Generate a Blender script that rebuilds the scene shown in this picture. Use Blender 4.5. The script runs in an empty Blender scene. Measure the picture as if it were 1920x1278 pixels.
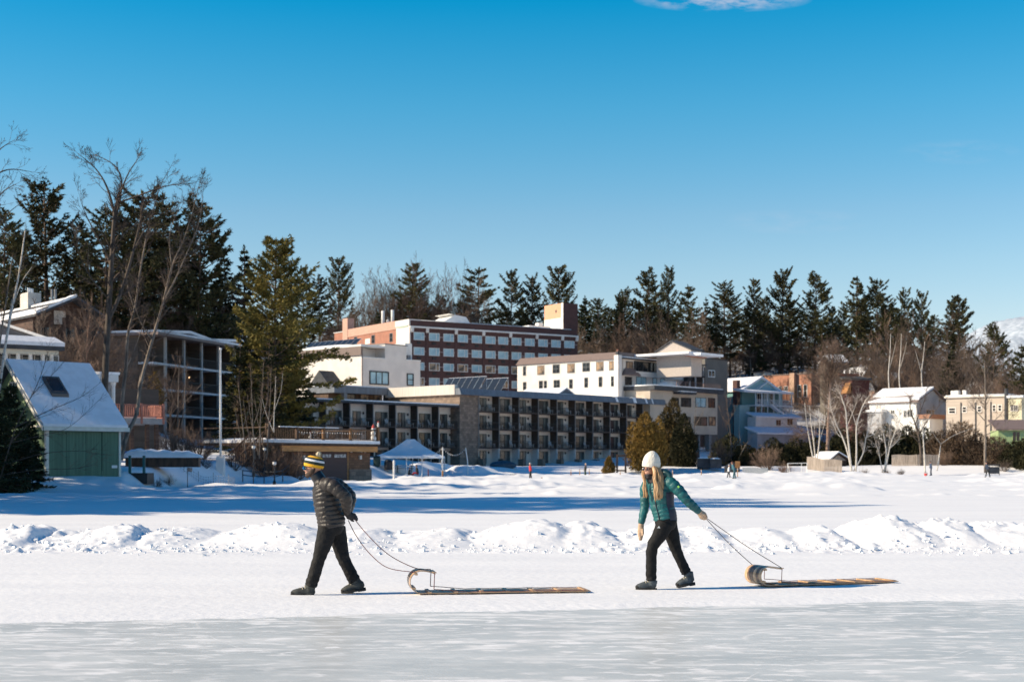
import bpy, math, random
import numpy as np
from mathutils import Vector, Matrix
R = math.radians
sc = bpy.context.scene
COL = sc.collection
# ------------------------------------------------------------------ camera geometry
F, CX, HY, CAMH = 2667.0, 960.0, 868.0, 1.6
def PX(px, Y): return (px - CX) / F * Y
def PZ(py, Y): return CAMH + (HY - py) / F * Y
def P(px, py, Y): return Vector((PX(px, Y), Y, PZ(py, Y)))

# ------------------------------------------------------------------ objects
def tag(o, label=None, cat=None, group=None, kind=None):
    if label: o['label'] = label
    if cat: o['category'] = cat
    if group: o['group'] = group
    if kind: o['kind'] = kind
    return o
def thing(name, label, cat, loc=(0, 0, 0), rz=0.0, group=None):
    o = bpy.data.objects.new(name, None); COL.objects.link(o)
    o.location = loc; o.rotation_euler = (0, 0, rz); o.empty_display_size = 0.3
    return tag(o, label, cat, group)
def link(name, me, parent=None):
    o = bpy.data.objects.new(name, me); COL.objects.link(o)
    if parent is not None: o.parent = parent
    return o
def copy_tree(o, parent=None):
    c = o.copy(); COL.objects.link(c)
    if parent is not None: c.parent = parent
    for ch in list(o.children): copy_tree(ch, c)
    return c
class MB:
    def __init__(s): s.v = []; s.f = []; s.m = []; s.cur = 0
    def add(s, vs, fs):
        o = len(s.v); s.v.extend([tuple(v) for v in vs])
        for f in fs: s.f.append(tuple(i + o for i in f)); s.m.append(s.cur)
    def box(s, a, b, M=None):
        x0, x1 = sorted((a[0], b[0])); y0, y1 = sorted((a[1], b[1])); z0, z1 = sorted((a[2], b[2]))
        vs = [Vector(p) for p in ((x0,y0,z0),(x1,y0,z0),(x1,y1,z0),(x0,y1,z0),(x0,y0,z1),(x1,y0,z1),(x1,y1,z1),(x0,y1,z1))]
        if M is not None: vs = [M @ v for v in vs]
        s.add(vs, [(0,3,2,1),(4,5,6,7),(0,1,5,4),(1,2,6,5),(2,3,7,6),(3,0,4,7)])
    def hull8(s, q0, q1):   # two quads (same winding) joined into a solid
        s.add(list(q0) + list(q1), [(3,2,1,0),(4,5,6,7),(0,1,5,4),(1,2,6,5),(2,3,7,6),(3,0,4,7)])
    def prism(s, poly, ext):  # poly: list of 3D points, ext: vector
        n = len(poly); e = Vector(ext); vs = [Vector(p) for p in poly]; vs += [p + e for p in vs[:n]]
        s.add(vs, [tuple(range(n))[::-1], tuple(range(n, 2*n))] + [(i, (i+1) % n, n + (i+1) % n, n + i) for i in range(n)])
    def tube(s, pts, rad, n=6, cap=True, sq=None):
        pts = [Vector(p) for p in pts]; k = len(pts)
        if not hasattr(rad, '__len__'): rad = [rad] * k
        vs = []; ref = None
        for i, p in enumerate(pts):
            t = (pts[min(i+1, k-1)] - pts[max(i-1, 0)])
            t = t.normalized() if t.length > 1e-9 else Vector((0, 0, 1))
            if ref is None: ref = Vector((1, 0, 0)) if abs(t.x) < 0.8 else Vector((0, 1, 0))
            a = ref - t * ref.dot(t)
            if a.length < 1e-6: a = t.orthogonal()
            a.normalize(); b = t.cross(a); ref = a
            for j in range(n):
                an = 2 * math.pi * j / n
                vs.append(p + (a * math.cos(an) + b * math.sin(an)) * rad[i])
        fs = [(i*n + j, i*n + (j+1) % n, (i+1)*n + (j+1) % n, (i+1)*n + j) for i in range(k-1) for j in range(n)]
        if cap: fs += [tuple(range(n))[::-1], tuple((k-1)*n + j for j in range(n))]
        s.add(vs, fs)
    def ring(s, c, r, n=10): pass
    def lathe(s, prof, c=(0, 0, 0), n=12, M=None):   # prof: (r, z)
        vs = []
        for r, z in prof:
            for j in range(n):
                a = 2 * math.pi * j / n; v = Vector((c[0] + r*math.cos(a), c[1] + r*math.sin(a), c[2] + z))
                vs.append(M @ v if M is not None else v)
        k = len(prof)
        fs = [(i*n + j, i*n + (j+1) % n, (i+1)*n + (j+1) % n, (i+1)*n + j) for i in range(k-1) for j in range(n)]
        fs += [tuple(range(n))[::-1], tuple((k-1)*n + j for j in range(n))]
        s.add(vs, fs)
    def ell(s, c, r, n=12, m=8, M=None):
        vs = []
        for i in range(m + 1):
            th = math.pi * i / m
            for j in range(n):
                a = 2*math.pi*j/n
                v = Vector((r[0]*math.sin(th)*math.cos(a), r[1]*math.sin(th)*math.sin(a), -r[2]*math.cos(th)))
                if M is not None: v = M @ v
                vs.append(v + Vector(c))
        s.add(vs, [(i*n + j, i*n + (j+1) % n, (i+1)*n + (j+1) % n, (i+1)*n + j) for i in range(m) for j in range(n)])
    def mesh(s, name, mats, smooth=False):
        me = bpy.data.meshes.new(name); me.from_pydata(s.v, [], s.f)
        for m in (mats if isinstance(mats, (list, tuple)) else [mats]): me.materials.append(m)
        if isinstance(mats, (list, tuple)) and len(mats) > 1: me.polygons.foreach_set('material_index', s.m)
        if smooth: me.polygons.foreach_set('use_smooth', [True] * len(me.polygons))
        me.update(); return me
    def build(s, name, mats, parent=None, smooth=False):
        return link(name, s.mesh(name, mats, smooth), parent)
def np_mesh(name, V, Q, mat, smooth=True):
    me = bpy.data.meshes.new(name); n = Q.shape[1]
    me.vertices.add(len(V)); me.vertices.foreach_set('co', np.ascontiguousarray(V, dtype=np.float32).ravel())
    me.loops.add(Q.size); me.loops.foreach_set('vertex_index', np.ascontiguousarray(Q, dtype=np.int32).ravel())
    me.polygons.add(len(Q)); me.polygons.foreach_set('loop_start', np.arange(0, Q.size, n, dtype=np.int32))
    me.polygons.foreach_set('use_smooth', np.full(len(Q), smooth, dtype=bool))
    me.materials.append(mat); me.update(calc_edges=True); me.validate(); return me
def remesh(mb, voxel, smooth=2, factor=0.5):
    """voxel-fuse the pieces in mb into one continuous skin and return (verts, faces)"""
    me = bpy.data.meshes.new('tmp'); me.from_pydata(mb.v, [], mb.f); me.update()
    o = bpy.data.objects.new('tmp', me); COL.objects.link(o)
    m = o.modifiers.new('r', 'REMESH'); m.mode = 'VOXEL'; m.voxel_size = voxel
    if smooth:
        k = o.modifiers.new('s', 'SMOOTH'); k.factor = factor; k.iterations = smooth
    dg = bpy.context.evaluated_depsgraph_get(); dg.update()
    ev = o.evaluated_get(dg); em = ev.to_mesh()
    V = [tuple(v.co) for v in em.vertices]; Fc = [tuple(p.vertices) for p in em.polygons]
    ev.to_mesh_clear(); bpy.data.objects.remove(o); bpy.data.meshes.remove(me)
    return V, Fc

# ------------------------------------------------------------------ numpy noise
def _hash(ix, iy, seed):
    h = (ix.astype(np.int64) * 374761393 + iy.astype(np.int64) * 668265263 + seed * 1442695041) & 0xffffffff
    h = ((h ^ (h >> 13)) * 1274126177) & 0xffffffff
    return ((h ^ (h >> 16)) & 0xffff) / 65535.0
def vnoise(x, y, seed=0):
    x = np.asarray(x, float); y = np.asarray(y, float)
    ix = np.floor(x); iy = np.floor(y); fx = x - ix; fy = y - iy
    fx = fx*fx*fx*(fx*(fx*6-15)+10); fy = fy*fy*fy*(fy*(fy*6-15)+10)
    a = _hash(ix, iy, seed); b = _hash(ix+1, iy, seed); c = _hash(ix, iy+1, seed); d = _hash(ix+1, iy+1, seed)
    return (a*(1-fx)+b*fx)*(1-fy) + (c*(1-fx)+d*fx)*fy
def fbm(x, y, seed=0, octv=4, gain=0.5):
    t = 0; amp = 1; tot = 0
    for o in range(octv):
        t = t + amp * (vnoise(np.asarray(x)*2**o, np.asarray(y)*2**o, seed+o*17) - 0.5); tot += amp; amp *= gain
    return t / tot * 2

# ------------------------------------------------------------------ materials
def lin(c):
    return tuple(((v/255.0)/12.92 if v <= 10 else (((v/255.0)+0.055)/1.055)**2.4) for v in c)
def mat(name, col, rough=0.7, var=0.0, scale=3.0, stretch=(1, 1, 1), bump=0.0, bscale=None, metal=0.0, col2=None, detail=4, spec=None, emis=None, estr=0.0, rlo=0.4, rhi=0.6, coat=0.0):
    m = bpy.data.materials.new(name); m.use_nodes = True
    nt = m.node_tree; N = nt.nodes; L = nt.links; b = N['Principled BSDF']
    b.inputs['Base Color'].default_value = (*col, 1); b.inputs['Roughness'].default_value = rough; b.inputs['Metallic'].default_value = metal
    if spec is not None: b.inputs['Specular IOR Level'].default_value = spec
    if coat: b.inputs['Coat Weight'].default_value = coat
    if emis: b.inputs['Emission Color'].default_value = (*emis, 1); b.inputs['Emission Strength'].default_value = estr
    if var or bump or col2:
        tc = N.new('ShaderNodeTexCoord'); mp = N.new('ShaderNodeMapping'); mp.inputs['Scale'].default_value = stretch
        L.new(tc.outputs['Object'], mp.inputs['Vector'])
        no = N.new('ShaderNodeTexNoise'); no.inputs['Scale'].default_value = scale; no.inputs['Detail'].default_value = detail
        L.new(mp.outputs['Vector'], no.inputs['Vector'])
        if col2 or var:
            c2 = col2 if col2 else tuple(max(0, c*(1-var)) for c in col); c1 = col if col2 else tuple(c*(1+var) for c in col)
            rp = N.new('ShaderNodeValToRGB'); rp.color_ramp.elements[0].position = rlo; rp.color_ramp.elements[1].position = rhi
            rp.color_ramp.elements[0].color = (*c2, 1); rp.color_ramp.elements[1].color = (*c1, 1)
            L.new(no.outputs['Fac'], rp.inputs['Fac']); L.new(rp.outputs['Color'], b.inputs['Base Color'])
        if bump:
            n2 = no
            if bscale:
                n2 = N.new('ShaderNodeTexNoise'); n2.inputs['Scale'].default_value = bscale; n2.inputs['Detail'].default_value = 3
                L.new(mp.outputs['Vector'], n2.inputs['Vector'])
            bp = N.new('ShaderNodeBump'); bp.inputs['Strength'].default_value = bump; bp.inputs['Distance'].default_value = 0.05
            L.new(n2.outputs['Fac'], bp.inputs['Height']); L.new(bp.outputs['Normal'], b.inputs['Normal'])
    return m
def foliage_mat(name, c_hi, c_lo, scale=0.6, rough=0.75):
    """needles / leaves: colour patches through the crown plus a per-tree shift"""
    m = mat(name, c_hi, rough, col2=c_lo, scale=scale, rlo=0.35, rhi=0.65, spec=0.15)
    nt = m.node_tree; N = nt.nodes; L = nt.links; b = N['Principled BSDF']
    oi = N.new('ShaderNodeObjectInfo'); mr = N.new('ShaderNodeMapRange'); mr.inputs['To Min'].default_value = 0.75; mr.inputs['To Max'].default_value = 1.3
    L.new(oi.outputs['Random'], mr.inputs['Value'])
    hs = N.new('ShaderNodeHueSaturation'); src = b.inputs['Base Color'].links[0].from_socket
    L.new(src, hs.inputs['Color']); L.new(mr.outputs['Result'], hs.inputs['Value']); L.new(hs.outputs['Color'], b.inputs['Base Color'])
    return m
def shingle_mat(name, c1, c2, sx=3.0, sz=6.0, rough=0.85, mortar=None, axis='XZ'):
    """courses of shingles / bricks / stone blocks following object coordinates"""
    m = mat(name, c1, rough); nt = m.node_tree; N = nt.nodes; L = nt.links; b = N['Principled BSDF']
    tc = N.new('ShaderNodeTexCoord'); sp = N.new('ShaderNodeSeparateXYZ'); cb = N.new('ShaderNodeCombineXYZ')
    L.new(tc.outputs['Object'], sp.inputs[0]); ad = N.new('ShaderNodeMath'); ad.operation = 'ADD'
    L.new(sp.outputs['X'], ad.inputs[0]); L.new(sp.outputs['Y'], ad.inputs[1]); L.new(ad.outputs[0], cb.inputs['X']); L.new(sp.outputs['Z'], cb.inputs['Y'])
    br = N.new('ShaderNodeTexBrick'); br.inputs['Scale'].default_value = 1.0
    br.inputs['Color1'].default_value = (*c1, 1); br.inputs['Color2'].default_value = (*c2, 1)
    mo = mortar if mortar else tuple(c*0.55 for c in c2); br.inputs['Mortar'].default_value = (*mo, 1)
    br.inputs['Brick Width'].default_value = 1/sx; br.inputs['Row Height'].default_value = 1/sz; br.inputs['Mortar Size'].default_value = 0.012
    L.new(cb.outputs[0], br.inputs['Vector'])
    no = N.new('ShaderNodeTexNoise'); no.inputs['Scale'].default_value = 0.8; no.inputs['Detail'].default_value = 5; L.new(tc.outputs['Object'], no.inputs['Vector'])
    mr = N.new('ShaderNodeMapRange'); mr.inputs['To Min'].default_value = 0.7; mr.inputs['To Max'].default_value = 1.3; L.new(no.outputs['Fac'], mr.inputs['Value'])
    hs = N.new('ShaderNodeHueSaturation'); L.new(br.outputs['Color'], hs.inputs['Color']); L.new(mr.outputs['Result'], hs.inputs['Value'])
    L.new(hs.outputs['Color'], b.inputs['Base Color'])
    return m
# ================================================================== camera, sun, sky
cam = bpy.data.cameras.new('camera'); cam_o = bpy.data.objects.new('camera', cam); COL.objects.link(cam_o)
cam_o.location = (0, 0, CAMH); cam_o.rotation_euler = (R(90), 0, 0)
cam.lens = 50.0; cam.sensor_width = 36.0; cam.sensor_fit = 'HORIZONTAL'; cam.shift_y = (HY - 639.0) / 1920.0
cam.clip_start = 0.1; cam.clip_end = 30000
cam.dof.use_dof = True; cam.dof.focus_distance = 17.8; cam.dof.aperture_fstop = 3.4
sc.camera = cam_o
SUN_EL, SUN_AZ = 30.0, 9.0       # the sun stands to the left and a little on the camera's side
ls = bpy.data.lights.new('sun', 'SUN'); ls.energy = 4.6; ls.angle = R(0.5); ls.color = (1.0, 0.84, 0.62)
so = bpy.data.objects.new('sun', ls); COL.objects.link(so)
to_sun = Vector((-math.cos(R(SUN_EL))*math.cos(R(SUN_AZ)), -math.cos(R(SUN_EL))*math.sin(R(SUN_AZ)), math.sin(R(SUN_EL))))
so.rotation_euler = to_sun.to_track_quat('Z', 'Y').to_euler(); so.location = (-60, -20, 60)
w = bpy.data.worlds.new('World'); sc.world = w; w.use_nodes = True
N = w.node_tree.nodes; L = w.node_tree.links; bg = N['Background']; bg.inputs['Strength'].default_value = 0.085*1.75
sky = N.new('ShaderNodeTexSky'); sky.sky_type = 'NISHITA'; sky.sun_disc = False
sky.sun_elevation = R(SUN_EL); sky.sun_rotation = math.atan2(to_sun.x, to_sun.y); sky.air_density = 1.0; sky.dust_density = 0.25; sky.ozone_density = 3.0; sky.altitude = 500
hs = N.new('ShaderNodeHueSaturation'); hs.inputs['Saturation'].default_value = 1.25; hs.inputs['Hue'].default_value = 0.475
L.new(sky.outputs['Color'], hs.inputs['Color'])
geo = N.new('ShaderNodeTexCoord'); sp = N.new('ShaderNodeSeparateXYZ'); L.new(geo.outputs['Generated'], sp.inputs[0])
rp = N.new('ShaderNodeValToRGB'); L.new(sp.outputs['Z'], rp.inputs['Fac']); cr = rp.color_ramp
K_ = 1/1.75
cr.elements[0].position = 0.0; cr.elements[0].color = (1.66*K_, 1.10*K_, 1.03*K_, 1)
cr.elements[1].position = 0.308; cr.elements[1].color = (0.050*K_, 1.07*K_, 1.29*K_, 1)
for z_, c_ in ((0.135, (1.62, 1.165, 1.125)), (0.171, (1.48, 1.147, 1.15)), (0.241, (.74, 1.145, 1.245)), (0.42, (.04, .80, 1.12)), (0.75, (.05, .52, .95))):
    e = cr.elements.new(z_); e.color = tuple(v*K_ for v in c_) + (1,)
mx = N.new('ShaderNodeMix'); mx.data_type = 'RGBA'; mx.blend_type = 'MULTIPLY'; mx.inputs['Factor'].default_value = 1.0
L.new(hs.outputs['Color'], mx.inputs[6]); L.new(rp.outputs['Color'], mx.inputs[7])
# faint wisps of high cloud
def mth(op, a, b=None, c=None):
    n = N.new('ShaderNodeMath'); n.operation = op
    for i, q in enumerate((a, b, c)):
        if q is None: continue
        if isinstance(q, (int, float)): n.inputs[i].default_value = q
        else: L.new(q, n.inputs[i])
    return n.outputs[0]
ymax = mth('MAXIMUM', sp.outputs['Y'], 0.05)
sx = mth('DIVIDE', sp.outputs['X'], ymax); sz = mth('DIVIDE', sp.outputs['Z'], ymax)
cbn = N.new('ShaderNodeCombineXYZ'); L.new(mth('MULTIPLY', sx, 9.0), cbn.inputs[0]); L.new(mth('MULTIPLY', sz, 30.0), cbn.inputs[1])
cn = N.new('ShaderNodeTexNoise'); cn.inputs['Scale'].default_value = 3.0; cn.inputs['Detail'].default_value = 9; cn.inputs['Roughness'].default_value = 0.62; L.new(cbn.outputs[0], cn.inputs['Vector'])
tot = None
for (px, py, wx, wy, amp) in ((1355, 0, 170, 24, 1.3), (1800, 285, 120, 26, 0.16), (1490, 415, 150, 26, 0.15), (1300, 447, 70, 14, 0.10), (400, -260, 600, 90, .4)):
    dx = mth('MULTIPLY', mth('SUBTRACT', sx, (px - CX)/F), F/wx); dz = mth('MULTIPLY', mth('SUBTRACT', sz, (HY - py)/F), F/wy)
    g = mth('MULTIPLY', mth('MAXIMUM', mth('SUBTRACT', 1.0, mth('ADD', mth('MULTIPLY', dx, dx), mth('MULTIPLY', dz, dz))), 0.0), amp)
    tot = g if tot is None else mth('ADD', tot, g)
den = mth('MINIMUM', mth('MULTIPLY', mth('MAXIMUM', mth('SUBTRACT', mth('MULTIPLY', cn.outputs['Fac'], 3.6), 1.55), 0.0), tot), 0.5)
mc = N.new('ShaderNodeMix'); mc.data_type = 'RGBA'; mc.inputs[7].default_value = (3.3, 3.2, 3.6, 1)
L.new(den, mc.inputs['Factor']); L.new(mx.outputs[2], mc.inputs[6]); L.new(mc.outputs[2], bg.inputs['Color'])
sc.view_settings.view_transform = 'Standard'; sc.view_settings.look = 'None'; sc.view_settings.exposure = 0.56; sc.view_settings.gamma = 1.0
sc.cycles.use_denoising = True
sc.cycles.max_bounces = 6; sc.cycles.transparent_max_bounces = 6
sc.render.film_transparent = False

# ================================================================== terrain heights
SH_PX = np.array([-600, -200, 0, 230, 330, 450, 560, 700, 830, 900, 1000, 1200, 1400, 1920, 2500])
SH_Y = np.array([66, 70, 73, 77, 92, 108, 124, 138, 155, 176, 188, 191, 191, 188, 186])
T_PX = np.array([-300, 0, 200, 400, 600, 900, 1200, 1500, 1920, 2300])
T_Y = np.array([60, 90, 110, 130, 150, 200, 240, 300, 350, 420, 520, 640])
T_Z = np.array([
 [0.9,0.4,0.3,0.3,0.3,0.3,0.3,0.3,0.3,0.3],
 [2.6,1.9,1.2,1.1,1.0,1.0,1.0,1.0,1.0,1.0],
 [5,4,2.2,1.6,1.2,1.2,1.2,1.2,1.2,1.2],
 [7,6,3.6,2.1,1.5,1.2,1.2,1.2,1.2,1.2],
 [10.5,9,6,2.8,1.5,1.1,1.1,1.1,1.2,1.2],
 [19,17,13,8,2.4,1.1,1.1,1.1,1.3,1.4],
 [24,22,18,13,4,1.1,1.1,1.3,3,3],
 [32,30,26,22,14,10,6,4.5,9,9],
 [40,40,37,32,24,20,18,20,18,18],
 [46,48,45,40,34,30,30,33,27,24],
 [44,46,43,38,32,28,28,30,24,20],
 [20,20,20,20,20,20,20,20,20,20]], float)
EDGE = lambda x: 14.2 + (x + 5.1) * (16.8 - 14.2) / (6.05 + 5.1)
def terrain(x, y):
    x = np.asarray(x, float); y = np.asarray(y, float)
    px = CX + x / np.maximum(y, 1) * F
    d = y - np.interp(px, SH_PX, SH_Y)
    i = np.clip(np.searchsorted(T_PX, px) - 1, 0, len(T_PX)-2); j = np.clip(np.searchsorted(T_Y, y) - 1, 0, len(T_Y)-2)
    a = np.clip((px - T_PX[i])/(T_PX[i+1]-T_PX[i]), 0, 1); b = np.clip((y - T_Y[j])/(T_Y[j+1]-T_Y[j]), 0, 1)
    a = a*a*(3-2*a)
    z = (T_Z[j,i]*(1-a)+T_Z[j,i+1]*a)*(1-b) + (T_Z[j+1,i]*(1-a)+T_Z[j+1,i+1]*a)*b
    rise = np.clip(d/9.0, 0, 1); rise = rise*rise*(3-2*rise)
    return z*rise
def gz(x, y): return float(terrain(np.array([x]), np.array([y]))[0])
def gpx(px, Y): return gz(PX(px, Y), Y)

BUMPS = [  # ploughed bank: (px of crest, rise to its left, fall to its right, height m)
 (60,210,34,.44),(245,150,42,.44),(335,120,90,.36),(520,200,130,.47),(690,130,100,.37),(845,160,62,.37),(1010,170,120,.54),(1112,140,60,.48),(1240,120,90,.40),(1338,90,52,.38),(1440,90,90,.37),
 (1545,120,44,.43),(1680,150,140,.60),(1790,130,90,.56),(1885,120,140,.50),(-130,220,60,.5),(2060,180,120,.5)]
def snow_height(x, y):
    z = terrain(x, y)
    px = CX + x / np.maximum(y, 1) * F
    land = np.clip(z/1.0, 0, 1)
    # thin layer over the ice, ragged at the rink's edge
    e = y - EDGE(x) + 0.26*fbm(x*0.9, y*1.6, 3, 6, .62)
    z = z + np.clip(e*0.07, -0.05, 0.03)
    z = z + 0.010*fbm(x*0.8, y*2.2, 5, 4) * np.clip(e, 0, 1)
    # the ploughed bank in the middle distance
    bx = x/27.0*F + CX
    h = np.full_like(z, .20)
    bw_ = bx + 22*fbm(x*1.4, y*1.1, 13, 3)
    for c, wl, wr, a_ in BUMPS:
        t = np.clip(1 - np.where(bw_ < c, (c-bw_)/wl, (bw_-c)/wr), 0, 1); h = np.maximum(h, .15 + (a_*.90-.15)*t*t*(3-2*t))
    yc = 27.7 + 0.55*fbm(x*0.35, x*0+2.0, 9, 3)
    prof = np.where(y < yc, np.clip((y-(yc-2.5))/2.5, 0, 1), np.clip(1-(y-yc)/2.1, 0, 1)); prof = prof*prof*(3-2*prof)
    rough = np.clip(.55+1.5*fbm(x*.42, y*.5, 33, 2), 0.12, 1.3)
    ridg = 1 - np.abs(fbm(x*1.9, y*1.9, 21, 4))*2.2
    chunk = np.clip(vnoise(x*4.6, y*4.0, 29)-0.60, 0, 1)*2.5 + np.clip(vnoise(x*9.5+3, y*8.5, 37)-0.58, 0, 1)*1.4
    z = z + prof*(h*(0.92+0.08*ridg)) + prof*rough*(0.075*fbm(x*1.3, y*1.3, 23, 5, .55) + 0.060*chunk)
    # clods at the foot of the bank
    near = np.exp(-((y-25.5)/0.60)**2) + 0.4*np.exp(-((y-30.0)/.6)**2)
    z = z + near*(0.11*np.clip(vnoise(x*4.6, y*3.6, 41)-0.66, 0, 1)/0.34 + 0.04*np.clip(vnoise(x*9, y*7, 43)-0.62, 0, 1)/.38)*rough
    # far low windrows
    for (yc2, wdt, amp, sd) in ((70, 1.4, 0.22, 51), (82, 2.2, 0.38, 53), (100, 3.0, 0.34, 55), (118, 4, 0.36, 57), (145, 5, 0.36, 59), (172, 6, .40, 61)):
        yy = yc2 + 3.0*fbm(x*0.05, x*0+sd, sd, 2)
        m = np.exp(-((y-yy)/wdt)**2)
        z = z + m*amp*np.clip(0.45+1.6*fbm(x*0.22, y*0.2, sd+2, 4), 0, 1.4)*(1-land)
        z = z + m*.16*np.clip(vnoise(x*1.4, y*.8, sd+7)-.45, 0, 1)*(1-land)
    z = z + land*np.clip((z-1.4)/1.5, .18, 1)*(0.25*fbm(x*0.12, y*0.12, 71, 4)+0.10*fbm(x*.6, y*.6, 73, 3))*np.clip((260-y)/60, 0, 1)
    z = z + np.clip((y-300)/60, 0, 1)*1.2*fbm(x*.05, y*.05, 77, 3)
    # mound of shovelled snow by the tent, one by the patio
    for (mx_, my_, rx, ry, hh) in ((PX(800,164),164,7.5,3.5,.45),(PX(900,158),158,4.2,4,.85),(PX(560,119),119,2.0,1.6,.5),(PX(505,114),114,2.6,2.2,.55),(PX(850,158),158,5,4,.8)):
        q = np.clip(1-((x-mx_)/rx)**2-((y-my_)/ry)**2, 0, 1); z = z + hh*q*(2-q)*(1+.25*fbm(x*.8, y*.8, 83, 3))*.8
    return z
def sz_(x, y): return float(snow_height(np.array([float(x)]), np.array([float(y)]))[0])

def snow_material():
    m = bpy.data.materials.new('snow_ground'); m.use_nodes = True; nt = m.node_tree; N = nt.nodes; L = nt.links; b = N['Principled BSDF']
    b.inputs['Roughness'].default_value = 0.7; b.inputs['Specular IOR Level'].default_value = 0.15
    tc = N.new('ShaderNodeTexCoord')
    n1 = N.new('ShaderNodeTexNoise'); n1.inputs['Scale'].default_value = 0.35; n1.inputs['Detail'].default_value = 6
    mp = N.new('ShaderNodeMapping'); mp.inputs['Scale'].default_value = (0.5, 2.0, 1); L.new(tc.outputs['Object'], mp.inputs['Vector']); L.new(mp.outputs[0], n1.inputs['Vector'])
    r1 = N.new('ShaderNodeValToRGB'); r1.color_ramp.elements[0].position = 0.3; r1.color_ramp.elements[1].position = 0.7
    r1.color_ramp.elements[0].color = (0.80, 0.80, 0.81, 1); r1.color_ramp.elements[1].color = (0.88, 0.875, 0.87, 1); L.new(n1.outputs['Fac'], r1.inputs['Fac'])
    # woodland floor showing through on the hill
    n2 = N.new('ShaderNodeTexNoise'); n2.inputs['Scale'].default_value = 0.16; n2.inputs['Detail'].default_value = 7; n2.inputs['Roughness'].default_value = 0.7; L.new(tc.outputs['Object'], n2.inputs['Vector'])
    sp = N.new('ShaderNodeSeparateXYZ'); L.new(tc.outputs['Object'], sp.inputs[0])
    mr = N.new('ShaderNodeMapRange'); mr.inputs['From Min'].default_value = 4.5; mr.inputs['From Max'].default_value = 9.0; L.new(sp.outputs['Z'], mr.inputs['Value'])
    r2 = N.new('ShaderNodeValToRGB'); r2.color_ramp.elements[0].position = 0.40; r2.color_ramp.elements[1].position = 0.60
    r2.color_ramp.elements[0].color = (0.25,)*3 + (1,); r2.color_ramp.elements[1].color = (1,)*3 + (1,); L.new(n2.outputs['Fac'], r2.inputs['Fac'])
    mu = N.new('ShaderNodeMath'); mu.operation = 'MULTIPLY'; L.new(mr.outputs[0], mu.inputs[0]); L.new(r2.outputs['Color'], mu.inputs[1])
    mx = N.new('ShaderNodeMix'); mx.data_type = 'RGBA'; mx.inputs[7].default_value = (0.050, 0.036, 0.026, 1)
    L.new(mu.outputs[0], mx.inputs['Factor']); L.new(r1.outputs['Color'], mx.inputs[6]); L.new(mx.outputs[2], b.inputs['Base Color'])
    n3 = N.new('ShaderNodeTexNoise'); n3.inputs['Scale'].default_value = 9.0; n3.inputs['Detail'].default_value = 5; L.new(tc.outputs['Object'], n3.inputs['Vector'])
    bp = N.new('ShaderNodeBump'); bp.inputs['Strength'].default_value = 0.35; bp.inputs['Distance'].default_value = 0.03
    L.new(n3.outputs['Fac'], bp.inputs['Height']); L.new(bp.outputs['Normal'], b.inputs['Normal'])
    return m
M_SNOWG = snow_material()
rows = np.concatenate([np.arange(12.6, 20, .09), np.arange(20, 24.6, .16), np.arange(24.6, 30.8, 0.035), np.arange(30.8, 60, .32), np.arange(60, 130, .40), np.arange(130, 215, .65), np.arange(215, 330, 2.5), np.arange(330, 660, 6)])
u = np.linspace(-0.56, 0.56, 760)
Yg, Ug = np.meshgrid(rows, u, indexing='ij'); Xg = Ug*(Yg + 3.0)
Zg = snow_height(Xg, Yg)
nr, nc = Xg.shape; idx = np.arange(nr*nc).reshape(nr, nc)
Q = np.stack([idx[:-1,:-1], idx[:-1,1:], idx[1:,1:], idx[1:,:-1]], -1).reshape(-1, 4)
V = np.stack([Xg.ravel(), Yg.ravel(), Zg.ravel()], 1)
tag(link('snow_ground', np_mesh('snow_ground', V, Q, M_SNOWG, True)), kind='structure')

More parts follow.
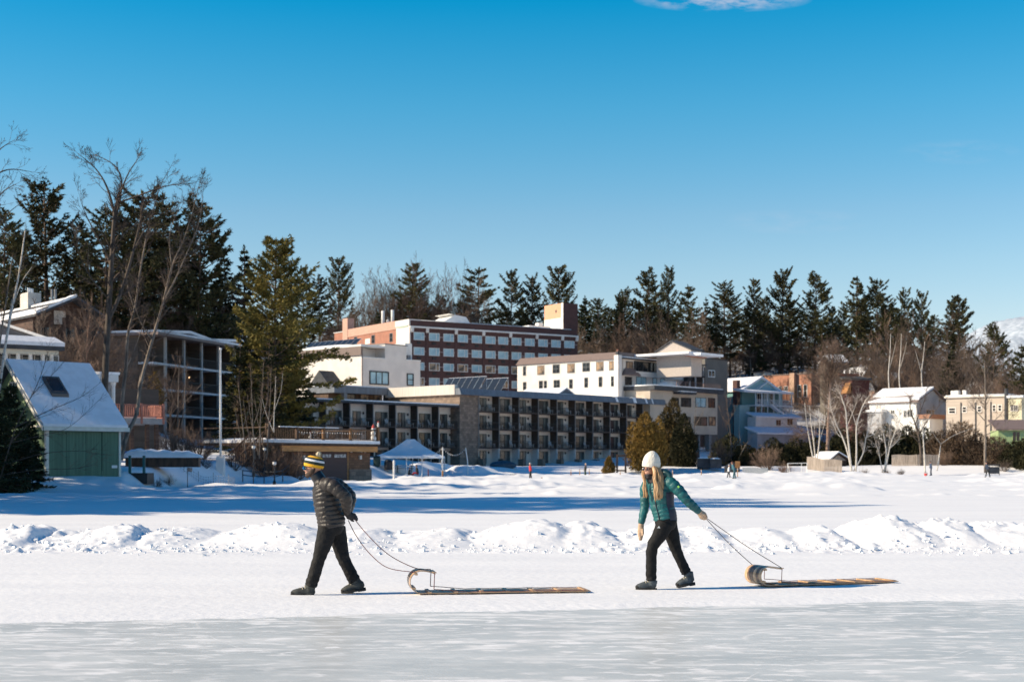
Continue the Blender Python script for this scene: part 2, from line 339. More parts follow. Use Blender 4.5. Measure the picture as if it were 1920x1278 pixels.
def ice_material():
    m = bpy.data.materials.new('rink_ice'); m.use_nodes = True; nt = m.node_tree; N = nt.nodes; L = nt.links; b = N['Principled BSDF']
    tc = N.new('ShaderNodeTexCoord')
    def noise(scale, st, det=5, rough=0.55, dist=0.0, rot=0.0):
        mp = N.new('ShaderNodeMapping'); mp.inputs['Scale'].default_value = st; mp.inputs['Rotation'].default_value = (0, 0, rot); L.new(tc.outputs['Object'], mp.inputs['Vector'])
        n = N.new('ShaderNodeTexNoise'); n.inputs['Scale'].default_value = scale; n.inputs['Detail'].default_value = det; n.inputs['Roughness'].default_value = rough; n.inputs['Distortion'].default_value = dist
        L.new(mp.outputs[0], n.inputs['Vector']); return n.outputs['Fac']
    def ramp(src, p0, p1, c0=0.0, c1=1.0):
        r = N.new('ShaderNodeMapRange'); r.inputs['From Min'].default_value = p0; r.inputs['From Max'].default_value = p1; r.inputs['To Min'].default_value = c0; r.inputs['To Max'].default_value = c1; r.clamp = True
        L.new(src, r.inputs['Value']); return r.outputs[0]
    def mth(op, a, b2):
        n = N.new('ShaderNodeMath'); n.operation = op
        for i, q in enumerate((a, b2)):
            if isinstance(q, (int, float)): n.inputs[i].default_value = q
            else: L.new(q, n.inputs[i])
        return n.outputs[0]
    fine = ramp(noise(3.0, (1.0, 2.4, 1), 4, 0.6), 0.535, 0.60)            # scraped snow flecks
    fine2 = ramp(noise(1.1, (0.7, 3.0, 1), 6, 0.62), 0.525, 0.60)
    patch = ramp(noise(0.50, (0.6, 1.5, 1), 5), 0.36, 0.62, 0.25, 1.0)
    sp = N.new('ShaderNodeSeparateXYZ'); L.new(tc.outputs['Object'], sp.inputs[0])
    ed = mth('SUBTRACT', sp.outputs['Y'], mth('ADD', mth('MULTIPLY', sp.outputs['X'], .2332), 15.39))
    flecks = mth('MINIMUM', mth('MULTIPLY', mth('ADD', fine, mth('MULTIPLY', fine2, .7)), mth('ADD', patch, ramp(ed, -1.3, .1, 0.0, .9))), 1.0)
    def line(scale, st, wd, rot, seed):
        f = noise(scale, st, 1, 0.3, 0.25, rot); d = mth('ABSOLUTE', mth('SUBTRACT', f, 0.5), 0)
        return mth('MULTIPLY', ramp(d, 0.0, wd, 1.0, 0.0), ramp(noise(1.1, (1, 1, 1), 4, .6, 0, seed), .46, .62))
    ln = mth('MAXIMUM', line(0.30, (0.35, 1.2, 1), 0.0026, 0.5, 1.0), mth('MAXIMUM', line(0.45, (1.0, 0.6, 1), 0.0024, 1.1, 2.2), line(0.7, (.3, 1.4, 1), 0.0030, -0.25, 3.0)))
    sn = mth('MINIMUM', mth('ADD', mth('MULTIPLY', flecks, 0.85), mth('MULTIPLY', ln, 0.75)), 1.0)
    tone = N.new('ShaderNodeValToRGB'); tone.color_ramp.elements[0].position = 0.32; tone.color_ramp.elements[1].position = 0.66
    tone.color_ramp.elements[0].color = (0.50, 0.51, 0.49, 1); tone.color_ramp.elements[1].color = (0.68, 0.68, 0.65, 1)
    L.new(noise(0.7, (0.5, 1.5, 1), 6, 0.6), tone.inputs['Fac'])
    mx = N.new('ShaderNodeMix'); mx.data_type = 'RGBA'; mx.inputs[7].default_value = (0.84, 0.84, 0.84, 1)
    L.new(sn, mx.inputs['Factor']); L.new(tone.outputs['Color'], mx.inputs[6]); L.new(mx.outputs[2], b.inputs['Base Color'])
    rr = ramp(sn, 0, 1, 0.36, 0.78); L.new(rr, b.inputs['Roughness']); b.inputs['Specular IOR Level'].default_value = 0.35
    bp = N.new('ShaderNodeBump'); bp.inputs['Strength'].default_value = 0.25; bp.inputs['Distance'].default_value = 0.02
    L.new(noise(6, (1, 2, 1), 5), bp.inputs['Height']); L.new(bp.outputs['Normal'], b.inputs['Normal'])
    return m
mb = MB(); mb.add([(-400,-300,-.02),(400,-300,-.02),(400,60,-.02),(-400,60,-.02)], [(0,1,2,3)])
mb.v = [(x, y, 0.0) for x, y, z in mb.v]
tag(mb.build('rink_ice', ice_material()), kind='structure')
# broken clods of ploughed snow lying about the foot of the bank
M_CLOD = mat('snow_clod', (.87,.87,.87), .7, var=.04, scale=5, bump=.3, bscale=18, spec=.15)
rc = np.random.default_rng(12); mb = MB(); NC = 1100
cx_ = rc.uniform(-12.5, 12.5, NC); cy_ = np.where(rc.random(NC) < .72, rc.normal(25.5, .5, NC), rc.normal(27.3, 1.0, NC)); cz_ = snow_height(cx_, cy_); cs_ = .012 + .036*rc.random(NC)**4
for x, y, z, s_ in zip(cx_, cy_, cz_, cs_):
    Rm = Matrix.Rotation(rc.uniform(0, 6.3), 3, 'Z') @ Matrix.Rotation(rc.uniform(-.6,.6), 3, 'X'); q = []
    for sx in (-1,1):
        for sy in (-1,1):
            for sz in (-1,1): q.append(Vector((x,y,z+s_*.35)) + Rm @ Vector((sx*s_*rc.uniform(.5,1.4), sy*s_*rc.uniform(.5,1.2), sz*s_*rc.uniform(.4,.95))))
    mb.add(q, [(0,1,3,2),(4,6,7,5),(0,4,5,1),(2,3,7,6),(0,2,6,4),(1,5,7,3)])
tag(mb.build('snow_clods', M_CLOD), 'broken white clods scattered along the foot of the ploughed snow bank', 'snow clods', kind='stuff')
# wide snowy land to the horizon
M_SNOWF = mat('far_snow', (.8,.81,.83), .8, var=.08, scale=.01)
mb = MB(); mb.add([(-9000,50,-.6),(9000,50,-.6),(9000,12000,-.6),(-9000,12000,-.6)], [(0,1,2,3)])
tag(mb.build('far_land', M_SNOWF), kind='structure')

# snowy wooded mountain on the right
def mountain():
    pts_px = np.array([900,1300,1500,1640,1720,1790,1835,1865,1895,1930,1980,2080,2250,2500,2900]); pts_py = np.array([860,760,700,676,664,640,612,600,597,601,612,640,690,750,860])
    pxs = np.linspace(900, 2900, 420); dep = np.linspace(0, 1, 70)
    crest = np.interp(pxs, pts_px, pts_py); crest = np.convolve(np.pad(crest, 8, 'edge'), np.ones(17)/17, 'valid')
    Yc = 6000.0
    A, D = np.meshgrid(pxs, dep, indexing='ij'); Hc = (HY - crest)[:,None]/F*Yc
    Yv = Yc - 2200*(1-D); Xv = (A-CX)/F*Yc
    Zv = Hc*np.sin(D*math.pi/2)**1.2*(1+.0*D) + 38*fbm(Xv*.004, Yv*.004, 91, 5)*np.sin(D*math.pi)
    Zv = Zv + 7*fbm(Xv*.05, Yv*.03, 95, 2)
    nr, nc = Xv.shape; idx = np.arange(nr*nc).reshape(nr, nc)
    Q = np.stack([idx[:-1,:-1], idx[1:,:-1], idx[1:,1:], idx[:-1,1:]], -1).reshape(-1,4)
    m = mat('mountain', (.47,.53,.60), .9, col2=(.33,.39,.46), scale=.05, stretch=(1,.5,.5), detail=9, rlo=.42, rhi=.6)  # bluish haze is put into the mountain's base colour
    return np_mesh('mountain', np.stack([Xv.ravel(), Yv.ravel(), Zv.ravel()], 1), Q, m, True)
tag(link('mountain', mountain()), kind='structure')
# ================================================================== vegetation generators
M_BARK = mat('bark', (.085,.066,.052), .9, var=.35, scale=6, stretch=(1,1,.25), bump=.3)
M_BARKL = mat('bark_grey', (.19,.155,.125), .9, var=.35, scale=5, stretch=(1,1,.3), bump=.3)
M_BIRCH = mat('birch_bark', (.62,.57,.50), .8, col2=(.10,.08,.07), scale=5, stretch=(1,1,3.5), rlo=.33, rhi=.42)
M_TWIG = mat('twigs', (.115,.082,.062), .9, var=.3, scale=.5)
M_TWIGW = mat('pale_birch_twigs', (.46,.39,.33), .9, var=.3, scale=1)
M_TWIGR = mat('russet_twigs', (.16,.105,.075), .9, var=.3, scale=.5)
M_PINE = foliage_mat('pine_needles', (.105,.096,.040), (.046,.050,.025))
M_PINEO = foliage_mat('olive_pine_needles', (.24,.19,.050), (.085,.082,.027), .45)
M_SPRUCE = foliage_mat('spruce_needles', (.045,.052,.022), (.018,.026,.014))
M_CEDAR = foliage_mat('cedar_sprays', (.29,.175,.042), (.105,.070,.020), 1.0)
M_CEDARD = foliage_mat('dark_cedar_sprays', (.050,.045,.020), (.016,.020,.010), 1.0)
M_BRUSH = foliage_mat('brush', (.125,.085,.056), (.06,.042,.03), .8)
M_TRUNK = mat('pine_trunk', (.11,.075,.055), .9, var=.3, scale=3, stretch=(1,1,.3))

class Leaves:
    """many small blades: each a thin quad from a to b with half width w"""
    def __init__(s): s.a = []; s.b = []; s.w = []
    def add(s, a, b, w): s.a.append(a); s.b.append(b); s.w.append(w)
    def mesh(s, name, mt, rng):
        A = np.array(s.a); B = np.array(s.b); W = np.array(s.w)[:,None]; n = len(A)
        D = B - A; Rn = rng.normal(size=(n,3)); S = np.cross(D, Rn); S /= np.maximum(np.linalg.norm(S, axis=1, keepdims=True), 1e-6)
        M = A + D*0.45
        V = np.stack([A, M + S*W, B, M - S*W], 1).reshape(-1, 3); Q = np.arange(n*4).reshape(n, 4)
        return np_mesh(name, V, Q, mt, False)

def pine_meshes(seed, H, Rad, crown=0.25, whorls=20, per=(4,6), blade=0.55, bw=0.09, tufts=26, blades=5, up=0.35, style='white', mt=None, flat=0.35, tr=None):
    rng = np.random.default_rng(seed); lv = Leaves(); tb = MB()
    r0 = tr if tr else H*0.014 + .05
    lean = rng.normal(0, .012, 2)
    tp = [Vector((lean[0]*H*t*t, lean[1]*H*t*t, H*t)) for t in np.linspace(0, 1, 9)]
    tb.tube([tuple(p) for p in tp], [r0*(1-t*.93) for t in np.linspace(0,1,9)], 7)
    hb = H*crown
    for wv in range(whorls):
        t = (wv + rng.uniform(-.25,.25))/whorls; t = min(max(t, 0), .985)
        h = hb + (H-hb)*t**0.92; tt = h/H; c = Vector((lean[0]*H*tt*tt, lean[1]*H*tt*tt, h))
        if style == 'white':
            prof = (0.55 + 0.45*math.sin(min(t*2.4, 1)*math.pi/2)) * (1-t)**0.62 + 0.10
        elif style == 'spruce': prof = (1-t)**0.9 + 0.05
        else: prof = math.sqrt(max(1-t, 0))*.9 + .08
        for k in range(rng.integers(per[0], per[1]+1)):
            az = rng.uniform(0, 2*math.pi); Lb = Rad*prof*rng.uniform(.55, 1.18)
            if style == 'white' and rng.random() < .10: Lb *= 1.3
            if Lb < .25: Lb = .25
            el0 = (-.12 + up*t*1.8) if style == 'white' else (-.38 + .75*t)
            el0 += rng.normal(0, .10)
            d = Vector((math.cos(az), math.sin(az), 0)); n = 5; pts = []
            for q in range(n+1):
                s_ = q/n
                zz = math.tan(el0)*s_ + (up*s_**2.2 if style == 'white' else .16*s_**2)
                pts.append(c + d*(Lb*s_) + Vector((0,0,Lb*zz)))
            if Lb > Rad*.2: tb.tube([tuple(p) for p in pts], [max(r0*.28*(1-q/n*.85)*(Lb/Rad)**.5, .012) for q in range(n+1)], 3, cap=False)
            nt_ = max(3, int(tufts*(Lb/Rad)**.9*rng.uniform(.8,1.2))); side = Vector((-d.y, d.x, 0))
            for q in range(nt_):
                s_ = rng.uniform(.22 if style != 'white' else .30, 1.0)**.8
                i = min(int(s_*n), n-1); f = s_*n - i; p = pts[i]*(1-f) + pts[i+1]*f
                lat = rng.normal(0, .20)*Lb*(1.15-s_*.8); p = p + side*lat + Vector((0,0, abs(lat)*.12 + rng.normal(0,.05)*Lb*flat))
                for b in range(blades):
                    v = d*rng.normal(.55,.4) + side*(rng.normal(0,.55) + .8*np.sign(lat)*min(abs(lat)/max(Lb*.2,.01),1)*.6) + Vector((0,0,rng.normal(.30 if style == 'white' else -.05,.42)))
                    if v.length < .01: continue
                    v.normalize(); ln = blade*rng.uniform(.6,1.25)
                    lv.add(tuple(p - v*ln*.25), tuple(p + v*ln*.75), bw*rng.uniform(.7,1.3)*ln/blade)
    for b in range(10):
        v = Vector((rng.normal(0,.3), rng.normal(0,.3), 1)).normalized(); p = tp[-1] - Vector((0,0,.1*b*blade))
        lv.add(tuple(p), tuple(p + v*blade), bw)
    return tb.mesh('pine_trunk', M_TRUNK, True), lv.mesh('pine_crown', mt or M_PINE, rng)

def grow(mb, rng, p, d, L, r, lvl, cfg):
    """recursive bare branching; mb is a list of MBs, one per size of branch"""
    n = 4 if lvl <= 1 else 3
    pts = [p]; cur = p.copy(); dd = d.copy()
    for i in range(n):
        dd = (dd + Vector(rng.normal(0, cfg['wob'], 3)) + Vector((0,0,cfg['up']))).normalized(); cur = cur + dd*(L/n); pts.append(cur.copy())
    r1 = r*cfg['tap'] if lvl < cfg['lv'] else r*.4
    mb.tube([tuple(q) for q in pts], [r + (r1-r)*i/n for i in range(n+1)], 6 if lvl == 0 else (4 if lvl == 1 else 3), cap=False)
    if lvl >= cfg['lv']: return
    k = cfg['kids'][min(lvl, len(cfg['kids'])-1)]
    k = max(1, int(round(k*rng.uniform(.8,1.2))))
    for j in range(k):
        s_ = rng.uniform(cfg['from'] if lvl == 0 else .25, 1.0) if j else 1.0
        i = min(int(s_*n), n-1); f = s_*n - i; q = pts[i]*(1-f) + pts[i+1]*f
        base = (pts[i+1]-pts[i]).normalized(); ang = cfg['ang']*rng.uniform(.6,1.4) if j else cfg['ang']*.3
        ax = base.orthogonal().normalized(); ax = Matrix.Rotation(rng.uniform(0,2*math.pi), 3, base) @ ax
        nd = (Matrix.Rotation(ang, 3, ax) @ base)
        grow(mb, rng, q, nd, L*cfg['len']*rng.uniform(.75,1.2)*(1.15-.4*s_), max((r+(r1-r)*s_)*cfg['rk'], cfg['rmin']), lvl+1, cfg)
CFG = dict(wob=.10, up=.05, tap=.5, lv=4, kids=[9,6,5,4], ang=.75, len=.50, rk=.55, rmin=.012, **{'from': .3})
def bare_meshes(seed, H, r, lv=4, kids=(9,6,5,4), spread=.75, trunk_part=.62, rmin=.012, mt=None, mtw=None, fro=.3, ln=.5, up=.05):
    rng = np.random.default_rng(seed); a = MB(); cfg = dict(CFG, lv=lv, kids=list(kids), ang=spread, rmin=rmin, len=ln, up=up); cfg['from'] = fro
    # trunk apart from the crown
    n = 6; cur = Vector((0,0,0)); d = Vector((0,0,1)); pts = [cur.copy()]
    for i in range(n):
        d = (d + Vector(rng.normal(0,.05,3))).normalized(); d.z = abs(d.z); cur = cur + d*(H*trunk_part/n); pts.append(cur.copy())
    a.tube([tuple(p) for p in pts], [r*(1-.55*i/n) for i in range(n+1)], 7)
    c = MB()
    for j in range(kids[0]):
        s_ = fro + (1-fro)*(j+rng.uniform(0,1))/kids[0]; s_ = min(s_, .999)
        if j == kids[0]-1: s_ = .999
        i = min(int(s_*n), n-1); f = s_*n-i; q = pts[i]*(1-f)+pts[i+1]*f; base = (pts[i+1]-pts[i]).normalized()
        ax = Matrix.Rotation(rng.uniform(0,2*math.pi), 3, base) @ base.orthogonal().normalized()
        nd = Matrix.Rotation(spread*rng.uniform(.6,1.2) if j < kids[0]-1 else .12, 3, ax) @ base
        grow(c, rng, q, nd, H*(1-trunk_part*s_)*rng.uniform(.55,.95)*(.62 if j < kids[0]-1 else 1), max(r*(1-.55*s_)*.5, rmin), 1, cfg)
    return a.mesh('bare_trunk', mt or M_BARK, True), c.mesh('bare_crown', mtw or M_TWIG, False)
def limb_tree(name, label, cat, limbs, Y, group=None, mt=None, mtw=None, twig=(.5,.75,2,5), seed=1, rmin=.01, base=None, up=.04, dy=1.0):
    """limbs drawn as pixel polylines at depth Y, each given its own wandering in depth; twigs grown from them"""
    rng = np.random.default_rng(seed); a = MB(); c = MB()
    bx = base or limbs[0][0][0]; o = thing(name, label, cat, (PX(bx[0],Y), Y, PZ(bx[1],Y)), 0, group); org = Vector(o.location)
    step, L, lv, k = twig[0], twig[1], twig[2], twig[3]
    depth = {}
    for li, (pl, r0, r1) in enumerate(limbs):
        pts = []; ph = depth.get(tuple(pl[0]), 0.0); sl = rng.uniform(-.35,.35)*dy if li else 0; acc = 0
        for i, q in enumerate(pl):
            if i: acc += math.hypot(q[0]-pl[i-1][0], q[1]-pl[i-1][1])/F*Y
            dd = ph + sl*acc; depth.setdefault(tuple(q), dd); yy = Y + dd
            pts.append(P(q[0], q[1], yy) - org)
        # resample smoothly
        m = len(pts); dense = []
        for i in range(m-1):
            p0 = pts[max(i-1,0)]; p1 = pts[i]; p2 = pts[i+1]; p3 = pts[min(i+2,m-1)]
            for s_ in np.linspace(0,1,5)[:-1]:
                dense.append(0.5*((2*p1)+(p2-p0)*s_+(2*p0-5*p1+4*p2-p3)*s_**2+(3*p1-p0-3*p2+p3)*s_**3))
        dense.append(pts[-1]); nd_ = len(dense)
        a.tube([tuple(p) for p in dense], [r0+(r1-r0)*i/(nd_-1) for i in range(nd_)], 7 if r0 > .06 else 5)
        # twigs
        tl = sum((dense[i+1]-dense[i]).length for i in range(nd_-1)); nk = max(2, int(tl/step)) if step else 0
        cfg = dict(CFG, lv=lv, kids=[k]*4, ang=.7, len=.58, rmin=rmin, up=up)
        for j in range(nk):
            s_ = 1-(rng.uniform(0,.78) if li else rng.uniform(0,.5)); 
            if j == 0: s_ = .999
            f = s_*(nd_-1); i = min(int(f), nd_-2); f -= i; p = dense[i]*(1-f)+dense[i+1]*f; b = (dense[i+1]-dense[i]).normalized()
            ax = Matrix.Rotation(rng.uniform(0,2*math.pi),3,b) @ b.orthogonal().normalized(); v = Matrix.Rotation(rng.uniform(.35,.95) if j else .1,3,ax) @ b
            grow(c, rng, p, v, L*rng.uniform(.6,1.3), max((r0+(r1-r0)*s_)*.4, rmin), 1, cfg)
    a.build('trunk', mt or M_BARKL, o, True)
    if c.v: c.build('crown', mtw or M_TWIG, o)
    return o
def place(name, meshes, label, cat, px, Y, group, sc_=1.0, rz=None, zoff=0.0, base_py=None, parts=('trunk','crown'), sxy=1.0):
    x = PX(px, Y); z = gz(x, Y) + zoff if base_py is None else PZ(base_py, Y)
    o = thing(name, label, cat, (x, Y, z), rz if rz is not None else (px*1.7 + Y) % 6.28, group); o.scale = (sc_*sxy, sc_*sxy, sc_)
    for nm, me in zip(parts, meshes): link(nm, me, o)
    return o
def cedar_meshes(seed, H, Rad, mt, n=9000, blade=.34, bw=.06, shape=(.35,1.0,.72), lobes=7):
    """dense upright evergreen: sprays gathered into several leaning plumes of unequal height"""
    rng = np.random.default_rng(seed); lv = Leaves(); tb = MB(); tb.tube([(0,0,0),(0,0,H*.4),(.05,0,H*.9)], [Rad*.10,Rad*.08,.02], 6)
    pl = [(0,0,H,Rad*.62)] + [(Rad*rng.uniform(.25,.6)*math.cos(a), Rad*rng.uniform(.25,.6)*math.sin(a), H*rng.uniform(.55,.95), Rad*rng.uniform(.34,.52)) for a in np.linspace(0,6.28,lobes,endpoint=False)+rng.uniform(0,1)]
    if shape[0] < .2: pl = [(0,0,H,Rad)]
    wts = np.array([p[2]*p[3] for p in pl]); wts /= wts.sum()
    for i in range(n):
        k = rng.choice(len(pl), p=wts); px_, py_, ph, pr0 = pl[k]
        t = rng.beta(1.15,1.3); az = rng.uniform(0,2*math.pi)
        if t < shape[0]: pr = .55 + .45*math.sin(t/shape[0]*math.pi/2)
        else: pr = max(1-((t-shape[0])/(1-shape[0]))**1.7, 0)**shape[2]
        m = 1 + .22*math.sin(az*3+t*9+seed+k) + .16*math.sin(az*7-t*23+k*2)
        rr = pr0*pr*m*(1-abs(rng.normal(0,.22)))
        lean = .25*t
        p = Vector((px_*(.75+lean) + rr*math.cos(az), py_*(.75+lean) + rr*math.sin(az), ph*(.02+t*.96)))
        v = Vector((math.cos(az)*.55+rng.normal(0,.45), math.sin(az)*.55+rng.normal(0,.45), .75+rng.normal(0,.4))).normalized(); ln = blade*rng.uniform(.5,1.6)
        lv.add(tuple(p-v*ln*.3), tuple(p+v*ln*.7), bw*rng.uniform(.6,1.4))
    return tb.mesh('cedar_trunk', M_BARK, True), lv.mesh('cedar_crown', mt, rng)
def shrub_mesh(seed, H, Rad, n=26, mt=None, lv=2, rmin=.008, kids=5):
    rng = np.random.default_rng(seed); c = MB(); cfg = dict(CFG, lv=lv+1, kids=[kids]*4, ang=.6, len=.6, rmin=rmin, up=.06)
    for i in range(n):
        az = rng.uniform(0,2*math.pi); e_ = rng.uniform(.5,1.45); v = Vector((math.cos(az)*math.cos(e_), math.sin(az)*math.cos(e_), math.sin(e_)))
        rr = Rad*.25*rng.random(); p = Vector((rr*math.cos(az), rr*math.sin(az), 0))
        grow(c, rng, p, v, H*.5*rng.uniform(.6,1.1), .018*H/2, 1, cfg)
    return c.mesh('shrub', mt or M_TWIGR, False)
# ================================================================== the wood on the hill
pk = dict(blade=.58, bw=.085, blades=3)
PV = [pine_meshes(11, 24, 5.2, .12, 28, (4,7), tufts=62, **pk), pine_meshes(12, 24, 4.6, .16, 26, (4,6), tufts=58, up=.45, **pk), pine_meshes(13, 24, 5.2, .20, 23, (4,6), tufts=64, **pk), pine_meshes(14, 24, 4.2, .10, 28, (4,6), tufts=52, **pk),
      pine_meshes(15, 24, 5.8, .28, 19, (4,6), tufts=72, up=.28, **pk), pine_meshes(16, 24, 4.8, .08, 30, (4,7), tufts=56, up=.3, **pk), pine_meshes(17, 24, 4.9, .14, 26, (3,6), tufts=60, up=.5, **pk), pine_meshes(18, 24, 5.4, .18, 24, (3,6), tufts=66, up=.22, **pk)]
SV = [pine_meshes(21, 20, 3.6, .08, 32, (5,7), .5, .08, 34, 3, .1, 'spruce', M_SPRUCE), pine_meshes(22, 20, 3.1, .1, 32, (5,7), .5, .08, 34, 3, .1, 'spruce', M_SPRUCE)]
G_P = 'tall pines along the wooded ridge'
# (px of trunk, py of top, Y, variant, width factor, label)
PINES = [
 (6,398,170,0,1.0,'dark pine cut by the left edge of the photo, above the chimney lodge'),
 (88,352,180,5,1.25,'broad dark pine directly above the white brick chimney of the lodge'),
 (200,392,176,4,1.0,'dark pine just left of the tall bare tree, above the lodge gable'),
 (258,364,177,2,1.2,'tall pine behind the upper fork of the big bare tree'),
 (307,368,182,4,1.05,'flat-topped pine right of the big bare tree, highest of its close cluster'),
 (372,386,182,0,1.1,'pine with long right-hand boughs above the peaked condominium roof'),
 (232,408,186,1,1.0,'darker pine half hidden behind the big bare tree and its cluster'),
 (345,430,190,3,1.1,'shadowed pine filling the gap behind the condominium roof cluster'),
 (140,420,188,1,1.0,'dark pine rising between the broad chimney pine and the bare tree'),
 (45,440,190,5,1.0,'dark pine low behind the broad chimney pine'),
 (170,450,192,3,1.1,'shaded pine low in the gap behind the lodge gable'),
 (283,440,193,5,1.2,'shaded pine low behind the bare tree cluster'),
 (572,500,338,2,0.9,'slender pine just right of the big olive pine'),
 (634,488,336,1,1.0,'pointed pine above the orange brick end wall of the hotel'),
 (600,520,342,4,1.0,'pine between the olive pine and the hotel end wall'),
 (774,496,335,5,1.15,'lone symmetrical pine above the two white rooftop tanks'),
 (896,503,345,4,1.25,'wide sparse pine left of the three behind the hotel roof'),
 (957,514,350,0,0.9,'middle pine of the three behind the hotel roof'),
 (997,520,352,2,0.9,'pine directly left of the orange rooftop lift house'),
 (1046,505,345,1,1.15,'spreading pine straight above the orange rooftop lift house'),
 (1210,508,350,2,1.1,'broadest pine above the gabled rooftop penthouse'),
 (1252,506,356,1,0.8,'thin-topped pine just right of the broadest one above the penthouse'),
 (1292,536,345,0,0.9,'brownish pine standing right of the penthouse ridge'),
 (1358,530,355,4,1.1,'pine with wide arms standing alone above the dark grey block'),
 (1415,524,356,3,0.9,'first pine of the dense trio above the teal house'),
 (1466,511,358,5,1.15,'tallest pine of the dense trio above the teal house'),
 (1528,518,358,0,1.1,'right-hand pine of the dense trio, above the orange brick house'),
 (1560,575,358,3,0.8,'short pine tucked against the right side of the dense trio'),
 (1606,521,335,3,0.85,'left one of the pine pair above the dark red shed'),
 (1645,525,335,4,0.95,'right one of the pine pair above the dark red shed'),
 (1692,545,340,2,0.75,'thin pine between the pair and the slim spruce, above the white house'),
 (1729,553,336,1,0.75,'slim ragged pine above the gable of the white house'),
 (1795,556,300,5,0.9,'rounded pine left of the snowy mountain, above the tan long house'),
 (1862,614,255,0,0.9,'shorter pine standing in front of the snowy mountain'),
 (1918,648,235,5,0.9,'pine cut by the right edge of the photo'),
 (1575,605,362,2,0.8,'small dark pine in the dip right of the trio'),
 (1432,560,365,1,0.9,'shaded pine behind the trio above the teal house'),
 (1170,548,352,3,0.9,'pine rising behind the right roof end of the brick hotel'),
 (1665,560,350,0,0.9,'shaded pine behind the pair above the dark red shed')]
for i_, (px, top, Y, vi, wf, lab) in enumerate(PINES):
    if i_ % 3 == 1: vi = 6 if i_ % 2 else 7
    zt = PZ(top, Y); zb = gpx(px, Y); H = zt - zb; s_ = H/24.0
    place('pine_tree', PV[vi], lab, 'pine tree', px, Y, G_P, s_, None, 0, None, ('trunk','crown'), min(max(wf/max(s_,.5)**.35, .7), 1.6))
SPR = [
 (425,474,191,0,1.3,'dark spruce behind the right end of the condominium roof'),
 (459,466,194,1,1.1,'pointed spruce touching the left side of the olive pine'),
 (400,500,195,1,1.1,'small spruce behind the condominium roof peak'),
 (545,540,345,0,1.0,'dark spruce low behind the olive pine'),
 (660,570,335,0,.9,'small dark spruce behind the hotel end chimney'),
 (712,585,315,1,1.0,'small spruce at the wood edge behind the hotel parapet'),
 (1098,556,342,1,.9,'first spruce right of the orange rooftop lift house'),
 (1123,565,340,0,.9,'second spruce right of the orange rooftop lift house'),
 (1146,590,338,1,1.0,'low spruce above the brown roof band of the white inn'),
 (1160,550,345,0,.9,'taller spruce above the white inn chimney'),
 (1322,560,350,0,1.0,'low spruce between the penthouse and the lone pine'),
 (1428,657,350,0,1.5,'olive bushy spruce low on the slope behind the teal house'),
 (1780,660,255,1,1.6,'bushy spruce low on the slope behind the tan long house'),
 (1590,640,330,1,1.1,'small spruce above the dark red shed')]
for px, top, Y, vi, wf, lab in SPR:
    zt = PZ(top, Y); zb = gpx(px, Y); H = zt - zb; s_ = H/20.0
    place('spruce_tree', SV[vi], lab, 'spruce tree', px, Y, 'spruces among the pines', s_, None, 0, None, ('trunk','crown'), min(max(wf/max(s_,.4)**.3, .7), 2.0))
# bare hardwoods in front of and between the pines
bk = dict(lv=4, kids=(13,7,6,4), rmin=.017)
BV = [bare_meshes(31, 16, .20, spread=.7, **bk), bare_meshes(32, 16, .18, spread=.6, **bk), bare_meshes(33, 16, .22, spread=.85, **bk), bare_meshes(34, 16, .16, spread=.55, mtw=M_TWIGR, **bk), bare_meshes(35, 16, .15, spread=.6, mt=M_BIRCH, mtw=M_TWIGR, **bk)]
rng_f = np.random.default_rng(77)
G_B = 'bare trees of the hillside wood'
SEG = [ # px range, top py range, Y range, count, landmark phrase
 (96,200,560,640,165,185,8,'behind the chimney lodge'),
 (100,215,575,660,112,138,9,'between the chimney lodge and the green boathouse'),
 (215,330,620,700,118,146,4,'before the condominium end wall'),
 (205,320,520,600,172,194,11,'behind the condominium roof, left part'),
 (325,440,530,600,180,196,12,'behind the condominium roof peaks'),
 (560,625,600,650,330,345,6,'left of the hotel end wall'),
 (628,700,540,620,318,335,9,'behind the orange hotel end wall'),
 (700,775,510,590,325,345,10,'below the lone symmetrical pine'),
 (780,880,520,600,330,350,11,'behind the white roof hatch of the hotel'),
 (1085,1180,600,650,318,335,12,'between the brick hotel and the white inn'),
 (1180,1330,590,650,318,340,12,'behind the gabled penthouse'),
 (1335,1420,620,680,352,366,12,'on the slope behind the teal house chimney'),
 (1420,1540,610,680,354,368,12,'on the slope behind the orange brick building'),
 (1545,1650,640,700,266,320,12,'around the dark red shed'),
 (1655,1760,610,680,266,320,12,'above the white house roof'),
 (1760,1850,620,690,245,292,12,'above the tan long house'),
 (1850,1925,650,720,230,262,8,'above the pale yellow end house')]
ORD = ['first','second','third','fourth','fifth','sixth','seventh','eighth','ninth','tenth','eleventh','twelfth','thirteenth','fourteenth']
for x0, x1, t0, t1, y0, y1, n, ph in SEG:
    for k in range(n):
        px = x0 + (x1-x0)*(k+.5+rng_f.uniform(-.3,.3))/n; Y = rng_f.uniform(y0, y1); top = rng_f.uniform(t0, t1); vi = int(rng_f.integers(0, 5)); s_ = (PZ(top, Y) - gpx(px, Y))/15.0
        s_ = max(s_, .35)
        place('bare_tree', BV[vi], f"leafless {'pale birch' if vi == 4 else 'brown hardwood'} {ph}, {ORD[k]} from the left there", 'bare tree', px, Y, G_B, s_, sxy=min(1.25, max(.75, .95/s_**.4)))
G_2 = 'second row of pines on the ridge'
